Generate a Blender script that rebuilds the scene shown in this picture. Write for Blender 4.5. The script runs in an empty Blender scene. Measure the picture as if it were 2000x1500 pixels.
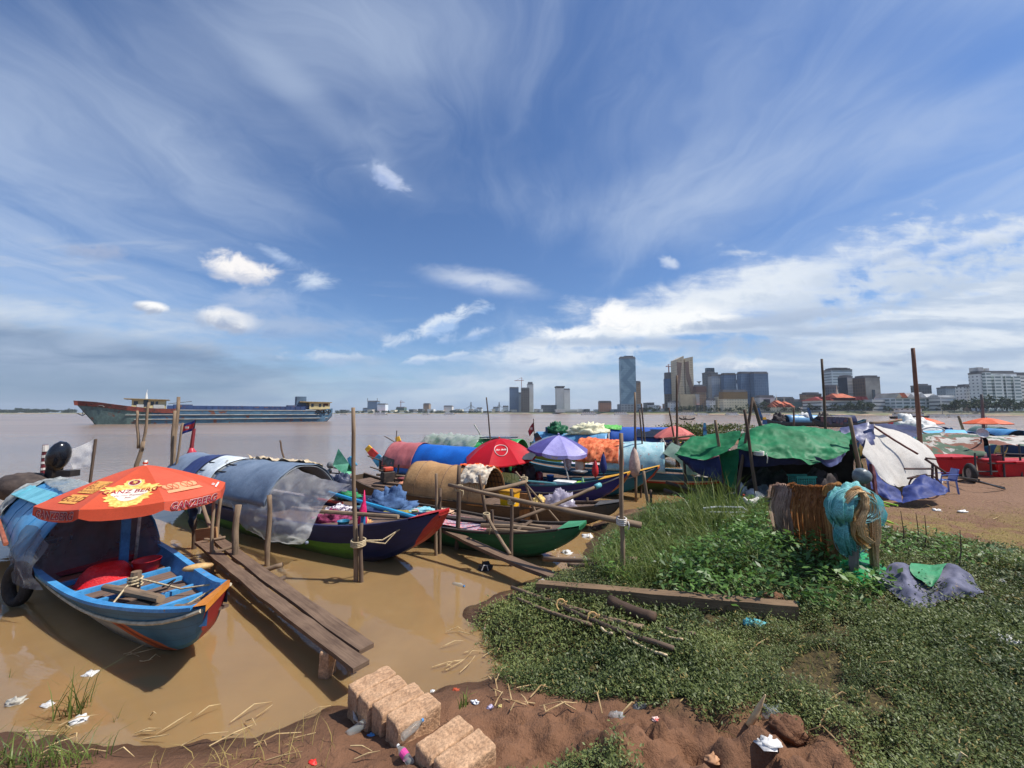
import bpy,bmesh,math,random
import numpy as np
from mathutils import Vector,Matrix
random.seed(7)
RNG=np.random.default_rng(11)
SC=bpy.context.scene
COL=SC.collection
R_=math.radians
# ------------------------------------------------------------------ camera
CH,FPX,PITCH=2.4,751.0,R_(4.265)
cam_d=bpy.data.cameras.new("camera")
cam_d.sensor_fit='HORIZONTAL';cam_d.sensor_width=36.0
cam_d.lens=36.0*FPX/2000.0
cam_d.clip_start=0.05;cam_d.clip_end=20000.0
cam=bpy.data.objects.new("camera",cam_d);COL.objects.link(cam)
cam.location=(0,0,CH);cam.rotation_euler=(R_(90)+PITCH,0,0)
SC.camera=cam
# ------------------------------------------------------------------ light
SUN_AZ,SUN_EL=R_(96),R_(56)
SUN_DIR=Vector((math.cos(SUN_EL)*math.sin(SUN_AZ),math.cos(SUN_EL)*math.cos(SUN_AZ),math.sin(SUN_EL)))
sun_d=bpy.data.lights.new("sun",'SUN');sun_d.energy=5.0;sun_d.angle=R_(0.53);sun_d.color=(1.0,0.95,0.87)
sun=bpy.data.objects.new("sun",sun_d);COL.objects.link(sun)
sun.rotation_euler=SUN_DIR.to_track_quat('Z','Y').to_euler();sun.location=(60,0,80)
SC.view_settings.view_transform='Standard';SC.view_settings.look='None'
SC.view_settings.exposure=0.22;SC.view_settings.gamma=1.0
try:
 SC.view_settings.use_curve_mapping=False
 SC.cycles.max_bounces=8;SC.cycles.transparent_max_bounces=12
 SC.cycles.use_denoising=True
 SC.cycles.caustics_reflective=False;SC.cycles.caustics_refractive=False
except Exception:
 pass
def ray(px,py):
 u=(px-1000.0)/FPX;v=(750.0-py)/FPX
 c,s=math.cos(PITCH),math.sin(PITCH)
 return Vector((u,c-v*s,s+v*c))
def P(px,py,z=0.0):
 d=ray(px,py);t=(z-CH)/d.z
 return Vector((d.x*t,d.y*t,z))
def PD(px,py,Y):
 d=ray(px,py);t=Y/d.y
 return Vector((d.x*t,Y,CH+d.z*t))
def srgb(r,g,b):
 f=lambda c:(c/255/12.92)if c<=10 else((c/255+0.055)/1.055)**2.4
 return(f(r),f(g),f(b))
# ------------------------------------------------------------------ node helpers
class NT:
 def __init__(s,tree):s.t=tree
 def n(s,typ,**kw):
  nd=s.t.nodes.new(typ)
  for k,v in kw.items():setattr(nd,k,v)
  return nd
 def put(s,sock,v):
  if isinstance(v,bpy.types.NodeSocket):s.t.links.new(v,sock)
  elif v is not None:
   if isinstance(v,(tuple,list))and len(v)==3 and sock.type=='RGBA':v=(*v,1)
   sock.default_value=v
 def m(s,op,a,b=None,c=None,clamp=False):
  nd=s.n('ShaderNodeMath',operation=op,use_clamp=clamp)
  s.put(nd.inputs[0],a);s.put(nd.inputs[1],b);s.put(nd.inputs[2],c)
  return nd.outputs[0]
 def add(s,a,b):return s.m('ADD',a,b)
 def sub(s,a,b):return s.m('SUBTRACT',a,b)
 def mul(s,a,b):return s.m('MULTIPLY',a,b)
 def ss(s,v,e0,e1,o0=0.0,o1=1.0):
  nd=s.n('ShaderNodeMapRange',interpolation_type='SMOOTHSTEP')
  s.put(nd.inputs['Value'],v);nd.inputs['From Min'].default_value=e0;nd.inputs['From Max'].default_value=e1
  nd.inputs['To Min'].default_value=o0;nd.inputs['To Max'].default_value=o1
  return nd.outputs[0]
 def comb(s,x,y,z):
  nd=s.n('ShaderNodeCombineXYZ');s.put(nd.inputs[0],x);s.put(nd.inputs[1],y);s.put(nd.inputs[2],z)
  return nd.outputs[0]
 def noise(s,vec,scale=5,detail=5,rough=0.55,dist=0.0,dim='3D'):
  nd=s.n('ShaderNodeTexNoise',noise_dimensions=dim)
  if vec is not None:s.put(nd.inputs['Vector'],vec)
  nd.inputs['Scale'].default_value=scale;nd.inputs['Detail'].default_value=detail
  nd.inputs['Roughness'].default_value=rough;nd.inputs['Distortion'].default_value=dist
  return nd.outputs[0]
 def mix(s,f,a,b,blend='MIX'):
  nd=s.n('ShaderNodeMix',data_type='RGBA',blend_type=blend)
  s.put(nd.inputs[0],f);s.put(nd.inputs[6],a);s.put(nd.inputs[7],b)
  return nd.outputs[2]
 def vmap(s,vec,scale=(1,1,1),loc=(0,0,0),rot=(0,0,0)):
  nd=s.n('ShaderNodeMapping');s.put(nd.inputs['Vector'],vec)
  nd.inputs['Scale'].default_value=scale;nd.inputs['Location'].default_value=loc;nd.inputs['Rotation'].default_value=rot
  return nd.outputs[0]
# ------------------------------------------------------------------ world
def uvdir(px,py):
 d=ray(px,py);return d.x/d.y,d.z/d.y
def build_world():
 w=bpy.data.worlds.new("World");SC.world=w;w.use_nodes=True
 t=w.node_tree;t.nodes.clear();N=NT(t)
 out=N.n('ShaderNodeOutputWorld');bg=N.n('ShaderNodeBackground');t.links.new(bg.outputs[0],out.inputs[0])
 STR=0.12;bg.inputs['Strength'].default_value=STR
 sky=N.n('ShaderNodeTexSky',sky_type='NISHITA');sky.sun_disc=False
 sky.sun_elevation=SUN_EL;sky.sun_rotation=SUN_AZ;sky.air_density=1.15;sky.dust_density=0.4;sky.ozone_density=2.6
 tc=N.n('ShaderNodeTexCoord');sep=N.n('ShaderNodeSeparateXYZ');t.links.new(tc.outputs['Generated'],sep.inputs[0])
 x,y,z=sep.outputs
 yc=N.m('MAXIMUM',y,0.08);zc=N.m('MAXIMUM',z,0.03)
 u=N.m('DIVIDE',x,yc);v=N.m('DIVIDE',z,yc)
 uv=N.comb(u,v,0.0)
 pl=N.comb(N.m('DIVIDE',x,N.add(zc,0.10)),N.m('DIVIDE',y,N.add(zc,0.10)),0.0)
 k=0.90/STR
 def grey(rgb,s=1.0):return tuple(c*s*k for c in srgb(*rgb))
 base=N.mix(1.0,sky.outputs[0],(0.54,0.68,0.89),'MULTIPLY')
 pr=N.vmap(pl,(1,1,1),(0,0,0),(0,0,R_(4)))
 warp=N.noise(N.vmap(pr,(0.5,0.35,1)),1.0,3,0.5)
 sp=N.n('ShaderNodeSeparateXYZ');t.links.new(pr,sp.inputs[0])
 warp2=N.noise(N.vmap(pr,(0.6,0.6,1),(5,9,0)),1.6,4,0.55)
 wx=N.add(sp.outputs[0],N.add(N.mul(N.sub(warp,0.5),2.0),N.mul(N.sub(warp2,0.5),0.65)))
 prw=N.comb(wx,N.add(sp.outputs[1],N.mul(N.sub(warp2,0.5),1.0)),0.0)
 c1=N.noise(N.vmap(prw,(1.5,0.34,1),(3.1,1.7,0)),1.25,8,0.56,0.35)
 c2=N.noise(N.vmap(prw,(0.55,0.30,1),(8.4,2.2,0)),1.0,4,0.5)
 c3=N.noise(N.vmap(prw,(3.2,1.3,1),(1.4,5.2,0)),2.0,7,0.64,0.9)
 ci=N.add(N.mul(c1,0.62),N.add(N.mul(c2,0.5),N.mul(c3,0.22)))
 uv1=N.comb(u,v,1.0)
 def dot(vec):
  nd=N.n('ShaderNodeVectorMath',operation='DOT_PRODUCT');N.put(nd.inputs[0],uv1);nd.inputs[1].default_value=vec
  return nd.outputs['Value']
 def blobv(px,py,rx,ry,rot=0.0):
  cu,cv=uvdir(px,py);ru,rv=rx/FPX,ry/FPX;c,s=math.cos(rot),math.sin(rot)
  a=dot((c/ru,s/ru,-(cu*c+cv*s)/ru));b=dot((-s/rv,c/rv,(cu*s-cv*c)/rv))
  return N.m('SQRT',N.m('MULTIPLY_ADD',a,a,N.mul(b,b))),b
 def blob(px,py,rx,ry,rot=0.0,wob=None):
  d,_=blobv(px,py,rx,ry,rot)
  return N.add(d,wob)if wob is not None else d
 lift=N.ss(blob(150,250,760,340),1.25,0.15,0,0.17)
 lift=N.add(lift,N.ss(blob(720,60,420,200),1.1,0.1,0,0.12))
 lift=N.add(lift,N.ss(blob(1600,320,560,90,0.42),1.2,0.1,0,0.13))
 lift=N.add(lift,N.ss(blob(2050,420,330,170,0.30),1.2,0.1,0,0.15))
 lift=N.add(lift,N.ss(blob(640,230,360,50,-0.75),1.2,0.1,0,0.10))
 lift=N.add(lift,N.ss(blob(1130,430,420,60,0.50),1.2,0.1,0,0.10))
 lift=N.sub(lift,N.ss(blob(1030,560,420,150),1.2,0.2,0,0.20))
 lift=N.sub(lift,N.ss(blob(760,520,330,140),1.2,0.2,0,0.14))
 lift=N.sub(lift,N.ss(blob(1900,90,420,140),1.2,0.1,0,0.12))
 lift=N.sub(lift,N.ss(blob(900,300,330,110,0.3),1.2,0.2,0,0.08))
 ci=N.ss(N.add(ci,lift),0.50,1.06)
 veil=N.mul(ci,0.78)
 col=N.mix(veil,base,grey((196,211,234)))
 lo=N.comb(N.mul(u,1.0),N.mul(v,4.2),0.0)
 n1=N.noise(N.vmap(lo,(1.3,1,1),(2,0.3,0)),2.6,9,0.58,0.3)
 n2=N.noise(N.vmap(lo,(1.0,1.1,1),(7,4,0)),6.0,8,0.6,0.2)
 n3=N.noise(N.comb(N.mul(u,0.7),N.mul(v,5.5),3.0),3.0,6,0.55,0.6)
 edge=N.mul(N.sub(n1,0.5),1.1);fine=N.mul(N.sub(n2,0.5),0.75)
 wob=N.add(edge,fine)
 puff=N.add(N.mul(N.sub(N.noise(N.comb(u,N.mul(v,1.5),2.0),13.0,7,0.62,0.5),0.5),2.1),N.mul(N.sub(n2,0.5),0.5))
 wobp=N.add(wob,N.mul(puff,0.55))
 left=N.ss(blob(20,715,820,150,-0.13,wob=wob),1.15,0.45)
 lcol=N.mix(N.ss(n3,0.30,0.72),grey((118,142,174)),grey((160,178,203)))
 lcol=N.mix(N.ss(blob(120,610,620,40,-0.12,wob=wob),1.4,0.1,0,0.85),lcol,grey((214,224,236)))
 lcol=N.mix(N.ss(v,0.15,0.02,0,0.9),lcol,grey((116,144,172)))
 col=N.mix(N.mul(left,0.93),col,lcol)
 sh=N.ss(N.add(n3,N.mul(fine,0.5)),0.50,0.68)
 sh=N.mul(sh,N.ss(blob(300,545,560,90,-0.12),1.2,0.4))
 col=N.mix(N.mul(sh,0.55),col,grey((188,200,220)))
 mid=N.ss(N.add(v,N.mul(N.sub(n1,0.5),0.14)),0.15,0.03)
 mid=N.mul(mid,N.ss(u,-0.95,-0.2))
 mcol=N.mix(N.ss(n3,0.35,0.65),grey((150,180,214)),grey((196,212,230)))
 col=N.mix(N.mul(mid,0.85),col,mcol)
 right=N.ss(blob(1990,690,1000,240,0.20,wob=wobp),1.20,0.55)
 rcol=N.mix(N.ss(N.add(N.mul(n3,0.6),N.mul(n2,0.4)),0.40,0.62),grey((178,196,220)),grey((232,238,244)))
 rcol=N.mix(N.ss(v,0.20,0.03,0,0.75),rcol,grey((164,187,214)))
 rcol=N.mix(N.mul(N.ss(v,0.24,0.44),0.6),rcol,grey((226,233,240)))
 col=N.mix(N.mul(right,0.9),col,rcol)
 def cumulus(px,py,rx,ry,rot,top=(246,248,250),bot=(176,192,214),amt=1.0,rag=1.0,flat=0.15):
  nonlocal col
  dl,bb=blobv(px,py,rx,ry,rot)
  big=max(rx,ry)>100
  wb=N.m('MULTIPLY_ADD',puff if not big else wobp,rag*(1.25 if not big else 0.9),dl)
  msk=N.ss(wb,1.22 if amt>.9 else 1.35,0.52 if amt>.9 else 0.15,0,amt)
  sh=N.ss(N.m('MULTIPLY_ADD',puff,1.6,bb),-0.85,flat+0.1)
  col=N.mix(msk,col,N.mix(sh,grey(bot),grey(top)))
 cumulus(1420,588,330,60,0.20,(238,243,248),(206,218,234),0.9,1.1)
 cumulus(1560,540,330,42,0.30,(226,234,243),(200,213,230),0.7,1.3)
 cumulus(1300,634,170,36,0.10,(250,252,253),(214,224,236),1.0,0.9)
 cumulus(1204,628,56,36,0.0,(253,253,253),(226,233,241),1.0,0.6,-0.2)
 cumulus(1122,656,70,20,0.05,(246,249,252),(190,206,226),1.0,0.8)
 cumulus(1090,702,170,36,0.0,(238,243,248),(176,196,222),0.85,1.6)
 cumulus(1045,752,170,22,0.0,(222,230,240),(176,196,222),0.6,1.6)
 cumulus(1520,622,200,14,0.12,(176,192,216),(166,184,210),0.85,1.6)
 cumulus(1300,668,260,10,0.0,(172,190,216),(164,184,212),0.8,1.6)
 cumulus(1680,640,230,12,0.06,(178,194,217),(170,188,212),0.7,1.6)
 cumulus(1800,700,260,11,0.05,(172,190,214),(166,184,210),0.6,1.6)
 cumulus(468,527,72,30,-0.20,(250,247,246),(198,204,220),1.0,0.75)
 cumulus(448,625,66,25,-0.20,(250,249,248),(186,190,202),1.0,0.6)
 cumulus(299,601,33,12,-0.12,(252,252,252),(170,182,204),1.0,0.7)
 cumulus(615,553,40,18,0.0,(214,226,242),(176,198,230),0.85,1.1)
 cumulus(540,500,44,12,-0.35,(188,206,234),(160,184,224),0.7,1.2)
 cumulus(945,552,112,26,-0.16,(206,216,234),(150,174,216),0.85,0.9)
 cumulus(850,640,96,17,0.40,(226,236,248),(170,198,236),0.85,1.7)
 cumulus(925,652,62,11,0.25,(200,216,240),(160,190,234),0.7,1.7)
 cumulus(842,700,62,9,0.12,(220,230,243),(180,202,232),0.75,1.7)
 cumulus(628,698,80,11,0.0,(208,220,236),(170,192,222),0.75,1.7)
 cumulus(757,347,50,17,-0.72,(198,210,236),(170,188,226),0.85,1.4)
 cumulus(1308,514,26,12,-0.6,(206,218,238),(180,198,230),0.85,1.4)
 cumulus(190,495,70,16,-0.15,(176,184,206),(150,166,198),0.6,1.2)
 cumulus(500,590,90,26,-0.12,(176,194,224),(150,176,216),0.6,1.2)
 cumulus(560,640,160,24,-0.08,(170,188,216),(140,166,206),0.7,1.4)
 cumulus(1445,713,52,15,0.0,(232,238,244),(176,194,218),0.95,0.7)
 cumulus(1432,704,34,14,0.1,(206,218,232),(178,194,218),0.8,0.7)
 cumulus(1835,714,42,11,-0.05,(214,224,236),(160,178,206),0.9,0.8)
 cumulus(1735,708,30,6,0.05,(196,210,228),(162,182,210),0.8,1.2)
 cumulus(1530,733,50,8,-0.1,(196,210,228),(162,182,210),0.7,1.2)
 cumulus(1900,475,180,22,0.28,(226,233,243),(192,207,228),0.7,1.6)
 cumulus(1745,490,60,18,0.35,(218,227,240),(180,198,226),0.7,1.4)
 t.links.new(col,bg.inputs['Color'])
build_world()
SC.world.cycles.sampling_method='MANUAL';SC.world.cycles.sample_map_resolution=512
# ------------------------------------------------------------------ mesh + object helpers
class MB:
 """collects shapes (transformed by T) and links them as one mesh object"""
 def __init__(s,T=None):
  s.v,s.f,s.mi,s.uv=[],[],[],[];s.T=T
 def add(s,vs,fs,mi=0,uvs=None):
  o=len(s.v)
  for p in vs:
   p=Vector(p);s.v.append(s.T@p if s.T is not None else p)
  for k,f in enumerate(fs):
   s.f.append(tuple(o+i for i in f));s.mi.append(mi)
   s.uv.append(uvs[k]if uvs else None)
  return s
 def hexa(s,c,mi=0):
  """eight corners: bottom 4 ccw, top 4 ccw"""
  c=[Vector(q)for q in c]
  fs=[(3,2,1,0),(4,5,6,7),(0,1,5,4),(1,2,6,5),(2,3,7,6),(3,0,4,7)]
  uvs=[]
  for f in fs:
   a,b,cc,d=(c[i]for i in f)
   e1=(b-a).length;e2=(d-a).length
   if e1>=e2:uvs.append([(0,0),(e1,0),(e1,e2),(0,e2)])
   else:uvs.append([(0,0),(0,e1),(e2,e1),(e2,0)])
  return s.add(c,fs,mi,uvs)
 def box(s,c,size,rz=0.0,mi=0,M=None):
  hx,hy,hz=(q/2 for q in size)
  R=(M or Matrix.Rotation(rz,4,'Z'))
  cs=[(-hx,-hy,-hz),(hx,-hy,-hz),(hx,hy,-hz),(-hx,hy,-hz),(-hx,-hy,hz),(hx,-hy,hz),(hx,hy,hz),(-hx,hy,hz)]
  return s.hexa([Vector(c)+(R@Vector(q))for q in cs],mi)
 def beam(s,p,q,w,h,up=(0,0,1),mi=0,taper=1.0):
  p,q=Vector(p),Vector(q);d=(q-p).normalized();up=Vector(up)
  if abs(d.dot(up))>0.98:up=Vector((0,1,0))
  sd=d.cross(up).normalized()*(w/2);u=sd.cross(d).normalized()*(h/2)
  a,b=sd*taper,u*taper
  return s.hexa([p-sd-u,q-a-b,q+a-b,p+sd-u,p-sd+u,q-a+b,q+a+b,p+sd+u],mi)
 def tube(s,path,r,n=8,mi=0,caps=True,jit=0.0,flat=1.0):
  path=[Vector(q)for q in path];m=len(path)
  rr=r if isinstance(r,(list,tuple))else[r]*m
  ref=None;vs=[];L=0.0;Ls=[]
  for i,q in enumerate(path):
   d=(path[min(i+1,m-1)]-path[max(i-1,0)])
   d=d.normalized()if d.length>1e-9 else Vector((0,0,1))
   if ref is None:
    ref=Vector((1,0,0))if abs(d.x)<0.8 else Vector((0,1,0))
   a=(ref-d*ref.dot(d)).normalized();b=d.cross(a);ref=a
   if i:L+=(q-path[i-1]).length
   Ls.append(L)
   for k in range(n):
    t=2*math.pi*k/n;rad=rr[i]*(1+jit*random.uniform(-1,1))
    vs.append(q+a*math.cos(t)*rad+b*math.sin(t)*rad*flat)
  fs,uv=[],[]
  for i in range(m-1):
   for k in range(n):
    k2=(k+1)%n
    fs.append((i*n+k,i*n+k2,(i+1)*n+k2,(i+1)*n+k))
    c=2*math.pi*rr[i]/n
    uv.append([(Ls[i],k*c),(Ls[i],(k+1)*c),(Ls[i+1],(k+1)*c),(Ls[i+1],k*c)])
  if caps:
   fs.append(tuple(range(n-1,-1,-1)));uv.append([(0.01*k,0)for k in range(n)])
   fs.append(tuple((m-1)*n+k for k in range(n)));uv.append([(0.01*k,0)for k in range(n)])
  return s.add(vs,fs,mi,uv)
 def lathe(s,prof,n=16,mi=0,M=None,a0=0.0,a1=2*math.pi,jit=0.0):
  M=M or Matrix();full=abs(a1-a0-2*math.pi)<1e-6
  cols=n if full else n+1;vs=[]
  for r,z in prof:
   for k in range(cols):
    t=a0+(a1-a0)*k/n
    rj=r*(1+jit*random.uniform(-1,1))
    vs.append(M@Vector((rj*math.cos(t),rj*math.sin(t),z)))
  fs=[]
  for i in range(len(prof)-1):
   for k in range(n):
    k2=(k+1)%cols
    fs.append((i*cols+k,i*cols+k2,(i+1)*cols+k2,(i+1)*cols+k))
  return s.add(vs,fs,mi)
 def grid(s,fn,nu,nv,mi=0,uvs=None):
  vs=[fn(i/nu,j/nv)for j in range(nv+1)for i in range(nu+1)]
  fs,uv=[],[];w=nu+1
  su,sv=uvs or(1,1)
  for j in range(nv):
   for i in range(nu):
    fs.append((j*w+i,j*w+i+1,(j+1)*w+i+1,(j+1)*w+i))
    a,b,c,d=i/nu*su,(i+1)/nu*su,j/nv*sv,(j+1)/nv*sv
    uv.append([(a,c),(b,c),(b,d),(a,d)])
  return s.add(vs,fs,mi,uv)
 def ball(s,c,r,n=12,m=8,mi=0,jit=0.0,M=None):
  r=r if isinstance(r,(tuple,list))else(r,r,r);c=Vector(c);vs=[c+Vector((0,0,-r[2]))]
  for j in range(1,m):
   ph=math.pi*j/m-math.pi/2
   for k in range(n):
    t=2*math.pi*k/n;q=1+jit*random.uniform(-1,1)
    o=Vector((r[0]*math.cos(ph)*math.cos(t)*q,r[1]*math.cos(ph)*math.sin(t)*q,r[2]*math.sin(ph)*q))
    vs.append(c+(M@o if M else o))
  vs.append(c+Vector((0,0,r[2])));fs=[]
  for k in range(n):fs.append((0,1+(k+1)%n,1+k))
  for j in range(m-2):
   for k in range(n):
    a=1+j*n;k2=(k+1)%n
    fs.append((a+k,a+k2,a+n+k2,a+n+k))
  l=len(vs)-1;a=1+(m-2)*n
  for k in range(n):fs.append((l,a+k,a+(k+1)%n))
  return s.add(vs,fs,mi)
 def build(s,name,mats,parent=None,smooth=False,solid=0.0,subd=0,bevel=0.0):
  me=bpy.data.meshes.new(name)
  me.from_pydata([tuple(q)for q in s.v],[],s.f)
  mats=mats if isinstance(mats,(list,tuple))else[mats]
  for m in mats:me.materials.append(m)
  me.polygons.foreach_set('material_index',s.mi)
  ul=me.uv_layers.new(name='UVMap');buf=[]
  for f,u in zip(s.f,s.uv):
   if u:buf.extend(c for q in u for c in q)
   else:
    for i in f:q=s.v[i];buf.extend((q.x+q.y*0.3,q.z+q.y*0.6))
  ul.data.foreach_set('uv',buf)
  bm=bmesh.new();bm.from_mesh(me);bmesh.ops.recalc_face_normals(bm,faces=bm.faces);bm.to_mesh(me);bm.free()
  if smooth:me.polygons.foreach_set('use_smooth',[True]*len(me.polygons))
  me.update()
  o=bpy.data.objects.new(name,me);COL.objects.link(o)
  if subd:
   md=o.modifiers.new('subd','SUBSURF');md.levels=md.render_levels=subd
  if solid:
   md=o.modifiers.new('thick','SOLIDIFY');md.thickness=solid;md.offset=0
  if bevel:
   md=o.modifiers.new('bevel','BEVEL');md.width=bevel;md.segments=2;md.limit_method='ANGLE'
  if parent is not None:adopt(o,parent)
  return o
def adopt(o,parent):
 p,inv=parent,Matrix()
 o.parent=parent
 while p is not None:
  inv=inv@Matrix.Translation(-Vector(p.location))if p.type=='EMPTY' else inv
  p=p.parent
 o.matrix_parent_inverse=inv if parent.type=='EMPTY' else Matrix()
def tag(o,label,cat,group=None,kind=None):
 if label:o['label']=label
 if cat:o['category']=cat
 if group:o['group']=group
 if kind:o['kind']=kind
 return o
def thing(name,label,cat,loc,group=None):
 o=bpy.data.objects.new(name,None);o.empty_display_size=0.1;COL.objects.link(o);o.location=loc
 return tag(o,label,cat,group)
def kind(o,k):o['kind']=k;return o
# ------------------------------------------------------------------ numpy noise
def _hash(ix,iy,seed):
 h=(ix.astype(np.int64)*374761393+iy.astype(np.int64)*668265263+seed*1442695041)&0xFFFFFFFF
 h=((h^(h>>13))*1274126177)&0xFFFFFFFF
 return((h^(h>>16))&0xFFFF)/65535.0
def vnoise(x,y,seed=0):
 ix,iy=np.floor(x),np.floor(y);fx,fy=x-ix,y-iy
 fx=fx*fx*(3-2*fx);fy=fy*fy*(3-2*fy)
 a=_hash(ix,iy,seed);b=_hash(ix+1,iy,seed);c=_hash(ix,iy+1,seed);d=_hash(ix+1,iy+1,seed)
 return(a*(1-fx)+b*fx)*(1-fy)+(c*(1-fx)+d*fx)*fy-0.5
def fbm(x,y,oct=4,seed=0,g=0.5):
 s,a,f=0,1.0,1.0
 for k in range(oct):
  s=s+a*vnoise(x*f+17.3*k,y*f-9.1*k,seed+k);a*=g;f*=2.03
 return s
# ------------------------------------------------------------------ materials
MATS={}
def M(name,col,col2=None,rough=0.6,nscale=3.0,contrast=(0.35,0.68),spec=0.35,bump=0.0,bscale=30.0,metal=0.0,stretch=None,uv=False,fine=0.12,fscale=40.0,emit=None,trans=0.0,coat=0.0,wear=None,wear_amt=0.0,sheen=0.0,sss=0.0):
 """two-tone weathered paint / cloth / wood; colours are sRGB 0-255"""
 if name in MATS:return MATS[name]
 m=bpy.data.materials.new(name);m.use_nodes=True;t=m.node_tree;t.nodes.clear();N=NT(t)
 out=N.n('ShaderNodeOutputMaterial');b=N.n('ShaderNodeBsdfPrincipled');t.links.new(b.outputs[0],out.inputs[0])
 tc=N.n('ShaderNodeTexCoord');vec=tc.outputs['UV' if uv else 'Object']
 sv=N.vmap(vec,stretch)if stretch else vec
 c1=srgb(*col);c2=srgb(*(col2 or tuple(q*0.78 for q in col)))
 n1=N.noise(sv,nscale,6,0.6,0.2)
 c=N.mix(N.ss(n1,*contrast),(*c1,1),(*c2,1))
 if fine:
  n2=N.noise(sv,fscale,3,0.6)
  f=N.ss(n2,0.3,0.7,1-fine,1+fine)
  c=N.mix(1.0,c,N.comb(f,f,f),'MULTIPLY')
 if wear:
  n3=N.noise(vec,nscale*3.1,8,0.68,0.4)
  c=N.mix(N.ss(n3,0.72-wear_amt,0.78-wear_amt),c,(*srgb(*wear),1))
 N.put(b.inputs['Base Color'],c)
 r=N.ss(n1,0.3,0.7,max(0.02,rough-0.1),min(1,rough+0.1));N.put(b.inputs['Roughness'],r)
 b.inputs['Specular IOR Level'].default_value=spec;b.inputs['Metallic'].default_value=metal
 if coat:b.inputs['Coat Weight'].default_value=coat
 if sheen:b.inputs['Sheen Weight'].default_value=sheen
 if bump:
  bn=N.n('ShaderNodeBump');bn.inputs['Strength'].default_value=bump;bn.inputs['Distance'].default_value=0.02
  N.put(bn.inputs['Height'],N.noise(sv,bscale,5,0.6));t.links.new(bn.outputs[0],b.inputs['Normal'])
 if trans:
  tr=N.n('ShaderNodeBsdfTranslucent');N.put(tr.inputs[0],c)
  mx=N.n('ShaderNodeMixShader');mx.inputs[0].default_value=trans
  t.links.new(b.outputs[0],mx.inputs[1]);t.links.new(tr.outputs[0],mx.inputs[2]);t.links.new(mx.outputs[0],out.inputs[0])
 MATS[name]=m;return m
def sheet_mat(name,col,alpha,rough=0.35,alpha_var=0.15,nscale=3.0,stretch=None,bump=0.4):
 """thin see-through plastic or net"""
 if name in MATS:return MATS[name]
 m=bpy.data.materials.new(name);m.use_nodes=True;t=m.node_tree;t.nodes.clear();N=NT(t)
 out=N.n('ShaderNodeOutputMaterial');b=N.n('ShaderNodeBsdfPrincipled');tr=N.n('ShaderNodeBsdfTransparent');mx=N.n('ShaderNodeMixShader')
 tl=N.n('ShaderNodeBsdfTranslucent');m2=N.n('ShaderNodeMixShader');m2.inputs[0].default_value=0.62
 tc=N.n('ShaderNodeTexCoord');vec=tc.outputs['Object']
 if stretch:vec=N.vmap(vec,stretch)
 n1=N.noise(vec,nscale,6,0.62,0.6)
 b.inputs['Base Color'].default_value=(*srgb(*col),1);tl.inputs[0].default_value=(*srgb(*col),1)
 b.inputs['Roughness'].default_value=rough;b.inputs['Specular IOR Level'].default_value=0.4
 bn=N.n('ShaderNodeBump');bn.inputs['Strength'].default_value=bump;bn.inputs['Distance'].default_value=0.03
 N.put(bn.inputs['Height'],n1);t.links.new(bn.outputs[0],b.inputs['Normal'])
 N.put(mx.inputs[0],N.ss(n1,0.3,0.7,max(0,alpha-alpha_var),min(1,alpha+alpha_var)))
 t.links.new(b.outputs[0],m2.inputs[1]);t.links.new(tl.outputs[0],m2.inputs[2])
 t.links.new(tr.outputs[0],mx.inputs[1]);t.links.new(m2.outputs[0],mx.inputs[2]);t.links.new(mx.outputs[0],out.inputs[0])
 MATS[name]=m;return m
def wood(name,col,col2,rough=0.8,grain=1.0):
 """grain runs along U"""
 if name in MATS:return MATS[name]
 m=bpy.data.materials.new(name);m.use_nodes=True;t=m.node_tree;t.nodes.clear();N=NT(t)
 out=N.n('ShaderNodeOutputMaterial');b=N.n('ShaderNodeBsdfPrincipled');t.links.new(b.outputs[0],out.inputs[0])
 tc=N.n('ShaderNodeTexCoord');uv=tc.outputs['UV'];ob=tc.outputs['Object']
 sp=N.n('ShaderNodeSeparateXYZ');t.links.new(uv,sp.inputs[0])
 off=N.noise(ob,1.3,2,0.5)
 gv=N.comb(N.mul(sp.outputs[0],2.2*grain),N.mul(sp.outputs[1],38*grain),N.mul(off,3.0))
 g=N.noise(gv,1.0,6,0.65,0.8)
 big=N.noise(ob,2.3,5,0.6)
 f=N.add(N.mul(g,0.65),N.mul(big,0.45))
 c=N.mix(N.ss(f,0.38,0.74),(*srgb(*col),1),(*srgb(*col2),1))
 cr=N.ss(g,0.30,0.36,0.55,1.0)
 c=N.mix(1.0,c,N.comb(cr,cr,cr),'MULTIPLY')
 N.put(b.inputs['Base Color'],c);b.inputs['Roughness'].default_value=rough;b.inputs['Specular IOR Level'].default_value=0.25
 bn=N.n('ShaderNodeBump');bn.inputs['Strength'].default_value=0.5;bn.inputs['Distance'].default_value=0.008
 N.put(bn.inputs['Height'],g);t.links.new(bn.outputs[0],b.inputs['Normal'])
 MATS[name]=m;return m
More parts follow.
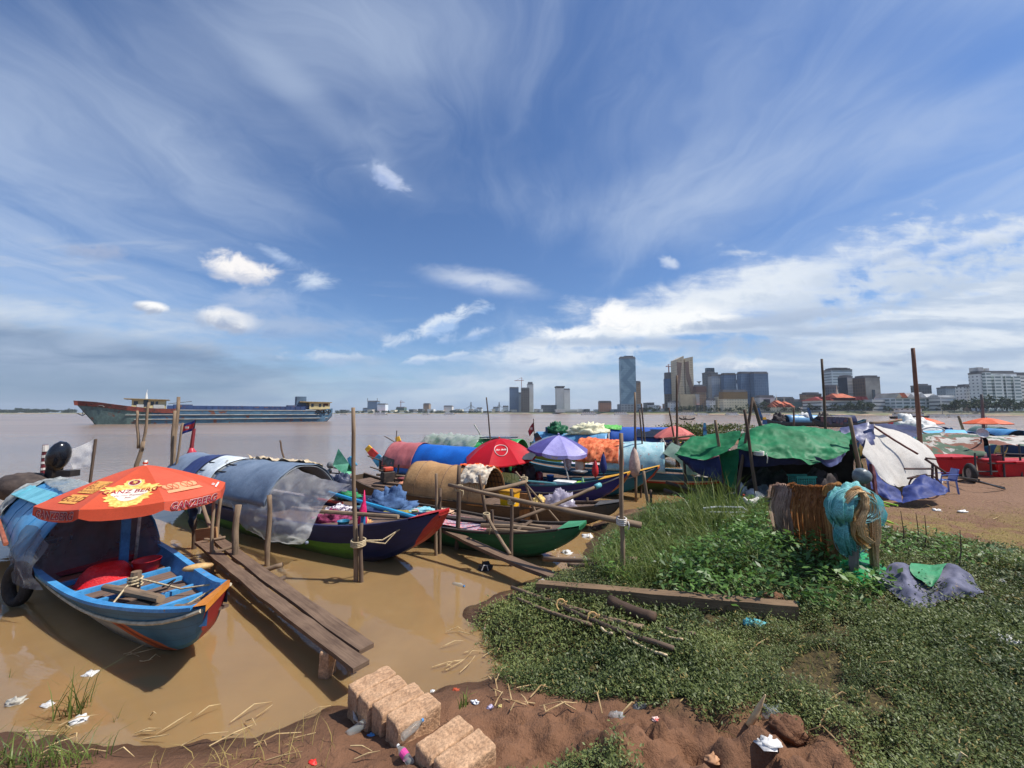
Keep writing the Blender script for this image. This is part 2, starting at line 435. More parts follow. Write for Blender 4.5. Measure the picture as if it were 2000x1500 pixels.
# ------------------------------------------------------------------ the lie of the land
def poly_xy(pts,z=0.0):return np.array([[P(a,b,z).x,P(a,b,z).y]for a,b in pts])
_shore=[(-700,1478),(0,1446),(110,1440),(200,1462),(300,1458),(430,1446),(520,1430),(610,1408),(690,1386),(760,1372),(830,1352),(900,1338),(965,1322),(1020,1308),(985,1275),(945,1235),(915,1192),(955,1160),(1040,1134),(1115,1108),(1148,1070),(1160,1022),(1215,1000),(1290,985),(1370,975),(1460,958),(1600,938),(1800,920)]
LAND=np.vstack([poly_xy(_shore),[[17,17.5],[28,21],[60,30],[120,40],[120,-30],[-60,-30],[-60,1.9]]])
def sdist(x,y,poly):
 x=np.asarray(x,float);y=np.asarray(y,float)
 d=np.full(x.shape,1e9);ins=np.zeros(x.shape,bool);n=len(poly)
 for i in range(n):
  ax,ay=poly[i];bx,by=poly[(i+1)%n];ex,ey=bx-ax,by-ay
  t=np.clip(((x-ax)*ex+(y-ay)*ey)/(ex*ex+ey*ey+1e-12),0,1)
  d=np.minimum(d,np.hypot(x-ax-t*ex,y-ay-t*ey))
  c=((ay>y)!=(by>y))&(x<(bx-ax)*(y-ay)/(by-ay+1e-12)+ax);ins^=c
 return np.where(ins,d,-d)
SPIT=(14.5,31.0,5.5,2.6)
def hf(x,y,detail=True):
 x=np.asarray(x,float);y=np.asarray(y,float)
 d=sdist(x,y,LAND);d=d+np.where(np.hypot(x,y)<30,.16*fbm(x*2.1,y*2.1,4,61)+.05*vnoise(x*9,y*9,62),0)
 up=np.where(y<12,0.62,0.55)*(1-np.exp(-np.maximum(d,0)/1.7))+0.02*np.clip(d,0,1)
 dn=-0.5*(1-np.exp(np.minimum(d,0)/1.5))-0.06*np.clip(-d,0,8)
 h=np.where(d>0,up,dn)
 q=1-((x-SPIT[0])/SPIT[2])**2-((y-SPIT[1])/SPIT[3])**2
 h=np.maximum(h,np.where(q>-0.6,0.5*q,-9))
 h=np.maximum(h,-1.2-0.004*np.hypot(x,y).clip(0,400))
 if detail:
  near=np.exp(-np.maximum(0,np.hypot(x,y-2)-3)/4)
  amp=np.clip(d+0.12,0,1)
  h=h+amp*(0.10*fbm(x*0.9,y*0.9,3,3)+0.05*near*fbm(x*3.1,y*3.1,3,9))
  mud=np.clip(1-np.abs(y-2.45+0.30*(x-0.6))/0.7,0,1)*np.clip(x+0.6,0,1)*np.clip(3.2-x,0,1)
  rid=1-np.abs(vnoise(x*4.2+0.6*vnoise(x*3,y*3,5),y*5.0,21))*4
  rough=fbm(x*5.5,y*5.5,5,31,0.6)
  h=h+mud*(0.20*rough-0.11*np.clip(rid,0,1)+0.03)
  h=h+near*amp*(0.026*fbm(x*11,y*11,3,41)+.010*vnoise(x*26,y*26,43))
 return h
def G(px,py):
 """the point of the ground seen at a pixel"""
 d=ray(px,py);z=0.4
 for _ in range(14):
  q=P(px,py,z);z=max(float(hf(q.x,q.y)),0.0)*0.6+z*0.4
 return P(px,py,z)
def gz(x,y):return float(hf(x,y))
GREEN=[poly_xy([(905,1195),(950,1158),(1040,1132),(1120,1105),(1150,1060),(1165,1005),(1300,975),(1480,950),(1640,985),(1720,1080),(1820,1085),(2050,1130),(2700,1200),(2700,1700),(1760,1700),(1650,1500),(1560,1470),(1500,1420),(1400,1420),(1310,1400),(1235,1375),(1150,1335),(1060,1310),(1000,1285),(950,1240)],0.3),poly_xy([(985,1512),(1050,1490),(1100,1494),(1130,1502),(1190,1506),(1210,1560),(950,1580)],0.35)]
def greenness(x,y):
 g=np.maximum(sdist(x,y,GREEN[0]),sdist(x,y,GREEN[1]))
 return np.clip(0.5+(g+0.16*fbm(np.asarray(x)*2.3,np.asarray(y)*2.3,3,77))/0.25,0,1)
def ground_mat():
 m=bpy.data.materials.new('river_bank_soil');m.use_nodes=True;t=m.node_tree;t.nodes.clear();N=NT(t)
 out=N.n('ShaderNodeOutputMaterial');b=N.n('ShaderNodeBsdfPrincipled');t.links.new(b.outputs[0],out.inputs[0])
 tc=N.n('ShaderNodeTexCoord');ob=tc.outputs['Object']
 at=N.n('ShaderNodeAttribute',attribute_name='green');wet=N.n('ShaderNodeAttribute',attribute_name='height')
 n1=N.noise(ob,1.7,7,0.6,0.3);n2=N.noise(ob,22.0,6,0.65);n3=N.noise(ob,90.0,3,0.6)
 mud=N.mix(N.ss(n1,0.3,0.7),srgb(106,75,55),srgb(128,92,68))
 mud=N.mix(N.ss(n2,0.52,0.75),mud,srgb(84,60,44))
 mud=N.mix(N.ss(n3,0.62,0.75,0,0.5),mud,srgb(152,120,92))
 dry=N.mix(N.ss(n2,0.35,0.65),srgb(112,83,64),srgb(134,104,81))
 sep=N.n('ShaderNodeSeparateXYZ');t.links.new(ob,sep.inputs[0])
 far=N.ss(N.add(sep.outputs[1],N.mul(n1,2.0)),6.5,8.5)
 c=N.mix(far,mud,dry)
 dg=N.mix(N.ss(n2,0.4,0.6),srgb(112,88,56),srgb(132,116,62))
 strip=N.mul(N.ss(N.add(sep.outputs[1],N.mul(n1,1.2)),4.6,5.2),N.ss(N.add(sep.outputs[1],N.mul(n1,1.6)),8.6,6.9))
 c=N.mix(N.mul(strip,N.ss(n1,0.42,0.55)),c,dg)
 gr=N.mix(N.ss(n2,0.4,0.65),srgb(62,54,34),srgb(92,78,48))
 c=N.mix(at.outputs['Fac'],c,gr)
 w=N.ss(N.add(wet.outputs['Fac'],N.mul(N.sub(n2,.5),.12)),0.15,0.02)
 c=N.mix(N.mul(w,0.75),c,srgb(70,50,36))
 N.put(b.inputs['Base Color'],c)
 N.put(b.inputs['Roughness'],N.ss(wet.outputs['Fac'],0.0,0.14,0.45,0.92));b.inputs['Specular IOR Level'].default_value=0.3
 bn=N.n('ShaderNodeBump');bn.inputs['Strength'].default_value=0.9;bn.inputs['Distance'].default_value=0.03
 N.put(bn.inputs['Height'],N.add(N.mul(n2,0.8),N.mul(n3,0.25)));t.links.new(bn.outputs[0],b.inputs['Normal'])
 return m
def build_ground():
 def axis(lo,hi,c0,c1,fine,grow):
  a=list(np.arange(c0,c1,fine));s=fine;q=c1
  while q<hi:a.append(q);s*=grow;q+=s
  a.append(hi);s=fine;q=c0-fine;pre=[]
  while q>lo:pre.append(q);s*=grow;q-=s
  pre.append(lo);return np.array(pre[::-1]+a)
 xs=axis(-5000,5000,-3.5,4.6,0.035,1.09);ys=axis(-3000,6000,1.2,6.2,0.03,1.09)
 X,Y=np.meshgrid(xs,ys);Z=hf(X,Y)
 back=(np.hypot(X,Y)>70)
 Z=np.where(back,np.minimum(Z,-1.5),Z)
 nx,ny=len(xs),len(ys)
 V=np.stack([X,Y,Z],-1).reshape(-1,3)
 idx=np.arange(nx*ny).reshape(ny,nx)
 F=np.stack([idx[:-1,:-1],idx[:-1,1:],idx[1:,1:],idx[1:,:-1]],-1).reshape(-1,4)
 o=np_mesh('ground',V,F,ground_mat());o.data.polygons.foreach_set('use_smooth',[True]*len(F))
 a=o.data.attributes.new('green','FLOAT','POINT');a.data.foreach_set('value',greenness(X,Y).reshape(-1).astype(np.float32))
 a=o.data.attributes.new('height','FLOAT','POINT');a.data.foreach_set('value',Z.reshape(-1).astype(np.float32))
 kind(o,'structure')
def np_mesh(name,V,F,mat,col=None):
 me=bpy.data.meshes.new(name);V=np.ascontiguousarray(V,np.float32);F=np.ascontiguousarray(F,np.int32);k=F.shape[1]
 me.vertices.add(len(V));me.vertices.foreach_set('co',V.reshape(-1))
 me.loops.add(F.size);me.loops.foreach_set('vertex_index',F.reshape(-1))
 me.polygons.add(len(F));me.polygons.foreach_set('loop_start',np.arange(0,F.size,k,dtype=np.int32));me.polygons.foreach_set('loop_total',np.full(len(F),k,np.int32))
 me.update(calc_edges=True);me.validate()
 if mat:me.materials.append(mat)
 if col is not None:
  a=me.attributes.new('tint','FLOAT','POINT');a.data.foreach_set('value',np.ascontiguousarray(col,np.float32))
 o=bpy.data.objects.new(name,me);COL.objects.link(o);return o
build_ground()
def build_water():
 m=bpy.data.materials.new('muddy_river_water');m.use_nodes=True;t=m.node_tree;t.nodes.clear();N=NT(t)
 out=N.n('ShaderNodeOutputMaterial');b=N.n('ShaderNodeBsdfPrincipled');t.links.new(b.outputs[0],out.inputs[0])
 tc=N.n('ShaderNodeTexCoord');ob=tc.outputs['Object']
 n1=N.noise(ob,0.55,5,0.6,0.4)
 c=N.mix(N.ss(n1,0.3,0.7),srgb(148,119,80),srgb(134,108,74))
 big=N.noise(N.vmap(ob,(0.012,0.05,1)),1.0,5,0.6,0.3)
 sep=N.n('ShaderNodeSeparateXYZ');t.links.new(ob,sep.inputs[0])
 c=N.mix(N.ss(sep.outputs[1],8.0,26.0),c,N.mix(N.ss(big,0.35,0.65),srgb(146,124,106),srgb(126,107,94)))
 N.put(b.inputs['Base Color'],c)
 far=N.ss(sep.outputs[1],6.0,26.0)
 N.put(b.inputs['Roughness'],N.ss(sep.outputs[1],6.0,60.0,0.035,0.22));b.inputs['IOR'].default_value=1.33;N.put(b.inputs['Specular IOR Level'],N.ss(sep.outputs[1],5.0,40.0,.85,.30));b.inputs['Subsurface Weight'].default_value=0.55;b.inputs['Subsurface Radius'].default_value=(0.30,0.2,0.12);b.inputs['Subsurface Scale'].default_value=1.0;
 w1=N.noise(N.vmap(ob,(0.7,1.5,1),rot=(0,0,0.3)),2.4,4,0.55,0.4);w2=N.noise(N.vmap(ob,(1.0,2.6,1)),1.2,6,0.62,0.5)
 h=N.add(N.mul(w1,N.ss(sep.outputs[1],3.0,14.0,0.11,0.24)),N.mul(w2,N.mul(far,1.0)))
 bn=N.n('ShaderNodeBump');bn.inputs['Strength'].default_value=0.55;bn.inputs['Distance'].default_value=0.055
 N.put(bn.inputs['Height'],h);t.links.new(bn.outputs[0],b.inputs['Normal'])
 mb=MB();mb.add([(-6000,-40,0),(6000,-40,0),(6000,6000,0),(-6000,6000,0)],[(0,1,2,3)])
 o=mb.build('river',m);kind(o,'structure')
build_water()
# ------------------------------------------------------------------ far shore: land, towers, trees, barge
def prism(mb,pts,z0,z1,mi=0,mt=None,top=None,cap=True):
 """upright prism on a footprint (world xy), facade UV in metres; top = other footprint for a taper"""
 top=top or pts;n=len(pts);L=0
 for i in range(n):
  a,b=pts[i],pts[(i+1)%n];c,d=top[i],top[(i+1)%n]
  l=math.hypot(b[0]-a[0],b[1]-a[1])
  mb.add([(a[0],a[1],z0),(b[0],b[1],z0),(d[0],d[1],z1),(c[0],c[1],z1)],[(0,1,2,3)],mi,[[(L,z0),(L+l,z0),(L+l,z1),(L,z1)]]);L+=l
 if cap:mb.add([(q[0],q[1],z1)for q in top],[tuple(range(n))],mi if mt is None else mt,[[(0.01,0.01)]*n])
 return mb
def facade(name,wall,glass,bw=3.0,fh=3.4,gap=0.9,glass2=None,rough=0.3,vgap=None):
 if name in MATS:return MATS[name]
 m=bpy.data.materials.new(name);m.use_nodes=True;t=m.node_tree;t.nodes.clear();N=NT(t)
 out=N.n('ShaderNodeOutputMaterial');b=N.n('ShaderNodeBsdfPrincipled');t.links.new(b.outputs[0],out.inputs[0])
 tc=N.n('ShaderNodeTexCoord');br=N.n('ShaderNodeTexBrick');br.offset=0.0;br.squash=1.0
 t.links.new(tc.outputs['UV'],br.inputs['Vector'])
 br.inputs['Scale'].default_value=1.0;br.inputs['Brick Width'].default_value=bw;br.inputs['Row Height'].default_value=fh
 br.inputs['Mortar Size'].default_value=gap;br.inputs['Mortar Smooth'].default_value=0.0;br.inputs['Bias'].default_value=0.0
 br.inputs['Color1'].default_value=(*srgb(*glass),1);br.inputs['Color2'].default_value=(*srgb(*(glass2 or tuple(q*0.7 for q in glass))),1);br.inputs['Mortar'].default_value=(*srgb(*wall),1)
 n=N.noise(tc.outputs['Object'],0.05,4,0.6);f=N.ss(n,0.3,0.7,1.0,1.25)
 N.put(b.inputs['Base Color'],N.mix(1.0,br.outputs['Color'],N.comb(f,f,f),'MULTIPLY'))
 N.put(b.inputs['Roughness'],N.ss(br.outputs['Fac'],0,1,rough,0.8));b.inputs['Specular IOR Level'].default_value=0.5
 MATS[name]=m;return m
_sx,_sd=[-900,0,650,1000,1250,1600,2000,2600],[700,760,950,800,560,380,320,300]
def shoreD(px):return float(np.interp(px,_sx,_sd))
LANDZ=4.0
def build_far_bank():
 pxs=list(range(-900,2601,20));vs=[];fs=[]
 for px in pxs:
  D=shoreD(px)
  j=3.0*math.sin(px*0.031)+2*math.sin(px*0.083)
  tall=np.interp(px,[-900,150,640,900,1000,2600],[2.2,2.0,1.6,2.4,4.0,4.0])
  for dd,z in((-6,-1.0),(0,0.02),(9,0.45*tall),(14,0.6*tall),(15,tall),(60,tall),(3500,tall)):
   Y=D+dd+(j if dd<14 else 0);vs.append(((px-1000)/751*Y,Y,z))
 k=7
 for i in range(len(pxs)-1):
  for q in range(k-1):a=i*k+q;fs.append((a,a+k,a+k+1,a+1))
 mb=MB();mb.add(vs,fs)
 m=bpy.data.materials.new('far_bank_earth');m.use_nodes=True;t=m.node_tree;t.nodes.clear();N=NT(t)
 out=N.n('ShaderNodeOutputMaterial');b=N.n('ShaderNodeBsdfPrincipled');t.links.new(b.outputs[0],out.inputs[0])
 tc=N.n('ShaderNodeTexCoord');n1=N.noise(tc.outputs['Object'],0.03,6,0.6);n2=N.noise(tc.outputs['Object'],0.4,4,0.6)
 sp=N.n('ShaderNodeSeparateXYZ');t.links.new(tc.outputs['Object'],sp.inputs[0])
 c=N.mix(N.ss(n1,0.45,0.55),srgb(168,140,116),srgb(112,116,70));c=N.mix(N.ss(n2,0.5,0.7),c,srgb(96,88,66))
 c=N.mix(N.ss(sp.outputs[2],0.5,1.5),c,N.mix(N.ss(n1,0.4,0.6),srgb(104,110,74),srgb(120,112,98)))
 N.put(b.inputs['Base Color'],c);b.inputs['Roughness'].default_value=0.95
 kind(mb.build('far_bank',m),'structure')
build_far_bank()
ROOFG=M('roof_grey',(122,122,124),rough=0.9,nscale=0.05)
def rect(xa,xm,xb,Y):
 """footprint whose left side shows between pixels xa..xm and whose front shows between xm..xb (xm = xa: front only)"""
 d=24.0
 if xm>xa and xa>1005:d=Y*(xm-xa)/(xa-1000.0)
 d=min(max(d,10),90)
 x0=(xm-1000)/751*Y;x1=(xb-1000)/751*Y
 return[(x0,Y),(x1,Y),(x1,Y+d),(x0,Y+d)]
def zpx(py,Y):return PD(1000,py,Y).z
def inset(pts,a,b=None):
 cx=sum(p[0]for p in pts)/len(pts);cy=sum(p[1]for p in pts)/len(pts);b=a if b is None else b
 return[(cx+(p[0]-cx)*a,cy+(p[1]-cy)*b)for p in pts]
def tower(name,label,cat,xa,xm,xb,ytop,mat,off=60,podium=None,cap=None,roofm=None,group=None,extra=None):
 xc=(xa+xb)/2;Y=shoreD(xc)+off;pts=rect(xa,xm,xb,Y);zt=zpx(ytop,Y)
 cx=sum(p[0]for p in pts)/4;cy=sum(p[1]for p in pts)/4
 t=thing(name,label,cat,(cx,cy,LANDZ),group)
 prism(MB(),pts,LANDZ-1,zt,0,1).build('wall',[mat,roofm or ROOFG],t)
 if podium:
  pa,pb,py,pm=podium;pp=rect(pa,pa,pb,Y-8);prism(MB(),pp,LANDZ-1,zpx(py,Y-8),0,1).build('podium',[pm,ROOFG],t)
 h=max(1.5,(zt-LANDZ)*0.02)
 if cap!='none':
  w=cap or(0.96,1.0)
  prism(MB(),inset(pts,w[0],0.7),zt,zt+h*1.4,0,0).build('roof_plant',roofm or ROOFG,t)
  mb=MB();prism(mb,inset(pts,1.012,1.03),zt-h*0.7,zt+h*0.35,0,0);mb.build('parapet',roofm or ROOFG,t)
 if extra:extra(t,pts,zt,Y)
 return t
def box_of(pts,fx0,fx1,fy,dep):
 """small footprint on the front of a building, fractions along its front"""
 (x0,y0),(x1,_)=pts[0],pts[1]
 return[(x0+(x1-x0)*fx0,y0+fy),(x0+(x1-x0)*fx1,y0+fy),(x0+(x1-x0)*fx1,y0+fy+dep),(x0+(x1-x0)*fx0,y0+fy+dep)]
WHITEW=M('white_render',(214,214,210),rough=0.8,nscale=0.08)
CREAM=M('cream_render',(206,196,172),rough=0.85,nscale=0.08)
DARKG=M('dark_glass',(44,54,68),rough=0.2,nscale=0.05,spec=0.6)
STEEL=M('steel_grey',(110,114,118),rough=0.6)
REDTILE=M('orange_tile',(190,104,70),(158,78,56),rough=0.85,nscale=0.2)
REDROOF=M('red_tile',(152,62,52),(128,48,42),rough=0.85,nscale=0.2)
F_blue=facade('f_blue',(96,118,142),(62,88,118),2.6,3.6,0.5,(78,104,134))
F_grey=facade('f_grey',(146,156,166),(96,112,130),2.8,3.6,0.9,(118,132,146))
F_dark=facade('f_dark',(84,90,96),(48,56,66),3.0,3.6,0.7)
F_white=facade('f_white',(206,208,208),(112,122,132),3.6,3.4,1.1)
F_cream=facade('f_cream',(204,194,168),(106,102,92),3.4,3.4,1.2)
F_brown=facade('f_brown',(140,116,92),(86,74,66),3.0,3.4,1.0)
F_unfin=facade('f_unfinished',(98,90,82),(44,42,42),4.4,3.8,0.8)
F_strip=facade('f_strip',(204,202,196),(78,78,76),7.0,3.4,2.0)
F_band=facade('f_band',(206,206,200),(82,88,92),40.0,3.6,1.2)
F_bal=facade('f_balcony',(204,210,208),(96,112,114),7.5,3.3,0.8,(124,142,140))
F_low=facade('f_low',(184,178,168),(100,98,94),3.5,3.6,1.2)
def crane(t,x,y,z,h,l):
 mb=MB();mb.beam((x,y,z),(x,y,z+h),1.3,1.3);mb.beam((x-l*0.3,y,z+h),(x+l,y,z+h),1.1,1.1);mb.beam((x,y,z+h),(x,y,z+h*1.35),0.9,0.9)
 mb.tube([(x,y,z+h*1.35),(x+l*0.8,y,z+h)],0.25,4);mb.tube([(x,y,z+h*1.35),(x-l*0.28,y,z+h)],0.25,4)
 mb.build('crane',M('crane_red',(176,110,96)),t)
tower('tower','dark blue glass tower, taller of the twin pair right of the barge','tower',718,718,737,784,F_blue,120,extra=lambda t,p,z,Y:[MB().beam((p[0][0],Y,z),(p[0][0],Y,z+9),1.2,1.2).build('mast',STEEL,t),MB().beam((p[1][0],Y,z),(p[1][0],Y,z+9),1.2,1.2).build('mast',STEEL,t)])
tower('tower','pale blue and white tower joined to the right of the dark blue twin','tower',737,737,753,789.5,facade('f_pale',(206,214,220),(124,150,172),9,3.5,2.2),110)
tower('apartment_block','low grey block at the left foot of the dark blue twin towers','building',709,709,718,798,F_grey,130)
tower('office_block','green netted building under construction standing alone up the river','building',774,774,790,796,M('green_net',(74,112,104),nscale=0.1),120,extra=lambda t,p,z,Y:crane(t,(p[0][0]+p[1][0])/2,Y+5,z,14,10))
tower('tower','narrow beige tower alone on the shore between the green building and the bridge','tower',827,827,838,789,F_brown,110)
tower('apartment_block','white striped block left of the cable bridge','building',867,867,883,793.5,F_strip,110)
tower('apartment_block','small white block under the cables between the bridge pylons','building',931,931,941,797.5,F_white,60)
tower('apartment_block','grey block at the foot of the right bridge pylon','building',963,963,974,796,F_grey,200)
tower('apartment_block','white block between the right bridge pylon and the blue glass slab','building',982,982,993,794,F_white,60)
tower('glass_slab','slim dark blue glass slab tower, left of the unfinished dark tower','tower',995,995,1013,757.5,F_blue,90)
tower('glass_slab','grey blue sliver of a tower behind the dark blue glass slab','tower',1012,1012,1018,768,F_grey,120)
tower('tower','dark unfinished concrete tower beside the white tower','tower',1018,1018,1034,758.5,F_unfin,80,extra=lambda t,p,z,Y:crane(t,p[0][0]+1,Y+9,z-2,20,-16))
tower('tower','slender white tower with a crown box rising behind the unfinished one','tower',1030,1030,1042,750,F_strip,110,cap=(0.7,0.7),extra=lambda t,p,z,Y:prism(MB(),inset(p,0.75),z,z+5,0,0).build('crown_box',STEEL,t))
tower('apartment_tower','white and dark striped tower with a flat hat, left of its lower twin','tower',1087,1087,1102,757,F_strip,80,cap=(0.9,1),extra=lambda t,p,z,Y:prism(MB(),inset(p,1.15),z+1,z+3,0,0).build('flat_hat',M('dark_hat',(70,68,66)),t))
tower('apartment_tower','lower white twin joined to the right of the flat hatted tower','tower',1102,1102,1113.5,760.5,F_strip,90)
tower('office_block','brown grid fronted block alone left of the tall glass tower','building',1168,1171,1194,785,facade('f_terr',(150,112,92),(92,70,60),3.2,3.6,1.1),60)
def glass_pattern():
 m=bpy.data.materials.new('faceted_glass');m.use_nodes=True;t=m.node_tree;t.nodes.clear();N=NT(t)
 out=N.n('ShaderNodeOutputMaterial');b=N.n('ShaderNodeBsdfPrincipled');t.links.new(b.outputs[0],out.inputs[0])
 tc=N.n('ShaderNodeTexCoord');sp=N.n('ShaderNodeSeparateXYZ');t.links.new(tc.outputs['UV'],sp.inputs[0])
 zz=N.m('PINGPONG',N.mul(sp.outputs[1],0.9),17.0);d=N.m('PINGPONG',N.add(N.mul(sp.outputs[0],1.0),zz),11.0)
 c=N.mix(N.ss(d,4.2,6.6),srgb(96,130,150),srgb(128,160,176))
 n=N.noise(tc.outputs['UV'],0.12,4,0.6);c=N.mix(N.ss(n,0.4,0.65,0,0.5),c,srgb(82,116,138))
 fl=N.m('FRACT',N.m('DIVIDE',sp.outputs[1],3.6));c=N.mix(N.ss(fl,0.8,0.9,0,0.35),c,srgb(70,98,116))
 N.put(b.inputs['Base Color'],c);b.inputs['Roughness'].default_value=0.35;b.inputs['Specular IOR Level'].default_value=0.5
 return m
tower('glass_tower','tallest tower, pale blue glass with a faceted diamond pattern','tower',1212,1213.5,1243,699,glass_pattern(),50,podium=(1213,1254,789,facade('f_pod',(124,134,142),(66,78,88),5,4,1.2)),extra=lambda t,p,z,Y:MB().box(((p[0][0]+p[1][0])/2+3,Y+9,z+3),(14,8,2.5)).build('roof_crane',DARKG,t))
tower('apartment_tower','narrow beige tower half hidden behind the faceted glass tower','tower',1243,1243,1252,746,F_brown,75)
def roundtower():
 Y=shoreD(1312)+70;x0=(1302-1000)/751*Y;x1=(1322-1000)/751*Y;cx=(x0+x1)/2;r=(x1-x0)/2;zt=zpx(727,Y)
 t=thing('round_tower','round unfinished tower wrapped in blue netting under its crane','tower',(cx,Y+r,LANDZ))
 def ring(rr):return[(cx+rr*math.cos(a),Y+r+rr*math.sin(a))for a in[2*math.pi*k/20 for k in range(20)]]
 prism(MB(),ring(r),LANDZ-1,zt-28,0,0).build('wall',F_unfin,t)
 prism(MB(),ring(r*1.03),zt-34,zt-10,0,0).build('safety_net',M('blue_net',(70,108,146),(56,88,124),nscale=0.2),t)
 prism(MB(),ring(r*0.9),zt-12,zt,0,0).build('core',STEEL,t)
 crane(t,cx,Y+r,zt,10,15)
roundtower()
tower('office_block','small white terraced block at the foot of the round tower','building',1307,1309,1325,785,F_white,25,cap=(0.6,1))
GOLD=facade('f_gold',(190,176,146),(158,144,118),5.0,3.6,0.5,(172,158,132))
GOLDS=M('gold_painted_shade',(128,104,88),(112,92,80),nscale=0.1)
def goldtwin(x0,x1,yl,yr,label,flip):
 Y=shoreD(1340)+60;a=(x0-1000)/751*Y;b=(x1-1000)/751*Y;d=22;zl,zr=zpx(yl,Y),zpx(yr,Y)
 t=thing('wedge_tower',label,'tower',((a+b)/2,Y+d/2,LANDZ))
 mb=MB();vs=[(a,Y,LANDZ-1),(b,Y,LANDZ-1),(b,Y+d,LANDZ-1),(a,Y+d,LANDZ-1),(a,Y,zl),(b,Y,zr),(b,Y+d,zr),(a,Y+d,zl)]
 fs=[(0,1,5,4),(1,2,6,5),(2,3,7,6),(3,0,4,7),(4,5,6,7)];uv=[]
 for f in fs:uv.append([(vs[i][0]+vs[i][1],vs[i][2])for i in f])
 mb.add(vs,fs,0,uv);mb.build('wall',GOLD,t)
 w=b-a;h=zl-LANDZ;mb=MB()
 if flip:tri=[(a,LANDZ+h*0.30),(a+w*0.42,LANDZ+h*0.62),(a+w*0.62,LANDZ+h*0.86),(a+w*0.70,zr-0.14*h),(a,zl-0.05*h)]
 else:tri=[(b-w*0.10,LANDZ+h*0.05),(b,LANDZ+h*0.22),(b,LANDZ+h*0.40),(a+w*0.5,LANDZ+h*0.72),(a+w*0.45,LANDZ+h*0.95),(a,LANDZ+h*0.93),(a+w*0.1,LANDZ+h*0.6),(a+w*0.45,LANDZ+h*0.45)]
 n=len(tri);mb.add([(x,Y-0.6,z)for x,z in tri]+[(x,Y-0.05,z)for x,z in tri],[tuple(range(n))]+[(i,(i+1)%n,(i+1)%n+n,i+n)for i in range(n)])
 mb.build('shaded_facet',GOLDS,t)  # shaded side of the tower, painted on as a darker brown shape
 return t
goldtwin(1324,1338,702,695,'left of two tall sand coloured wedge towers, slanted top',True)
goldtwin(1340,1356,700,696.5,'right of two tall sand coloured wedge towers, broader one',False)
tower('office_block','broad sand coloured podium block below the two wedge towers','building',1327,1329,1366,770,M('sand_panel',(188,174,140),(166,152,124),nscale=0.06),35,cap='none',extra=lambda t,p,z,Y:MB().add([(p[0][0]+24,Y-0.4,LANDZ),(p[1][0],Y-0.4,LANDZ),(p[1][0],Y-0.4,z),(p[1][0]-6,Y-0.4,z)],[(0,1,2,3)]).build('grey_panel',M('pale_panel',(176,176,170),nscale=0.1),t))
tower('hotel','beige hotel with a brown top floor and a roof ornament','hotel',1360,1361,1380,754,F_brown,48,extra=lambda t,p,z,Y:[prism(MB(),inset(p,1.05),z-9,z-0.5,0,0).build('top_floor',M('brown_band',(112,82,72)),t),MB().lathe([(0.4,0),(0.8,3),(3.5,5)],10,M=Matrix.Translation((sum(q[0]for q in p)/4,Y+6,z+2))).build('roof_ornament',STEEL,t)])
tower('tower','dark tower with a stepped top behind the grey glass pair','tower',1377,1379,1404,728,F_dark,120,cap=(0.6,1),extra=lambda t,p,z,Y:prism(MB(),inset(p,0.6),z,z+8,0,0).build('stepped_top',DARKG,t))
tower('glass_tower','grey glass tower, left one of the joined grey pair','tower',1389,1391,1414,733.5,F_grey,70)
tower('glass_tower','grey blue glass tower, right one of the joined grey pair','tower',1414,1416,1440,731,F_blue,72,extra=lambda t,p,z,Y:MB().box(((1444-1000)/751*Y,Y+6,zpx(745,Y)),(9,5,5)).build('sky_bridge',DARKG,t))
tower('glass_tower','dark blue glass tower, left half of the square topped pair','tower',1447,1449,1474,728.5,F_blue,74)
tower('glass_tower','dark blue glass tower, right half of the square topped pair','tower',1474,1475,1502.5,728.5,F_blue,78)
tower('office_block','wide cream office block with a gold band along its top','building',1410,1413,1460,764,F_cream,30,extra=lambda t,p,z,Y:prism(MB(),inset(p,1.02),z-10,z-1,0,0).build('gold_band',M('gold_band',(140,112,66)),t))
tower('office_block','small cream block left of the gold banded office block','building',1401,1402,1410,773.5,F_cream,34)
tower('office_block','white block in front of the dark stepped tower','building',1384,1386,1397,780,F_white,26)
tower('office_block','white block carrying a big black screen','building',1482,1484,1513,775,WHITEW,30,extra=lambda t,p,z,Y:MB().add([(x,Y-0.5,zz)for x,zz in[(p[0][0]+4,LANDZ+5),(p[1][0]-6,LANDZ+5),(p[1][0]-6,z-3),(p[0][0]+4,z-3)]],[(0,1,2,3)]).build('screen',M('black_screen',(34,36,40)),t))
def temple(px0,px1,ybase,ypeak,label,off=20,tiers=3):
 Y=shoreD((px0+px1)/2)+off;x0=(px0-1000)/751*Y;x1=(px1-1000)/751*Y;zb=zpx(ybase,Y);zp=zpx(ypeak,Y);c=(x0+x1)/2;w=(x1-x0)/2
 t=thing('temple',label,'temple',(c,Y+8,LANDZ))
 prism(MB(),[(x0+w*0.1,Y),(x1-w*0.1,Y),(x1-w*0.1,Y+16),(x0+w*0.1,Y+16)],LANDZ-1,zb,0,0).build('wall',F_cream,t)
 mb=MB();h=(zp-zb)
 for k in range(tiers):
  s=1-0.3*k;z=zb+h*0.14*k
  mb.add([(c-w*s,Y-1,z),(c+w*s,Y-1,z),(c+w*s,Y+17,z),(c-w*s,Y+17,z),(c-w*s*0.72,Y+8,z+h*0.30),(c+w*s*0.72,Y+8,z+h*0.30)],[(0,1,5,4),(2,3,4,5),(1,2,5),(3,0,4)])
 mb.build('roof',REDTILE,t)
 MB().lathe([(w*0.16,0),(w*0.10,h*0.2),(w*0.06,h*0.3),(w*0.03,h*0.45),(0.05,h*0.7)],10,M=Matrix.Translation((c,Y+8,zb+h*0.5))).build('spire',CREAM,t)
temple(1513,1538,795,772,'orange roofed temple hall with a pale spire, left of two')
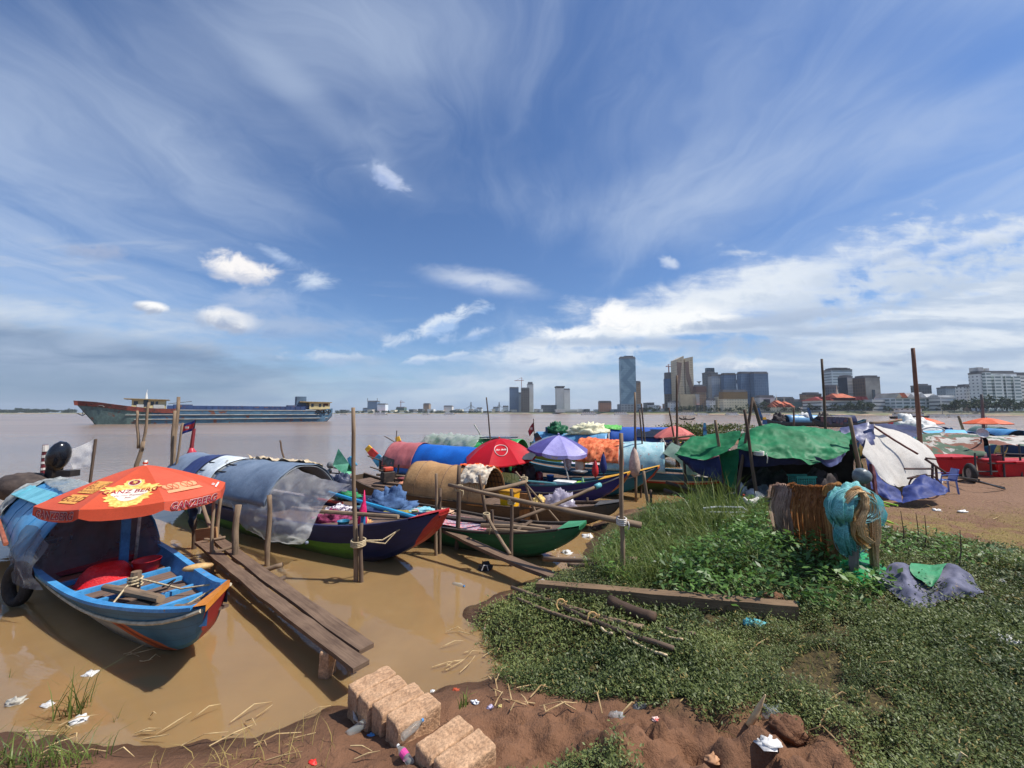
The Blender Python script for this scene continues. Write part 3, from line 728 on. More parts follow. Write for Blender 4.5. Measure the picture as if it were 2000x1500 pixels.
temple(1530,1552,795,776,'smaller orange roofed temple hall right of the black screen block',26)
tower('apartment_block','grey apartment row rising behind the temple roofs','building',1520,1522,1551,778,F_dark,130)
tower('office_block','greenish glass block between the temple and the beige flats','building',1549,1551,1566,783,M('green_glass',(96,120,122),rough=0.3,nscale=0.1),60)
tower('apartment_block','beige flats with balconies left of the tall dark mooring pole','building',1566,1574,1605,769.5,F_brown,70,cap=(0.8,1))
tower('apartment_tower','tall banded grey tower with a stepped curved roof','tower',1612,1627,1668,722,facade('f_curve',(176,186,190),(84,100,112),30,3.6,1.3),120,extra=lambda t,p,z,Y:prism(MB(),inset(p,0.7),z,z+3,0,0).build('upper_roof',WHITEW,t))
tower('office_tower','dark fronted tower with a white stripe before the banded tower','tower',1639,1657,1668,735.5,facade('f_wstripe',(206,206,200),(196,196,190),8,3.6,0.3),70,extra=lambda t,p,z,Y:prism(MB(),[(p[3][0]-.4,p[3][1]),(p[0][0]-.4,p[0][1]),(p[0][0],p[0][1]-.2),(p[3][0],p[3][1])],LANDZ,z-1,0,0).build('dark_side',DARKG,t))
tower('office_tower','grey tower, left side coloured shade brown, with a recessed slot down its front','tower',1668,1692,1721,736.5,M('pale_concrete',(168,166,158),nscale=0.05),60,extra=lambda t,p,z,Y:[prism(MB(),[(p[3][0]-.4,p[3][1]),(p[0][0]-.4,p[0][1]),(p[0][0],p[0][1]-.2),(p[3][0],p[3][1])],LANDZ,z-1,0,0).build('shaded_side',facade('f_shaded_side',(104,88,74),(80,68,58),3,3.6,0.5),t),prism(MB(),box_of(p,0.42,0.60,-0.4,0.5),LANDZ,z-14,0,0).build('slot',DARKG,t)])  # left face painted darker brown: its shade is put into the colour
tower('office_block','small dark blue block at the left foot of the dark fronted tower','building',1619,1621,1640,755,F_dark,62)
def palace():
 Y=shoreD(1652)+26;X=lambda px:(px-1000)/751*Y;z1=zpx(782,Y);z2=zpx(768,Y)
 t=thing('riverside_hotel','wide white riverside hall with red tiled roofs and a central pale spire','building',(X(1652),Y+12,LANDZ))
 prism(MB(),[(X(1604),Y),(X(1700),Y),(X(1700),Y+26),(X(1604),Y+26)],LANDZ-1,z1,0,0).build('wall',F_band,t)
 mb=MB()
 mb.add([(X(1602),Y-2,z1),(X(1702),Y-2,z1),(X(1702),Y+28,z1),(X(1602),Y+28,z1),(X(1610),Y+13,zpx(774,Y)),(X(1694),Y+13,zpx(774,Y))],[(0,1,5,4),(2,3,4,5),(1,2,5),(3,0,4)]);mb.build('red_roof',REDROOF,t)
 mb=MB();zb=zpx(777,Y)
 mb.add([(X(1630),Y-3,zb),(X(1667),Y-3,zb),(X(1667),Y+20,zb),(X(1630),Y+20,zb),(X(1637),Y+8,z2),(X(1660),Y+8,z2)],[(0,1,5,4),(2,3,4,5),(1,2,5),(3,0,4)]);mb.build('orange_roof',REDTILE,t)
 for k,px in enumerate((1612,1619,1668,1675,1682,1689)):
  mb=MB();mb.add([(X(px-2.6),Y-2.4,z1+0.5),(X(px+2.6),Y-2.4,z1+0.5),(X(px),Y-2.4,z1+4),(X(px),Y+9,z1+4),(X(px-2.6),Y+3,z1+.5),(X(px+2.6),Y+3,z1+.5)],[(0,1,2),(0,2,3,4),(1,5,3,2)]);mb.build('gable',REDROOF,t)
 MB().lathe([(2.6,0),(2.0,2),(1.2,4),(0.7,7),(0.3,10),(0.05,14)],10,M=Matrix.Translation((X(1648),Y+8,z2-4))).build('spire',CREAM,t)
palace()
tower('office_block','plain white block right of the red roofed riverside hall','building',1700,1703,1730,780,F_band,25,cap='none')
tower('office_block','distant blue grey block seen past the plain white block','building',1725,1727,1745,771.5,F_blue,180)
def gabled():
 Y=shoreD(1790)+26;X=lambda px:(px-1000)/751*Y;z1=zpx(777,Y)
 t=thing('apartment_block','white balconied block with a row of peaked roofs behind the ferry','building',(X(1790),Y+10,LANDZ))
 prism(MB(),[(X(1748),Y),(X(1836),Y),(X(1836),Y+22),(X(1748),Y+22)],LANDZ-1,z1,0,0).build('wall',F_bal,t)
 for a,b,pk,mt in((1748,1760,768,CREAM),(1757,1771,767,REDTILE),(1768,1786,769,WHITEW),(1786,1808,766,WHITEW),(1806,1836,769,WHITEW)):
  mb=MB();c=(a+b)/2;zp=zpx(pk,Y)
  mb.add([(X(a),Y-1.5,z1),(X(b),Y-1.5,z1),(X(c),Y-1.5,zp),(X(a),Y+22,z1),(X(b),Y+22,z1),(X(c),Y+22,zp)],[(0,1,2),(0,2,5,3),(1,4,5,2)]);mb.build('peaked_roof',mt,t)
gabled()
tower('office_block','dark block under construction above the peaked white roofs','building',1793,1797,1821,753,F_dark,110,cap=(0.7,1))
tower('pavilion','low hall with a bright white sheet roof right of the peaked block','building',1834,1836,1868,776,F_band,22,roofm=M('bright_roof',(226,226,222),nscale=0.1),cap=(1.0,1.0))
tower('office_block','grey stepped block behind the bright sheet roof','building',1843,1849,1875,757,F_grey,110,cap=(0.6,1))
tower('apartment_block','plain white block just left of the big balcony block','building',1877,1888,1902,754,F_white,70,cap=(0.7,1))
def bigflats(t,p,z,Y):
 for f0,f1,dz in((0.05,0.20,0),(0.28,0.52,-2),(0.58,0.72,-3),(0.80,0.99,-4)):
  prism(MB(),box_of(p,f0,f1,-3,4),LANDZ,z+dz,0,0).build('balcony_bay',F_bal,t)
 prism(MB(),box_of(p,0.10,0.24,4,8),z,z+6,0,0).build('lift_tower',WHITEW,t);prism(MB(),box_of(p,0.30,0.40,4,8),z,z+5,0,0).build('lift_tower',WHITEW,t)
tower('apartment_block','large white balcony block at the right edge of the skyline','building',1900,1918,1990,728,F_white,60,extra=bigflats)
tower('apartment_block','long white block with blue bands running out past the big balcony block','building',1986,1992,2100,731,F_band,75)
k=0
for px in list(range(655,1010,9))+list(range(1044,1210,11))+list(range(1255,1330,10))+list(range(1365,1420,12))+list(range(1500,1625,9))+list(range(1700,1760,10))+list(range(1835,1910,11)):
 w=random.uniform(5,13);h=random.uniform(798.5,803.5)if px<1240 else random.uniform(786,799)
 if random.random()<0.25:continue
 tower('low_building','low pale building in the row along the far shore','building',px,px,px+w,h,random.choice([F_low,F_white,F_cream,F_grey,F_dark,F_brown]),random.uniform(30,130),cap='none',roofm=random.choice([ROOFG,REDTILE,WHITEW]),group='low buildings along the far shore')
tower('market_hall','long dark glazed hall left of the striped hatted tower','building',1058,1058,1087,791,F_dark,60,cap='none')
tower('market_hall','long low white roofed hall below the striped towers','building',1086,1086,1150,799.5,F_band,28,cap='none',roofm=WHITEW)
def bridge():
 Y=1150.0;X=lambda px:(px-1000)/751*Y;zd=zpx(803.6,Y)
 t=thing('cable_bridge','distant cable stayed bridge with two slim pylons','bridge',(X(948),Y,0))
 MB().beam((X(860),Y,zd),(X(1030),Y,zd),12,2.0).build('deck',STEEL,t)
 for px in(920,975):
  MB().beam((X(px),Y,-2),(X(px),Y,zpx(785.5,Y)),3.0,3.0).build('pylon',M('pylon_concrete',(118,116,114)),t)
  mb=MB()
  for q in range(1,8):
   for s in(-1,1):mb.tube([(X(px),Y,zpx(786+q*1.1,Y)),(X(px+s*q*3.6),Y,zd+1)],0.22,3)
  mb.build('cables',M('cable_grey',(150,156,164)),t)
 for px in range(868,1030,12):MB().beam((X(px),Y,-2),(X(px),Y,zd),2,2).build('pier',STEEL,t)
bridge()
def leaf_mat(name,c1,c2,trans=0.25,rough=0.55):
 if name in MATS:return MATS[name]
 m=bpy.data.materials.new(name);m.use_nodes=True;t=m.node_tree;t.nodes.clear();N=NT(t)
 out=N.n('ShaderNodeOutputMaterial');b=N.n('ShaderNodeBsdfPrincipled');tl=N.n('ShaderNodeBsdfTranslucent');mx=N.n('ShaderNodeMixShader')
 at=N.n('ShaderNodeAttribute',attribute_name='tint')
 c=N.mix(at.outputs['Fac'],(*srgb(*c1),1),(*srgb(*c2),1))
 N.put(b.inputs['Base Color'],c);b.inputs['Roughness'].default_value=rough;b.inputs['Specular IOR Level'].default_value=0.35
 N.put(tl.inputs[0],c);mx.inputs[0].default_value=trans
 t.links.new(b.outputs[0],mx.inputs[1]);t.links.new(tl.outputs[0],mx.inputs[2]);t.links.new(mx.outputs[0],out.inputs[0])
 MATS[name]=m;return m
def leaf_quads(C,U,W,size_l,size_w,tint):
 """diamond leaves: centres C, long axes U, width axes W (n,3)"""
 n=len(C);sl=size_l[:,None];sw=size_w[:,None]
 V=np.stack([C,C+U*sl*0.5+W*sw*0.5,C+U*sl,C+U*sl*0.5-W*sw*0.5],1).reshape(-1,3)
 return V,np.arange(n*4).reshape(n,4),np.repeat(tint,4)
def unit(a):return a/(np.linalg.norm(a,axis=1,keepdims=True)+1e-9)
def crown(name,parent,c,r,n,size,mat,clumps=14,seed=0):
 g=np.random.default_rng(seed)
 cc=unit(g.normal(size=(clumps,3)))*g.uniform(0.25,0.95,(clumps,1))**0.6
 cr=g.uniform(0.22,0.42,clumps);pick=g.integers(0,clumps,n)
 p=cc[pick]+unit(g.normal(size=(n,3)))*(g.uniform(0,1,(n,1))**0.45)*cr[pick][:,None]
 p[:,2]=np.where(p[:,2]<-0.55,-0.55+0.2*g.uniform(size=n),p[:,2])
 C=np.array(c)+p*np.array(r)
 U=unit(g.normal(size=(n,3))+[0,0,-0.2]);W=unit(np.cross(U,g.normal(size=(n,3))))
 V,F,T=leaf_quads(C,U,W,size*g.uniform(0.6,1.3,n),size*g.uniform(0.4,0.8,n),np.clip(0.45+0.25*g.normal(size=n),0,1))
 o=np_mesh(name,V,F,mat,T)
 if parent is not None:adopt(o,parent)
 return o
FARLEAF=leaf_mat('far_leaves',(30,46,30),(66,84,46))
FARLEAF2=leaf_mat('far_leaves_hazed',(44,60,52),(70,86,66))  # distance haze put into a bluer leaf colour
BARK=M('bark',(92,78,64),rough=0.9)
def far_tree(px,ytop,wpx,off,label,group,mat=FARLEAF,zb=None,seed=0):
 D=shoreD(px)+off;x=(px-1000)/751*D;zt=zpx(ytop,D);zb=LANDZ-0.3 if zb is None else zb;r=wpx/751*D/2;h=zt-zb
 t=thing('tree',label,'tree',(x,D,zb),group)
 MB().tube([(x,D,zb-1),(x+0.1,D,zb+h*0.5)],[0.35,0.2],6).build('trunk',BARK,t)
 crown('crown',t,(x,D,zb+h*0.56),(r,r,h*0.50),420,max(0.5,r*0.22),mat,12,seed)
sd=100
for px in list(range(1250,1560,9)):
 if random.random()<0.25:continue
 far_tree(px+random.uniform(-3,3),random.uniform(791,798),random.uniform(9,18),random.uniform(17,28),'rounded dark green tree in the row on the far bank','trees in the row on the far bank',seed=sd);sd+=1
for px,yt,w in((1470,784,24),(1492,785,26),(1630,789,26),(1585,790,22),(1608,792,20),(1655,787,26),(1668,784,28),(1684,785,30),(1697,788,20),(1862,783,26),(1880,777,34),(1905,779,36),(1928,774,44),(1955,777,40),(1978,785,34),(2003,782,40),(1842,790,22),(1800,792,22),(1770,793,18),(1735,794,16)):
 far_tree(px,yt,w,random.uniform(16,22),'large bushy dark tree on the right stretch of the far bank','large trees on the right stretch of the far bank',seed=sd);sd+=1
for px in range(-120,150,9):
 far_tree(px+random.uniform(-4,4),800+random.uniform(-2.6,1.6)+(1.5 if px>110 else 0),random.uniform(9,24),40,'low haze-tinted tree on the flat bank left of the barge','trees on the flat bank at the left',FARLEAF2,1.6,sd);sd+=1
for px in range(660,1010,13):
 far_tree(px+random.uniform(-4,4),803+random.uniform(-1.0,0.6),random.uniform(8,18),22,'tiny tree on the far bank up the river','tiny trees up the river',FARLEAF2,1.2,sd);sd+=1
def barge():
 b0=P(182,829.5,0);b1=P(646,823.2,0);ax=(b1-b0);L=ax.length;ax.normalize();nr=Vector((ax.y,-ax.x,0))
 if nr.y>0:nr=-nr
 base=b0-nr*4
 T=Matrix(((ax.x,nr.x,0,base.x),(ax.y,nr.y,0,base.y),(0,0,1,0),(0,0,0,1)))
 t=thing('cargo_barge','long rusty blue cargo barge with a raked bow lying out on the river','barge',base)
 hw=4.0
 rust=M('barge_blue',(84,130,152),(72,104,128),rough=0.7,nscale=0.16,contrast=(0.35,0.6),wear=(116,76,62),wear_amt=0.16,fscale=2,stretch=(0.5,0.5,1.3),fine=0.2)
 teal=M('barge_bow_teal',(94,116,112),(78,98,98),rough=0.7,nscale=0.2,wear=(112,74,60),wear_amt=0.14,fscale=2,fine=0.2)
 redp=M('barge_red',(120,58,48),(92,50,46),rough=0.75,nscale=0.3,wear=(70,48,44),wear_amt=0.2,fscale=2)
 def sheer(s):return 3.0+1.35*max(0,1-s/0.24)**1.5+0.5*max(0,(s-0.86)/0.14)
 def half(s):return hw*min(1,max(0.02,(s+0.06)/0.17))**0.55 if s<0.12 else hw*(1-0.35*max(0,(s-0.95)/0.05))
 NS=48;mb=MB(T);rows=[]
 ss=[-0.075+(1.02+0.075)*(i/NS)**1.15 for i in range(NS+1)]
 for s in ss:
  zk=-1.0 if s>0.0 else-0.2+(-s/0.075)*4.6
  if s>0.97:zk=-1.0+(s-0.97)/0.05*2.2
  w=half(s);zt=sheer(max(s,0))+(0.0 if s>0 else 0.25*-s/0.075);zk=min(zk,zt-0.15)
  rows.append([(s*L,yy*w,zk+(zt-zk)*f)for yy,f in((1,1),(0.97,0.72),(0.93,0.45),(0.86,0.15),(0.5,0.0),(-0.5,0),(-0.86,0.15),(-0.93,0.45),(-0.97,0.72),(-1,1))])
 vs=[q for r in rows for q in r];w=10
 for i in range(NS):
  for j in range(w-1):
   s=(ss[i]+ss[i+1])/2
   low=(rows[i][j][2]+rows[i][j+1][2]+rows[i+1][j][2])/3
   mi=2 if low<0.12 else(1 if s<0.2 else 0)
   mb.add([vs[i*w+j],vs[i*w+j+1],vs[(i+1)*w+j+1],vs[(i+1)*w+j]],[(0,1,2,3)],mi)
 mb.add(rows[-1],[tuple(range(w))],0)
 mb.build('hull',[rust,teal,redp],t)
 mb=MB(T)
 for i in range(NS):mb.add([rows[i][0],rows[i+1][0],rows[i+1][-1],rows[i][-1]],[(0,1,2,3)])
 mb.build('deck',M('barge_deck',(104,84,76),nscale=0.5),t)
 mb=MB(T)
 for sy in(1,-1):
  for i in range(NS):
   if ss[i]>0.27:break
   a,b=rows[i][0 if sy>0 else-1],rows[i+1][0 if sy>0 else-1];h=0.75
   mb.add([(a[0],a[1]*1.012,a[2]-0.7),(b[0],b[1]*1.012,b[2]-0.7),(b[0]-0.15,b[1]*1.02,b[2]+0.25),(a[0]-0.15,a[1]*1.02,a[2]+0.25)],[(0,1,2,3)])
 mb.build('bow_bulwark',redp,t,solid=0.12)
 for z,mt,s0 in((2.95,M('rail_pale',(150,150,146),wear=(96,66,54),wear_amt=0.1,nscale=0.5),0.17),(1.9,MATS['rail_pale'],0.10),(0.95,MATS['rail_pale'],0.13)):
  MB(T).tube([(s*L,half(s)*(0.99+0.012)-(0.15 if z<1 else 0.02),z)for s in[s0+(0.99-s0)*k/14 for k in range(15)]],0.11,5).build('rub_rail',mt,t)
 x0,x1=0.245*L,0.86*L
 mb=MB(T)
 for y in(-3.3,3.3):mb.beam((x0,y,3.35),(x1,y,3.35),0.15,1.3)
 for x in(x0,x1):mb.beam((x,-3.3,3.35),(x,3.3,3.35),0.15,1.3)
 for k in range(25):
  x=x0+(x1-x0)*k/24;mb.beam((x,3.42,2.75),(x,3.42,3.95),0.12,0.12)
 mb.build('hold_coaming',M('coaming_blue',(58,80,122),(44,60,96),nscale=0.4,wear=(110,76,60),wear_amt=0.14),t)
 mb=MB(T)
 for k in range(9):
  x=x0+3+k*2.6;mb.beam((x,-3.1,3.9+random.uniform(-.1,.1)),(x+2.4,-3.1,3.9),1.4,0.25)
 mb.build('hatch_cover',M('hatch_olive',(70,76,64)),t)
 hz=3.3;xa,xb=0.115*L,0.235*L
 mb=MB(T);mb.hexa([(xa,-2.2,hz),(xb,-2.2,hz),(xb,2.2,hz),(xa,2.2,hz),(xa,-2.2,hz+1.9),(xb,-2.2,hz+1.9),(xb,2.2,hz+1.9),(xa,2.2,hz+1.9)])
 mb.build('wheelhouse',M('house_cream',(206,190,140),(190,174,128),nscale=0.6,wear=(120,100,80),wear_amt=0.06),t)
 for k,(f0,f1)in enumerate(((0.06,0.18),(0.34,0.48),(0.56,0.66),(0.70,0.78))):
  MB(T).beam((xa+(xb-xa)*f0,2.23,hz+1.15),(xa+(xb-xa)*f1,2.23,hz+1.15),0.06,0.8 if k!=1 else 1.5).build('window',DARKG,t)
 MB(T).beam((xa+0.8,2.26,hz+0.45),(xa+1.9,2.26,hz+0.45),0.06,0.85).build('white_panel',WHITEW,t)
 MB(T).beam((xb-1.9,2.26,hz+0.45),(xb-0.1,2.26,hz+0.45),0.06,0.85).build('white_panel',WHITEW,t)
 MB(T).hexa([(xa-1.2,-2.8,hz+1.95),(xb+0.6,-2.8,hz+1.85),(xb+0.6,2.8,hz+1.85),(xa-1.2,2.8,hz+1.95),(xa-1.2,-2.8,hz+2.15),(xb+0.6,-2.8,hz+2.0),(xb+0.6,2.8,hz+2.0),(xa-1.2,2.8,hz+2.15)]).build('roof',M('roof_straw',(150,128,86)),t)
 mb=MB(T);xm=(xa+xb)/2-0.6;mb.tube([(xm,0,hz+2.1),(xm,0,hz+3.5)],[0.28,0.10],8);mb.tube([(xm,0,hz+3.5),(xm+0.1,0,hz+4.2)],0.05,5);mb.build('mast',WHITEW,t)
 MB(T).box((xb+3,1,3.7),(3.4,3,1.1)).build('deck_winch',M('winch_blue',(66,92,130),wear=(120,86,66),wear_amt=0.2),t)
 MB(T).tube([(xb+0.5,1.5,4.4),(xb+4.5,1.5,5.0)],0.09,5).build('boom',STEEL,t)
 xa,xb=0.885*L,1.0*L
 MB(T).hexa([(xa,-2.6,3.3),(xb,-2.6,3.3),(xb,2.6,3.3),(xa,2.6,3.3),(xa,-2.6,5.1),(xb,-2.6,5.1),(xb,2.6,5.1),(xa,2.6,5.1)]).build('after_house',MATS['house_cream'],t)
 MB(T).hexa([(xa-2.4,-3.1,5.15),(xb+0.4,-3.1,5.1),(xb+0.4,3.1,5.1),(xa-2.4,3.1,5.15),(xa-2.4,-3.1,5.4),(xb+0.4,-3.1,5.3),(xb+0.4,3.1,5.3),(xa-2.4,3.1,5.4)]).build('roof',MATS['roof_straw'],t)
 for f0,f1 in((0.08,0.2),(0.45,0.56),(0.66,0.74)):MB(T).beam((xa+(xb-xa)*f0,2.63,4.4),(xa+(xb-xa)*f1,2.63,4.4),0.06,0.8).build('window',DARKG,t)
 MB(T).beam((xb-1.5,2.64,4.6),(xb-0.5,2.64,4.6),0.06,0.5).build('red_board',redp,t)
 MB(T).box((0.845*L,0.5,5.1),(2.3,2.4,3.2)).build('water_tank',M('tank_blue',(88,110,132),nscale=0.6),t)
 MB(T).box((0.83*L,0.6,3.9),(5,3,0.9)).build('engine_hatch',MATS['winch_blue'],t)
 for q in(0.925,0.95,0.965,0.995):
  c=Vector((q*L,half(q)+0.16,2.75));MB(T).tube([c+Vector((0.42*math.cos(a),0,0.42*math.sin(a)))for a in[2*math.pi*k/12 for k in range(13)]],0.13,6,caps=False).build('tyre_fender',M('tyre_black',(30,30,32),rough=0.8),t)
 mb=MB(T);mb.tube([(-2.0,0.4,4.6),(-2.1,0.3,2.0)],0.07,5);mb.tube([(-2.9,0.3,2.3),(-2.1,0.3,1.8),(-1.2,0.3,2.6)],0.10,5);mb.build('anchor',STEEL,t)
 c=T@Vector((0,0,0));MB(T).tube([(0.7+0.5*math.cos(a),half(0.02)*1.03+0.35*math.cos(a),3.55+0.3*math.sin(a))for a in[math.pi*k/6 for k in range(7)]],0.07,5).build('eye_mark',MATS['rail_pale'],t)
barge()
WBOAT=M('boat_white',(220,220,216),nscale=0.5)
def ferry(px,yw,lpx,label,hull=WBOAT,decks=1,group=None,roof=WBOAT):
 c=P(px,yw,0);L=lpx/751*c.y;w=L*0.2;t=thing('ferry',label,'ferry',c,group)
 T=Matrix.Translation(c)
 h=L*0.07
 MB(T).hexa([(-L*.45,-w/2,-.3),(L*.42,-w/2,-.3),(L*.42,w/2,-.3),(-L*.45,w/2,-.3),(-L*.5,-w/2,h),(L*.5,-w/2,h*1.3),(L*.5,w/2,h*1.3),(-L*.5,w/2,h)]).build('hull',hull,t)
 for k in range(decks):
  z=h*1.2+k*h*1.7
  MB(T).box((-L*.03,0,z+h*.6),(L*(.78-.12*k),w*.8,h*1.1)).build('cabin',facade('f_ferry',(210,208,204),(84,88,92),2.2,9,0.7),t)
  MB(T).box((-L*.03,0,z+h*1.35),(L*(.86-.12*k),w,h*.25)).build('roof',roof,t)
 MB(T).tube([(L*.3,0,h),(L*.3,0,h*4+decks*h)],0.012*L,5).build('mast',STEEL,t)
 return t
for px,yw,l,lb in((743,810.5,27,'white river boat moored below the dark blue twin towers'),(832,810,15,'dark river boat below the narrow beige tower'),(878,810,22,'white river boat below the white striped block'),(1150,810.5,31,'longest white ferry left of the tall glass tower'),(1213,810.5,28,'white ferry right under the tall glass tower'),(1320,811,26,'white ferry under the round unfinished tower'),(1345,811,28,'white ferry under the wedge towers'),(1372,811,22,'white ferry under the beige hotel'),(1430,811,26,'white ferry under the gold banded block'),(1497,811,18,'white ferry under the black screen'),(672,810.5,14,'small white boat just right of the barge stern'),(947,809.5,12,'small boat under the bridge')):
 ferry(px,yw,l,lb,decks=1)
ferry(1776,818,66,'large two deck passenger ferry with dark hull before the peaked white block',M('ferry_dark',(70,60,60),nscale=0.5),2,roof=M('ferry_roof',(172,164,160),nscale=0.3))
for k,px in enumerate((1830,1868,1905)):
 ferry(px,815.5,38,['sleek white launch right of the large ferry','white launch with a long flat awning','white launch nearest the tall white pole on the right'][k],WBOAT,1,roof=M('awning_cream',(200,194,176)))
def canoe(px,yw,lpx):
 c=P(px,yw,0);L=lpx/751*c.y;T=Matrix.Translation(c);t=thing('canoe','small dark canoe with two paddlers out on the river','canoe',c)
 mb=MB(T);n=12
 for k in range(n):
  a,b=(k/n*2-1),((k+1)/n*2-1);ha,hb=0.35+0.55*a**4,0.35+0.55*b**4;wa,wb=0.45*(1-a**2)+.03,0.45*(1-b**2)+.03
  mb.hexa([(a*L/2,-wa*.6,ha-.5),(b*L/2,-wb*.6,hb-.5),(b*L/2,wb*.6,hb-.5),(a*L/2,wa*.6,ha-.5),(a*L/2,-wa,ha),(b*L/2,-wb,hb),(b*L/2,wb,hb),(a*L/2,wa,ha)])
 mb.build('hull',M('canoe_dark',(50,44,44)),t)
 for x,lb in((-L*.22,'person in dark clothes seated at the stern of the canoe'),(-L*.12,'person in dark clothes seated amidships in the canoe')):
  o=seated(T@Vector((x,0,0.25)),0.0,M('dark_clothes',(52,48,54)),M('skin',(150,108,84)),lb)
def seated(base,yaw,cloth,skin,label,cat='person',hat=None,s=1.0):
 """a person sitting, legs forward, arms on the knees; one continuous skin-modifier body"""
 vs=[(0,0,.12),(0,0,.35),(0,0,.55),(0.02,0,.66),(0.03,0,.74),(0.04,0,.86),(.38,.12,.22),(.42,.13,-.16),(.38,-.12,.22),(.42,-.13,-.16),(.0,.2,.56),(.12,.26,.34),(.34,.18,.3),(.0,-.2,.56),(.12,-.26,.34),(.34,-.18,.3)]
 es=[(0,1),(1,2),(2,3),(3,4),(4,5),(0,6),(6,7),(0,8),(8,9),(2,10),(10,11),(11,12),(2,13),(13,14),(14,15)]
 rr=[.15,.14,.15,.06,.07,.10,.085,.05,.085,.05,.06,.045,.035,.06,.045,.035]
 me=bpy.data.meshes.new('person');Rm=Matrix.Rotation(yaw,4,'Z')
 me.from_pydata([tuple(Rm@(Vector(q)*s))for q in vs],es,[]);me.materials.append(cloth)
 o=bpy.data.objects.new('person',me);COL.objects.link(o);o.location=base
 md=o.modifiers.new('skin','SKIN');md.use_smooth_shade=True
 for k,sv in enumerate(me.skin_vertices[0].data if me.skin_vertices else[]):sv.radius=(rr[k]*s,rr[k]*s);sv.use_root=(k==0)
 if not me.skin_vertices:
  bm=bmesh.new();bm.from_mesh(me);ly=bm.verts.layers.skin.verify();bm.verts.ensure_lookup_table()
  for k,v in enumerate(bm.verts):v[ly].radius=(rr[k]*s,rr[k]*s);v[ly].use_root=(k==0)
  bm.to_mesh(me);bm.free()
 sb=o.modifiers.new('subd','SUBSURF');sb.levels=sb.render_levels=1
 tag(o,label,cat)
 mb=MB(Matrix.Translation(base)@Rm);mb.ball(Vector((.06,0,.87))*s,(.085*s,.075*s,.11*s),10,8);mb.ball(Vector((.145,0,.86))*s,.016*s,6,4)
 h=mb.build('face',skin,None,True);h.parent=o;h.matrix_parent_inverse=Matrix.Translation(-Vector(base))
 mb=MB(Matrix.Translation(base)@Rm);mb.ball(Vector((.045,0,.90))*s,(.092*s,.084*s,.09*s),10,8)
 h=mb.build('hair',M('black_hair',(26,22,22)),None,True);h.parent=o;h.matrix_parent_inverse=Matrix.Translation(-Vector(base))
 return o
canoe(1342,820,31)
# ------------------------------------------------------------------ cloth, text, umbrellas, boats
from mathutils import noise as mnoise
def catrom(p,u):
 n=len(p)-1
 if n==0:return p[0]
 x=u*n;i=min(int(x),n-1);f=x-i
 p1,p2=p[i],p[i+1];p0=p[i-1]if i>0 else p1*2-p2;p3=p[i+2]if i+2<=n else p2*2-p1
 return 0.5*((2*p1)+(p2-p0)*f+(2*p0-5*p1+4*p2-p3)*f*f+(3*p1-p0-3*p2+p3)*f**3)
def patch(rows,nu=40,nv=24,wr=0.02,ws=4.0,seed=0.0,stretch=(1,1,1),hem=None):
 """cloth surface through control rows of world points, with creases"""
 rows=[[Vector(q)for q in r]for r in rows];grid=[]
 for j in range(nv+1):
  v=j/nv;grid.append([])
  for i in range(nu+1):grid[j].append(catrom([catrom(r,i/nu)for r in rows],v))
 mb=MB();vs=[]
 for j in range(nv+1):
  for i in range(nu+1):
   p=grid[j][i];a=grid[j][min(i+1,nu)]-grid[j][max(i-1,0)];b=grid[min(j+1,nv)][i]-grid[max(j-1,0)][i]
   nrm=a.cross(b);nrm=nrm.normalized()if nrm.length>1e-9 else Vector((0,0,1))
   q=Vector((p.x*stretch[0],p.y*stretch[1],p.z*stretch[2]))*ws+Vector((seed,seed*1.7,0))
   d=mnoise.fractal(q,0.9,2.1,4)*wr+abs(mnoise.noise(q*0.7+Vector((3.3,1,2))))*wr*1.4
   e=Vector((0,0,0))
   if hem and(j==nv):e=Vector((0,0,mnoise.noise(q*2.0)*hem))
   vs.append(p+nrm*d+e)
 w=nu+1;fs=[(j*w+i,j*w+i+1,(j+1)*w+i+1,(j+1)*w+i)for j in range(nv)for i in range(nu)]
 mb.add(vs,fs);return mb
def W(*t):return PD(*t)
_tc={}
def text_mesh(s,fat=0.0,shear=0.0):
 k=(s,fat,shear)
 if k in _tc:return _tc[k]
 cu=bpy.data.curves.new('lettering','FONT');cu.body=s;cu.align_x='CENTER';cu.align_y='CENTER';cu.offset=fat;cu.shear=shear;cu.resolution_u=3;cu.size=1
 o=bpy.data.objects.new('lettering',cu);COL.objects.link(o);dg=bpy.context.evaluated_depsgraph_get()
 me=bpy.data.meshes.new_from_object(o.evaluated_get(dg));V=[v.co.copy()for v in me.vertices];F=[tuple(p.vertices)for p in me.polygons]
 bpy.data.objects.remove(o);bpy.data.curves.remove(cu);bpy.data.meshes.remove(me);_tc[k]=(V,F);return V,F
def flat_shape(mb,pts,f,mi=0,fan=True):
 """2-D outline mapped through f, filled as a fan about its centre"""
 c=(sum(p[0]for p in pts)/len(pts),sum(p[1]for p in pts)/len(pts));n=len(pts)
 mb.add([f(*c)]+[f(*p)for p in pts],[(0,1+i,1+(i+1)%n)for i in range(n)],mi)
def ell(cx,cy,rx,ry,n=24,lob=0,amp=0.0,a0=0.0):return[(cx+rx*math.cos(a)*(1+amp*math.cos(lob*a)),cy+ry*math.sin(a)*(1+amp*math.cos(lob*a)))for a in[a0+2*math.pi*k/n for k in range(n)]]
def put_text(mb,s,cx,cy,size,f,fat=0.0,shear=0.0,sx=1.0,mi=0):
 V,F=text_mesh(s,fat,shear);mb.add([f(cx+v.x*size*sx,cy+v.y*size)for v in V],F,mi)
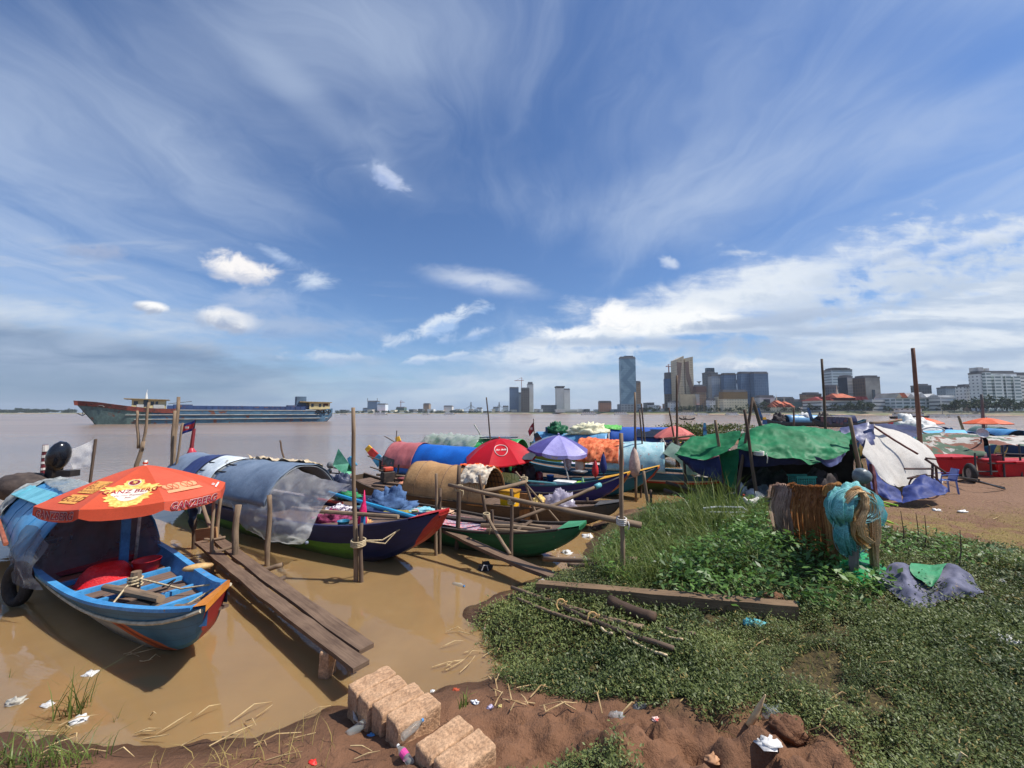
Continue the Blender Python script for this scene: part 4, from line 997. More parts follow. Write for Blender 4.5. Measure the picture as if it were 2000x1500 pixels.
class Umbrella:
 def __init__(s,label,foot,top,r,drop,n=8,rot=0.0,tilt=(0,0),val=0.10,mats=None,group=None,sag=0.10,polem=None,name='parasol',dome=0.0):
  s.t=thing(name,label,'umbrella',foot,group);s.n=n;foot,top=Vector(foot),Vector(top);s.top=top
  s.M=Matrix.Translation(top)@Matrix.Rotation(tilt[0],4,'X')@Matrix.Rotation(tilt[1],4,'Y')@Matrix.Rotation(rot,4,'Z')
  s.r,s.drop,s.sag,s.val,s.dome,s.lay=r,drop,sag,val,dome,r/1.2
  mats=mats or[M('parasol_plain',(200,200,200))]
  mb=MB();nu,nv=8,10
  for k in range(n):
   for j in range(nv):
    for i in range(nu):
     q=[s.pt(k,(i+a)/nu,(j+b)/nv)for a,b in((0,0),(1,0),(1,1),(0,1))]
     mb.add(q,[(0,1,2,3)],k%len(mats))
   if val:
    for i in range(nu):
     def vp(a,z):
      p=s.pt(k,a,1.0);o=(s.M.to_3x3()@Vector((math.cos(2*math.pi*(k+a)/n),math.sin(2*math.pi*(k+a)/n),0)))
      fl=0.25*math.sin(a*math.pi*2+k*2.1)
      return p+Vector((0,0,-val*z*(1-0.25*(abs(a-0.5)*2)**6)))+o*(0.12*val*z*fl)
     a,b=i/nu,(i+1)/nu
     mb.add([vp(a,0),vp(b,0),vp(b,1),vp(a,1)],[(0,1,2,3)],k%len(mats))
  s.canopy=mb.build('canopy',mats,s.t,True)
  pm=polem or M('parasol_pole',(188,188,184),rough=0.4)
  MB().tube([foot,top+(top-foot).normalized()*0.07],0.018 if r>0.8 else 0.012,8).build('pole',pm,s.t,True)
  mb=MB()
  hub=foot+(top-foot)*0.80
  for k in range(n):
   mb.tube([s.pt(k,0,q)-Vector((0,0,0.012))for q in(0,.25,.5,.75,1)],0.006,4);mb.tube([hub,s.pt(k,0,0.5)-Vector((0,0,0.012))],0.005,4)
  mb.build('ribs',M('rib_metal',(150,150,150),rough=0.4),s.t)
  MB().ball(top+Vector((0,0,0.03)),0.03,8,6).build('finial',mats[0],s.t,True)
 def pt(s,k,a,b,off=0.0):
  """panel k, a across 0..1, b from apex 0 to rim 1"""
  a0,a1=2*math.pi*k/s.n,2*math.pi*(k+1)/s.n
  v=Vector((math.cos(a0),math.sin(a0),0))*(1-a)+Vector((math.cos(a1),math.sin(a1),0))*a
  p=v*(s.r*b);z=-s.drop*(b**(1.25+s.dome))-s.sag*0.5*s.drop*b*4*a*(1-a)*0.4
  p.z=z;q=s.M@p
  if off:
   nr=(s.M.to_3x3()@Vector((v.x*s.drop,v.y*s.drop,s.r))).normalized();q+=nr*off
  return q
 def pmap(s,k,off):
  """x across the panel (metres from its middle), y up from the rim"""
  def f(x,y):
   x*=s.lay;y*=s.lay;b=1-y/s.r;wd=2*s.r*b*math.sin(math.pi/s.n);return s.pt(k,0.5-x/max(wd,0.05)if False else 0.5+x/max(wd,0.05),b,off)
  return f
 def vmap(s,k,off):
  def f(x,y):
   wd=2*s.r*math.sin(math.pi/s.n);a=0.5+x/wd;p=s.pt(k,a,1.0)
   o=s.M.to_3x3()@Vector((math.cos(2*math.pi*(k+a)/s.n),math.sin(2*math.pi*(k+a)/s.n),0));return p+Vector((0,0,-s.val*(1-y)))+o*(off+0.004)
  return f
DECKW=wood('deck_boards',(120,100,88),(88,72,62))
POLEW=wood('weathered_pole',(150,128,104),(98,82,68),grain=0.8)
POLED=wood('dark_pole',(108,90,76),(72,60,52),grain=0.8)
PLANKW=wood('walk_plank',(122,100,82),(86,68,56))
BAMB=wood('bamboo_pole',(142,120,98),(104,86,70),grain=0.6)
ROPE=M('pale_rope',(196,178,144),(160,142,112),rough=0.9,nscale=30,bump=0.5,bscale=120)
BLKM=M('engine_black',(34,34,36),(52,46,44),rough=0.45,nscale=8)
def hull_mat(name,base,layers,wear=(120,110,96),wear_amt=0.08,rough=0.5):
 """layers: (colour, a, b, lo, hi, vlo, vhi): painted where lo < a*u + b*v < hi and vlo < v < vhi; u = metres aft of the bow tip, v = 0 keel .. 1 gunwale"""
 if name in MATS:return MATS[name]
 m=bpy.data.materials.new(name);m.use_nodes=True;t=m.node_tree;t.nodes.clear();N=NT(t)
 out=N.n('ShaderNodeOutputMaterial');b=N.n('ShaderNodeBsdfPrincipled');t.links.new(b.outputs[0],out.inputs[0])
 tc=N.n('ShaderNodeTexCoord');sp=N.n('ShaderNodeSeparateXYZ');t.links.new(tc.outputs['UV'],sp.inputs[0]);ob=tc.outputs['Object']
 n0=N.noise(ob,9.0,4,0.6);wob=N.mul(N.sub(n0,0.5),0.02)
 u,v=N.add(sp.outputs[0],wob),N.add(sp.outputs[1],wob)
 c=(*srgb(*base),1)
 for col,a,bb,lo,hi,vl,vh in layers:
  e=N.add(N.mul(u,a),N.mul(v,bb));k=0.012
  mk=N.mul(N.mul(N.ss(e,lo-k,lo+k),N.ss(e,hi+k,hi-k)),N.mul(N.ss(v,vl-k,vl+k),N.ss(v,vh+k,vh-k)))
  c=N.mix(mk,c,(*srgb(*col),1))
 n1=N.noise(N.vmap(ob,(1,1,2.2)),2.2,6,0.65,0.3);f=N.ss(n1,0.3,0.7,0.80,1.12);c=N.mix(1.0,c,N.comb(f,f,f),'MULTIPLY')
 n2=N.noise(N.vmap(ob,(1,1,1.8)),7.0,8,0.7,0.4);c=N.mix(N.mul(N.ss(n2,0.71-wear_amt,0.78-wear_amt),0.8),c,(*srgb(*wear),1))
 sm=N.ss(N.m('PINGPONG',N.add(N.mul(sp.outputs[1],1.0),N.mul(wob,.5)),.145),.012,.002,1,.62);c=N.mix(1.0,c,N.comb(sm,sm,sm),'MULTIPLY')
 bt=N.ss(N.m('PINGPONG',N.add(sp.outputs[0],N.mul(sp.outputs[1],.7)),.9),.010,.002,1,.75);c=N.mix(1.0,c,N.comb(bt,bt,bt),'MULTIPLY')
 zz=N.n('ShaderNodeSeparateXYZ');t.links.new(ob,zz.inputs[0]);c=N.mix(N.mul(N.ss(N.add(zz.outputs[2],N.mul(n1,0.10)),0.20,0.06),0.6),c,srgb(84,70,54))
 N.put(b.inputs['Base Color'],c);b.inputs['Roughness'].default_value=rough;b.inputs['Specular IOR Level'].default_value=0.4
 bn=N.n('ShaderNodeBump');bn.inputs['Strength'].default_value=0.25;bn.inputs['Distance'].default_value=0.01;N.put(bn.inputs['Height'],n2);t.links.new(bn.outputs[0],b.inputs['Normal'])
 MATS[name]=m;return m
class Boat:
 def __init__(s,label,tip,head,L,B,hull,gun,s0=0.50,rb=0.30,rs=0.25,wb=0.22,ws=0.3,cap=None,beams=None,deck=DECKW,group=None,skew=0.0,name='fishing_boat',capl=0.16,dz=0.20,NS=60,rail=None,lo=0.66,kq=0.74,plate=.05,rake=0.0):
  s.L,s.B,s.s0,s.rb,s.rs,s.wb,s.ws,s.skew,s.lo,s.kq,s.dz,s.plate,s.rake=L,B,s0,rb,rs,wb,ws,skew,lo,kq,dz,plate,rake
  s.h=math.atan2(head[1],head[0]);s.tip=Vector((tip[0],tip[1],0));s.T=Matrix.Translation(s.tip)@Matrix.Rotation(s.h,4,'Z')
  s.t=thing(name,label,'boat',s.w(-L*0.5,0,0),group);s.hullm=hull
  sec=[(1.0,1.0),(0.985,0.72),(0.95,0.42),(0.86,0.12),(0.70,0.0),(0.0,-0.03)]
  sec=sec+[(-a,b)for a,b in sec[-2::-1]]
  mb=MB(s.T);rows=[]
  for i in range(NS+1):
   t=i/NS;w,z1,k=s.hw(t),s.sh(t),s.ke(t);r=[]
   lo=s.low(t)
   for a,f in sec:
    a2=a*(lo+(1-lo)*max(f,0)**0.8);r.append((s.xx(t,a2*w)-s.rake*(1-f)*max(0,(t-.85)/.15),a2*w,k+(z1-k)*f))
   rows.append(r)
  vv=[1,.72,.42,.12,0,-.4,0,.12,.42,.72,1]
  for i in range(NS):
   ua,ub=(1-i/NS)*L,(1-(i+1)/NS)*L
   for j in range(len(sec)-1):
    mb.add([rows[i][j],rows[i+1][j],rows[i+1][j+1],rows[i][j+1]],[(0,1,2,3)],0,[[(ua,vv[j]),(ub,vv[j]),(ub,vv[j+1]),(ua,vv[j+1])]])
  for r,u in((rows[0],L),(rows[-1],0.0)):mb.add(r,[tuple(range(len(r)))],0,[[(u,-0.3)]*len(r)])
  s.hull=mb.build('hull',hull,s.t,True)
  for a in(1,-1):
   mb=MB(s.T)
   for i in range(NS):
    t0,t1=i/NS,(i+1)/NS
    if 1-t1<capl/L*0.8:break
    q=[]
    for t in(t0,t1):
     w,z=s.hw(t),s.sh(t);q.append(((s.xx(t,a*w),a*(w+0.012),z-0.01),(s.xx(t,a*w),a*(w-0.055),z-0.01),(s.xx(t,a*w),a*(w+0.012),z+0.022),(s.xx(t,a*w),a*(w-0.055),z+0.022)))
    mb.hexa([q[0][0],q[1][0],q[1][1],q[0][1],q[0][2],q[1][2],q[1][3],q[0][3]])
   mb.build('gunwale',gun,s.t)
   mb=MB(s.T)
   for i in range(NS):
    q=[]
    for t in(i/NS,(i+1)/NS):
     w,z,wi=s.hw(t)-0.03,s.sh(t),s.win(t);q+=[(s.xx(t,a*w),a*w,z-0.005),(s.xx(t,a*wi),a*wi,z-dz-0.02)]
    mb.add([q[0],q[2],q[3],q[1]],[(0,1,2,3)])
   mb.build('inner_planking',beams or gun,s.t)
  mb=MB(s.T);x=-L*0.97;rr=random.Random(int(abs(tip[0])*100))
  while x<-0.28:
   wd=rr.uniform(0.13,0.22);x2=min(x+wd,-0.2);q=[]
   for X_ in(x+0.006,x2-0.006):
    t=1+X_/L;w=s.win(t)-0.004;z=s.sh(t)-dz+rr.uniform(-.004,.004);q.append((w,z))
   zz=q[0][1]
   mb.hexa([(x+.006,-q[0][0],zz-.03),(x2-.006,-q[1][0],q[1][1]-.03),(x2-.006,q[1][0],q[1][1]-.03),(x+.006,q[0][0],zz-.03),(x+.006,-q[0][0],zz),(x2-.006,-q[1][0],q[1][1]),(x2-.006,q[1][0],q[1][1]),(x+.006,q[0][0],zz)])
   x=x2
  mb.build('deck',deck,s.t)
  if beams:
   for x in np.arange(-0.55,-L*0.9,-0.52):
    t=1+x/L;w=s.win(t)-0.005;z=s.sh(t)-dz+0.02
    MB(s.T).beam((x,-w,z),(x,w,z),0.055,0.06).build('thwart',beams,s.t)
  if cap:
   mb=MB(s.T);n=6;q=[]
   for i in range(n+1):
    t=1-capl/L*(1-i/n);w,z=s.hw(t),s.sh(t);q.append([(s.xx(t,a*w*1.03),a*w*1.03,z+0.026)for a in(-1,-.5,0,.5,1)])
   for i in range(n):
    for j in range(4):mb.add([q[i][j],q[i+1][j],q[i+1][j+1],q[i][j+1]],[(0,1,2,3)])
   e=q[-1];mb.add([e[0],e[-1],(e[-1][0]-0.0,e[-1][1],e[-1][2]-0.06),(e[0][0],e[0][1],e[0][2]-0.06)],[(0,1,2,3)])
   e=q[0];mb.add([e[0],e[-1],(e[-1][0],e[-1][1]*.8,e[-1][2]-dz),(e[0][0],e[0][1]*.8,e[0][2]-dz)],[(0,1,2,3)])
   mb.build('bow_cap',cap,s.t)
  if rail:
   col,f,t0,t1=rail
   for a in(1,-1):
    p=[]
    for i in range(30):
     t=t0+(t1-t0)*i/29;w=s.hw(t);k=s.ke(t);ff=f+(0.96-f)*max(0,(t-0.86)/0.14)**2;z=k+(s.sh(t)-k)*ff;lo=s.low(t);a2=a*0.985*(lo+(1-lo)*ff**0.8);p.append((s.xx(t,a*w),a2*w+a*0.014,z))
    MB(s.T).tube(p,0.018,6).build('rub_rail',col,s.t)
 def xx(s,t,y):return(t-1)*s.L-s.skew*y*max(0,(t-0.82)/0.18)**2
 def hw(s,t):
  c=0.42
  if t>c:return s.wb+(s.B/2-s.wb)*(1-((t-c)/(1-c))**2.3)
  return s.ws+(s.B/2-s.ws)*(1-((c-t)/c)**2.2)
 def sh(s,t):return s.s0+s.rb*max(0,(t-0.66)/0.34)**2.2+s.rs*max(0,(0.25-t)/0.25)**2
 def ke(s,t):
  q=max(0,(t-s.kq)/(1-s.kq));e=max(0,(0.16-t)/0.16);top=s.s0+s.rb-s.plate
  return-0.14+(top+0.14)*(0.55*q**2+0.45*(1-math.sqrt(max(0,1-q*q))))+(s.s0+s.rs)*0.6*e**2
 def low(s,t):return s.lo+(0.96-s.lo)*min(1,max(0,(t-0.90)/0.10))**1.2
 def win(s,t):
  f=max(.05,1-s.dz/(s.sh(t)-s.ke(t)+1e-6));l=s.low(t);return s.hw(t)*(l+(1-l)*f**0.8)*.955-.012
 def w(s,x,y,z):return s.T@Vector((x,y,z))
 def canopy(s,x0,x1,h,mat,wf=1.0,base=None,name='canopy',n=26,nx=34,ribs=0,ribm=None,power=1.0,y0=-1.0,y1=1.0,lift=0.0,smooth=True,droop=0.0):
  def f(u,v):
   x=x0+(x1-x0)*u;t=1+x/s.L;th=math.pi*(0.5+0.5*(y0+(y1-y0)*v));b=(s.sh(min(max(t,.26),.66))if base is None else base)
   w=min(s.B/2,s.hw(min(max(t,.2),.62))+0.02)*wf+lift
   c=math.cos(th);y=-w*math.copysign(abs(c)**power,c);z=b+(h+lift)*math.sin(th)**power-droop*math.sin(math.pi*u)*0.5
   q=Vector((x*1.3,y*1.6,z*1.6+s.L));d=.055*mnoise.noise(q)+.022*mnoise.noise(q*2.7)-.018*abs(math.sin(x*4.1+s.L));sn=math.sin(th)
   return(x,y*(1+d),z+d*.8*sn)
  mb=MB(s.T);mb.grid(f,nx,n,0,((x1-x0),2.0));o=mb.build(name,mat,s.t,smooth,solid=0.012)
  if ribs:
   mb=MB(s.T)
   for k in range(ribs):mb.tube([Vector(f((k+.5)/ribs,j/16))+Vector((0,0,0.008))for j in range(17)],0.012,5)
   mb.build('canopy_hoops',ribm or mat,o)
  return f
 def cover(s,f,u0,u1,v0,v1,mat,label=None,cat=None,name='tarp',off=0.02,wr=0.012,group=None,nu=30,nv=24,hang=0.0,seed=0):
  """cloth lying over part of a canopy: a thing of its own when it has a label"""
  mb=MB(s.T);w=nu+1;vs=[]
  for j in range(nv+1):
   for i in range(nu+1):
    u,v=u0+(u1-u0)*i/nu,v0+(v1-v0)*j/nv
    p=Vector(f(u,v));e=Vector(f(u,v+0.01))-p;x=Vector(f(u+0.01,v))-p;nr=e.cross(x).normalized()
    if nr.z<0 and 0.15<v<0.85:nr=-nr
    if nr.dot(Vector((0,p.y,0.2)))<0:nr=-nr
    q=p*5+Vector((seed,0,0));d=off+abs(mnoise.fractal(q,0.8,2,4))*wr*1.5
    vs.append(p+nr*d+Vector((0,0,hang*mnoise.noise(q*1.5)if j in(0,nv)else 0)))
  mb.add(vs,[(j*w+i,j*w+i+1,(j+1)*w+i+1,(j+1)*w+i)for j in range(nv)for i in range(nu)])
  o=mb.build(name,mat,None if label else s.t,True,solid=0.004)
  if label:tag(o,label,cat,group)
  return o
HB=(0.868,-0.497)
LETR=M('lettering_crimson',(158,30,52),rough=0.5,fine=0);LETW=M('lettering_white',(232,226,218),rough=0.6,fine=0);LETY=M('lettering_yellow',(236,196,92),rough=0.6,fine=0.05)
# ---------------------------------------------------------------- nearest boat: blue with an orange and red bow
BLUE_H=hull_mat('hull_blue_grey',(176,166,146),[((56,104,128),0,1,0.70,9,-9,9),((56,106,130),1,-1.1,-9,.5,-9,9),((206,100,48),1,-1.1,.5,.80,-0.1,0.70),((150,66,36),1,-1.1,.60,.70,-0.1,0.70),((148,34,34),1,0,-9,0.22,-9,-0.01)],wear=(92,92,88),wear_amt=0.05)
BRB=M('bright_blue_paint',(74,150,204),(52,126,180),rough=0.5,nscale=4,wear=(132,118,104),wear_amt=0.10)
ORC=M('bow_orange',(214,138,52),(190,112,44),rough=0.5,nscale=5,wear=(226,210,190),wear_amt=0.04)
RAILM=M('rail_cream',(196,184,158),(168,154,128),nscale=8)
b1=Boat('nearest boat, blue hull with red and orange blunt bow under the orange parasol',(-2.72,3.70),(0.85,-0.527),7.4,1.26,BLUE_H,BRB,s0=0.38,rb=0.34,wb=0.165,ws=0.42,cap=ORC,beams=BRB,skew=1.15,dz=.15,capl=0.15,rail=(RAILM,0.72,0.05,0.995),NS=90,lo=0.40,kq=0.74,plate=.27,rake=.12)
b1.T=b1.T@Matrix.Translation((-.14,0,-.14))
CANB=M('canopy_blue',(78,148,196),(58,122,170),rough=0.5,nscale=1.6,stretch=(1,1,1),wear=(118,140,150),wear_amt=0.07,bump=0.2,bscale=6)
f1=b1.canopy(-7.0,-3.62,0.76,CANB,wf=1.04,base=0.50,ribs=5,ribm=M('hoop_blue',(52,112,158)))
b1.cover(f1,0.0,0.16,0.12,0.92,M('grey_plastic',(168,170,166),(118,122,120),rough=0.4,nscale=5),None,name='end_wrap',wr=0.05)
o=b1.cover(f1,0.02,0.60,0.42,0.66,sheet_mat('plastic_liner',(206,208,204),0.62,0.3,0.3,6),'crumpled grey plastic liner along the ridge of the nearest blue canopy','plastic sheet',wr=0.04)
mb=MB(b1.T);fa=Vector(f1(0.10,0.30));fb=Vector(f1(0.62,0.34));up=Vector((0,-.5,.8));mb.beam(fa+up*0.06,fb+up*0.06,0.24,0.03,up);mb.beam(fa+(fb-fa)*.2+up*.085,fa+(fb-fa)*.24+up*.085,0.25,0.02,up)
tag(mb.build('board',M('turquoise_board',(116,190,204),(92,160,176),rough=0.5,nscale=3)),'turquoise board lying along the roof of the nearest blue canopy','board')
mb=MB(b1.T);fa=Vector(f1(0.12,0.10))+Vector((0,-.05,0.02));fb=Vector(f1(0.60,0.05))+Vector((0,-.06,0.0));mb.tube([fa,fb],0.028,8)
tag(mb.build('oar_shaft',M('terracotta_pole',(164,96,70),(138,78,58),nscale=6)),'terracotta brown pole lashed along the side of the nearest blue canopy','pole')
NET=sheet_mat('grey_net',(136,142,148),0.58,0.9,0.16,2.2,None,0.3)
rows=[]
for k,(dx,ins,zf)in enumerate(((0.0,1.0,0.0),(0.22,1.02,0.33),(0.40,1.02,0.66),(0.55,1.0,1.0))):
 r=[]
 for j in range(15):
  v=j/14;p=Vector(f1(1.0,v));e_=abs(2*v-1)**3;bot=Vector((p.x+0.08+0.78*e_,p.y*0.90,0.35+0.20*e_**2))
  q=p.lerp(bot,zf);q.x+=dx*0.10*math.sin(math.pi*v)+0.03*math.sin(v*37+k*2);r.append(b1.T@q)
 rows.append(r)
tag(patch(rows,70,24,0.035,3.0,2.0).build('mosquito_net',NET,None,True),'grey mosquito net curtain hanging from the front of the nearest blue canopy','net curtain')
rows=[[b1.w(x,y,z)for x,y,z in r]for r in(((-4.1,-.62,1.0),(-3.6,-.60,1.05),(-3.05,-.64,1.02),(-2.9,-.6,.95)),((-4.0,-.76,.75),(-3.5,-.78,.78),(-3.0,-.78,.75),(-2.75,-.72,.7)),((-3.7,-.78,.5),(-3.3,-.80,.48),(-2.9,-.78,.50),(-2.55,-.68,.52)))]
tag(patch(rows,30,16,0.03,4.0,5.0).build('mosquito_net',NET,None,True),'end of grey net spilling over the near gunwale behind the tyre','net')
MB(b1.T).box((-4.3,-0.1,0.42),(1.8,0.9,0.05)).build('sleeping_mat',M('mat_red',(120,44,56),(96,40,52)),b1.t)
tag(MB(b1.T).box((-5.0,0.3,0.62),(0.6,0.4,0.42)).build('storage_box',M('box_dark',(74,62,60)),None,bevel=0.02),'dark storage box inside the nearest blue canopy','box')
MB(b1.T).beam((-2.98,0.10,0.32),(-2.98,0.10,1.42),0.09,0.05,(1,0,0)).build('canopy_post',M('post_blue',(52,110,158)),b1.t)
ORG=M('parasol_orange',(226,96,64),(214,88,58),rough=0.75,nscale=1.4,fine=0.05,fscale=60,trans=0.3);ORG2=M('parasol_coral',(222,100,74),(212,92,68),rough=0.75,nscale=1.4,fine=0.05,trans=0.25)
um=Umbrella('big orange beer parasol with lettering, standing in the nearest blue boat',P(264,1096,0.22),W(284,908,5.6),0.99,0.39,8,R_(10),(0,0),0.14,[ORG,ORG2],sag=0.35,polem=M('pole_chipped_white',(206,206,200),(150,146,140),nscale=14))
def crest(k):
 f=um.pmap(k,0.006);f2=um.pmap(k,0.009);f3=um.pmap(k,0.012)
 mb=MB();flat_shape(mb,ell(0,0.40,0.33,0.13,60,12,0.10),f);flat_shape(mb,ell(0,0.23,0.26,0.17,60,14,0.10),f);flat_shape(mb,ell(0,0.56,0.12,0.12,48,10,0.08),f);flat_shape(mb,ell(0,0.07,0.17,0.06,48,9,0.10),f);mb.build('crest',M('crest_gold',(232,196,110),(222,168,84),nscale=24,contrast=(0.45,0.55),fine=0.15),um.canopy)
 mb=MB();flat_shape(mb,ell(0,0.30,0.20,0.11,40,6,0.06),f2);flat_shape(mb,ell(0,0.22,0.12,0.09,40),f2);flat_shape(mb,ell(0,0.575,0.078,0.078,32),f2);mb.build('crest_field',M('crest_white',(238,226,210),fine=0.03),um.canopy)
 mb=MB();flat_shape(mb,ell(0,0.575,0.064,0.064,32),f3)
 put_text(mb,'GANZ BERG',0,0.345,0.118,f3,0.012,0.12,0.98);put_text(mb,'German Premium',0,0.255,0.046,f3,0,0.35);put_text(mb,'Beer',0,0.205,0.042,f3,0,0.35);mb.build('crest_lettering',LETR,um.canopy)
 mb=MB();f4=um.pmap(k,0.015)
 flat_shape(mb,[(-.03,.545),(-.012,.56),(-.02,.60),(-.034,.61),(-.012,.622),(.004,.60),(.03,.612),(.024,.58),(.04,.565),(.016,.555),(.018,.53),(-.004,.548)],f4);mb.build('lion_mark',M('lion_gold',(240,196,110),fine=0),um.canopy)
def valance(k,s,d=0.0):
 mb=MB();put_text(mb,s,d,0.5,0.128,lambda x,y:um.vmap(k,0.010)(x,0.5+(y-0.5)/um.val),0.05,0.15,.92);mb.build('valance_outline',LETW,um.canopy)
 mb=MB();put_text(mb,s,d,0.5,0.128,lambda x,y:um.vmap(k,0.014)(x,0.5+(y-0.5)/um.val),0.02,0.15,.92);mb.build('valance_lettering',LETR,um.canopy)
kf=6
crest(kf)
for k in(kf-1,kf+1,kf-3,kf+3):valance(k%8,'GANZBERG')
f=um.pmap((kf-1)%8,0.006);f2=um.pmap((kf-1)%8,0.010)
mb=MB();mb.add([f(-.16,.34),f(.16,.34),f(.16,.62),f(-.16,.62)],[(0,1,2,3)]);mb.add([f(-.17,.12),f(.17,.12),f(.17,.30),f(-.17,.30)],[(0,1,2,3)]);mb.build('award_panel',M('award_gold',(226,168,84),(214,150,74),nscale=20),um.canopy)
mb=MB()
for s_,y,sz in(('WORLD',.565,.085),('BEER',.475,.13),('AWARDS',.385,.075),('GOLD',.205,.15)):put_text(mb,s_,0,y,sz,f2,0.01)
mb.build('award_lettering',M('lettering_brown',(150,82,44),fine=0),um.canopy)
f=um.pmap((kf+1)%8,0.006);f2=um.pmap((kf+1)%8,0.010)
mb=MB()
for q in range(5):flat_shape(mb,ell((-.20,.20,-.11,.11,0)[q],(.35,.35,.36,.36,.35)[q],(.08,.08,.095,.095,.115)[q],(.075,.075,.09,.09,.11)[q],28),um.pmap((kf+1)%8,0.005+q*0.0012))
mb.add([f(-.28,.19),f(.28,.19),f(.26,.26),f(-.26,.26)],[(0,1,2,3)]);mb.build('medals',M('medal_peach',(236,158,116),(228,140,100),nscale=30),um.canopy)
mb=MB()
for q in range(5):
 c,r=((-.20,.35),(.20,.35),(-.11,.36),(.11,.36),(0,.35))[q],(.072,.072,.084,.084,.102)[q]
 mb.tube([um.pmap((kf+1)%8,0.013)(c[0]+r*math.cos(a),c[1]+r*math.sin(a))for a in[2*math.pi*i/20 for i in range(21)]],0.003,4)
mb.build('medal_rims',M('medal_rim',(190,84,56),fine=0),um.canopy)
f2=um.pmap((kf+2)%8,0.008);mb=MB();put_text(mb,'PREMIUM',-.05,.16,.06,f2,0.02);mb.add([f2(-.28,.09),f2(.28,.09),f2(.28,.115),f2(-.28,.115)],[(0,1,2,3)]);mb.build('side_lettering',LETW,um.canopy)
def bowl(c,r,h,mat,label,cat='basket',name='basket',Mx=None,mesh=False):
 mb=MB(Matrix.Translation(c)@(Mx or Matrix()));pr=[(r*0.62,0),(r*0.85,h*0.4),(r,h),(r*1.05,h),(r*0.97,h*0.93),(r*0.8,h*0.4),(r*0.58,0.012),(0.001,0.012)]
 mb.lathe([(0.001,0)]+pr,20);return tag(mb.build(name,mat,None,True),label,cat)
REDP=M('red_plastic',(206,28,36),(176,20,30),rough=0.35,nscale=6,bump=0.6,bscale=90)
bowl(b1.w(-2.80,-0.10,0.37),0.28,0.19,REDP,'big round red plastic basket upturned against the net in the nearest boat',Mx=Matrix.Translation((0,0,.19))@Matrix.Rotation(math.pi,4,'X'))
bowl(b1.w(-2.67,0.26,0.35),0.15,0.2,M('red_plastic_dark',(178,24,34),(140,20,28),rough=0.4),'small crumpled red basket beside the parasol pole')
mb=MB(Matrix.Translation(b1.w(-2.38,-0.26,0.35)));mb.lathe([(0.001,0),(.14,0),(.17,.03),(.175,.03),(.15,.01),(.001,.006)],20);tag(mb.build('tin_plate',M('tin',(206,206,204),metal=0.9,rough=0.25),None,True),'shiny tin plate on the deck beside the big red basket','plate')
mb=MB(b1.T);mb.tube([(-2.15,-0.25,0.49),(-1.7,-0.14,0.50),(-1.14,-0.03,0.52)],[0.035,.05,.042],9,jit=0.06);mb.tube([(-1.88,-0.06,0.28),(-1.88,-0.05,0.66)],[.055,.05],9,jit=.05)
mb.tube([(-1.4,-.12,.42),(-.80,.06,.48)],.03,7);tag(mb.build('mooring_bitt',POLEW),'weathered timber bitt and crossbar on the foredeck of the nearest boat','bitt')
mb=MB(b1.T);p=[(-1.88+0.065*math.cos(a*1.0),-0.055+0.065*math.sin(a),0.50+0.004*k)for k,a in enumerate([i*0.7 for i in range(28)])];mb.tube(p,0.013,5)
mb.tube([(-1.82,-.03,.58),(-1.3,0.2,.50),(-.9,.38,.58),(-.7,.40,.62),(-.75,.33,.60),(-.85,.1,.47),(-.9,-.05,.44)],0.011,5);mb.tube([(-1.8,-.14,.55),(-1.6,-.3,.46),(-1.2,-.33,.44),(-.7,-.2,.49)],.011,5)
mb.tube([(-.55+.13*math.cos(a),-.12+.09*math.sin(a),.475+.003*i)for i,a in enumerate([q*.5 for q in range(22)])],0.010,5);tag(mb.build('rope',ROPE),'pale rope wound on the bitt and coiled on the foredeck','rope')
mb=MB(b1.T);mb.box((-1.35,-.14,.42),(.28,.14,.10),0.2);mb.tube([(-1.6,-.05,.45),(-1.4,.1,.52),(-1.5,.2,.56),(-1.7,.15,.45)],.012,6);mb.tube([(-1.9,-.25,.40),(-1.4,-.22,.42)],.02,6);tag(mb.build('bilge_pump',BLKM,None,bevel=0.01),'black bilge pump with a hose under the timber crossbar','pump')
mb=MB(b1.T);mb.ball((-1.72,0.50,.56),(.06,.17,.045),10,6,M=Matrix.Rotation(-.5,3,'Z'));tag(mb.build('wooden_float',M('pale_wood',(196,160,106),(166,130,84),nscale=7),None,True),'pale carved wooden float on the far gunwale of the nearest boat','float')
c=b1.w(-3.42,-0.70,0.44);ax=b1.T.to_3x3()@Vector((1,0,0));nr=b1.T.to_3x3()@Vector((0,1,0))
mb=MB();pth=[c+ax*(0.17*math.cos(a))*0.62-nr*0.04+Vector((0,0,-0.02+0.21*math.sin(a)))+nr*0.06*math.cos(a)for a in[2*math.pi*k/28 for k in range(29)]];mb.tube(pth,0.062,10,caps=False)
tag(mb.build('tyre',M('tyre_rubber',(34,34,36),(52,50,48),rough=0.75,nscale=14,bump=0.6,bscale=60),None,True),'black scooter tyre hung as a fender on the side of the nearest boat','tyre')
c=W(114,893,8.4);mb=MB()
mb.ball(c+Vector((0,0,0.02)),(.17,.2,.33),14,10,M=Matrix.Rotation(0.22,3,'Y'));t_=thing('outboard_motor','black outboard motor tilted up behind the nearest blue canopy','outboard motor',c)
mb.build('cowling',M('cowling_black',(22,24,32),rough=0.25,nscale=4,spec=0.6),t_,True);MB().beam(c+Vector((-.05,0,-.1)),c+Vector((-.16,.05,-.75)),.16,.2).build('leg',BLKM,t_);MB().box(c+Vector((.24,0,-.34)),(.3,.2,.13)).build('tiller_bracket',BLKM,t_)
c=W(84,930,8.8);mb=MB();mb.tube([c+Vector((0,0,-.9)),c+Vector((-.01,0,.70))],.045,8);t_=thing('stern_post','stern post with white and maroon bands beside the outboard motor','stern post',c+Vector((0,0,-.9)))
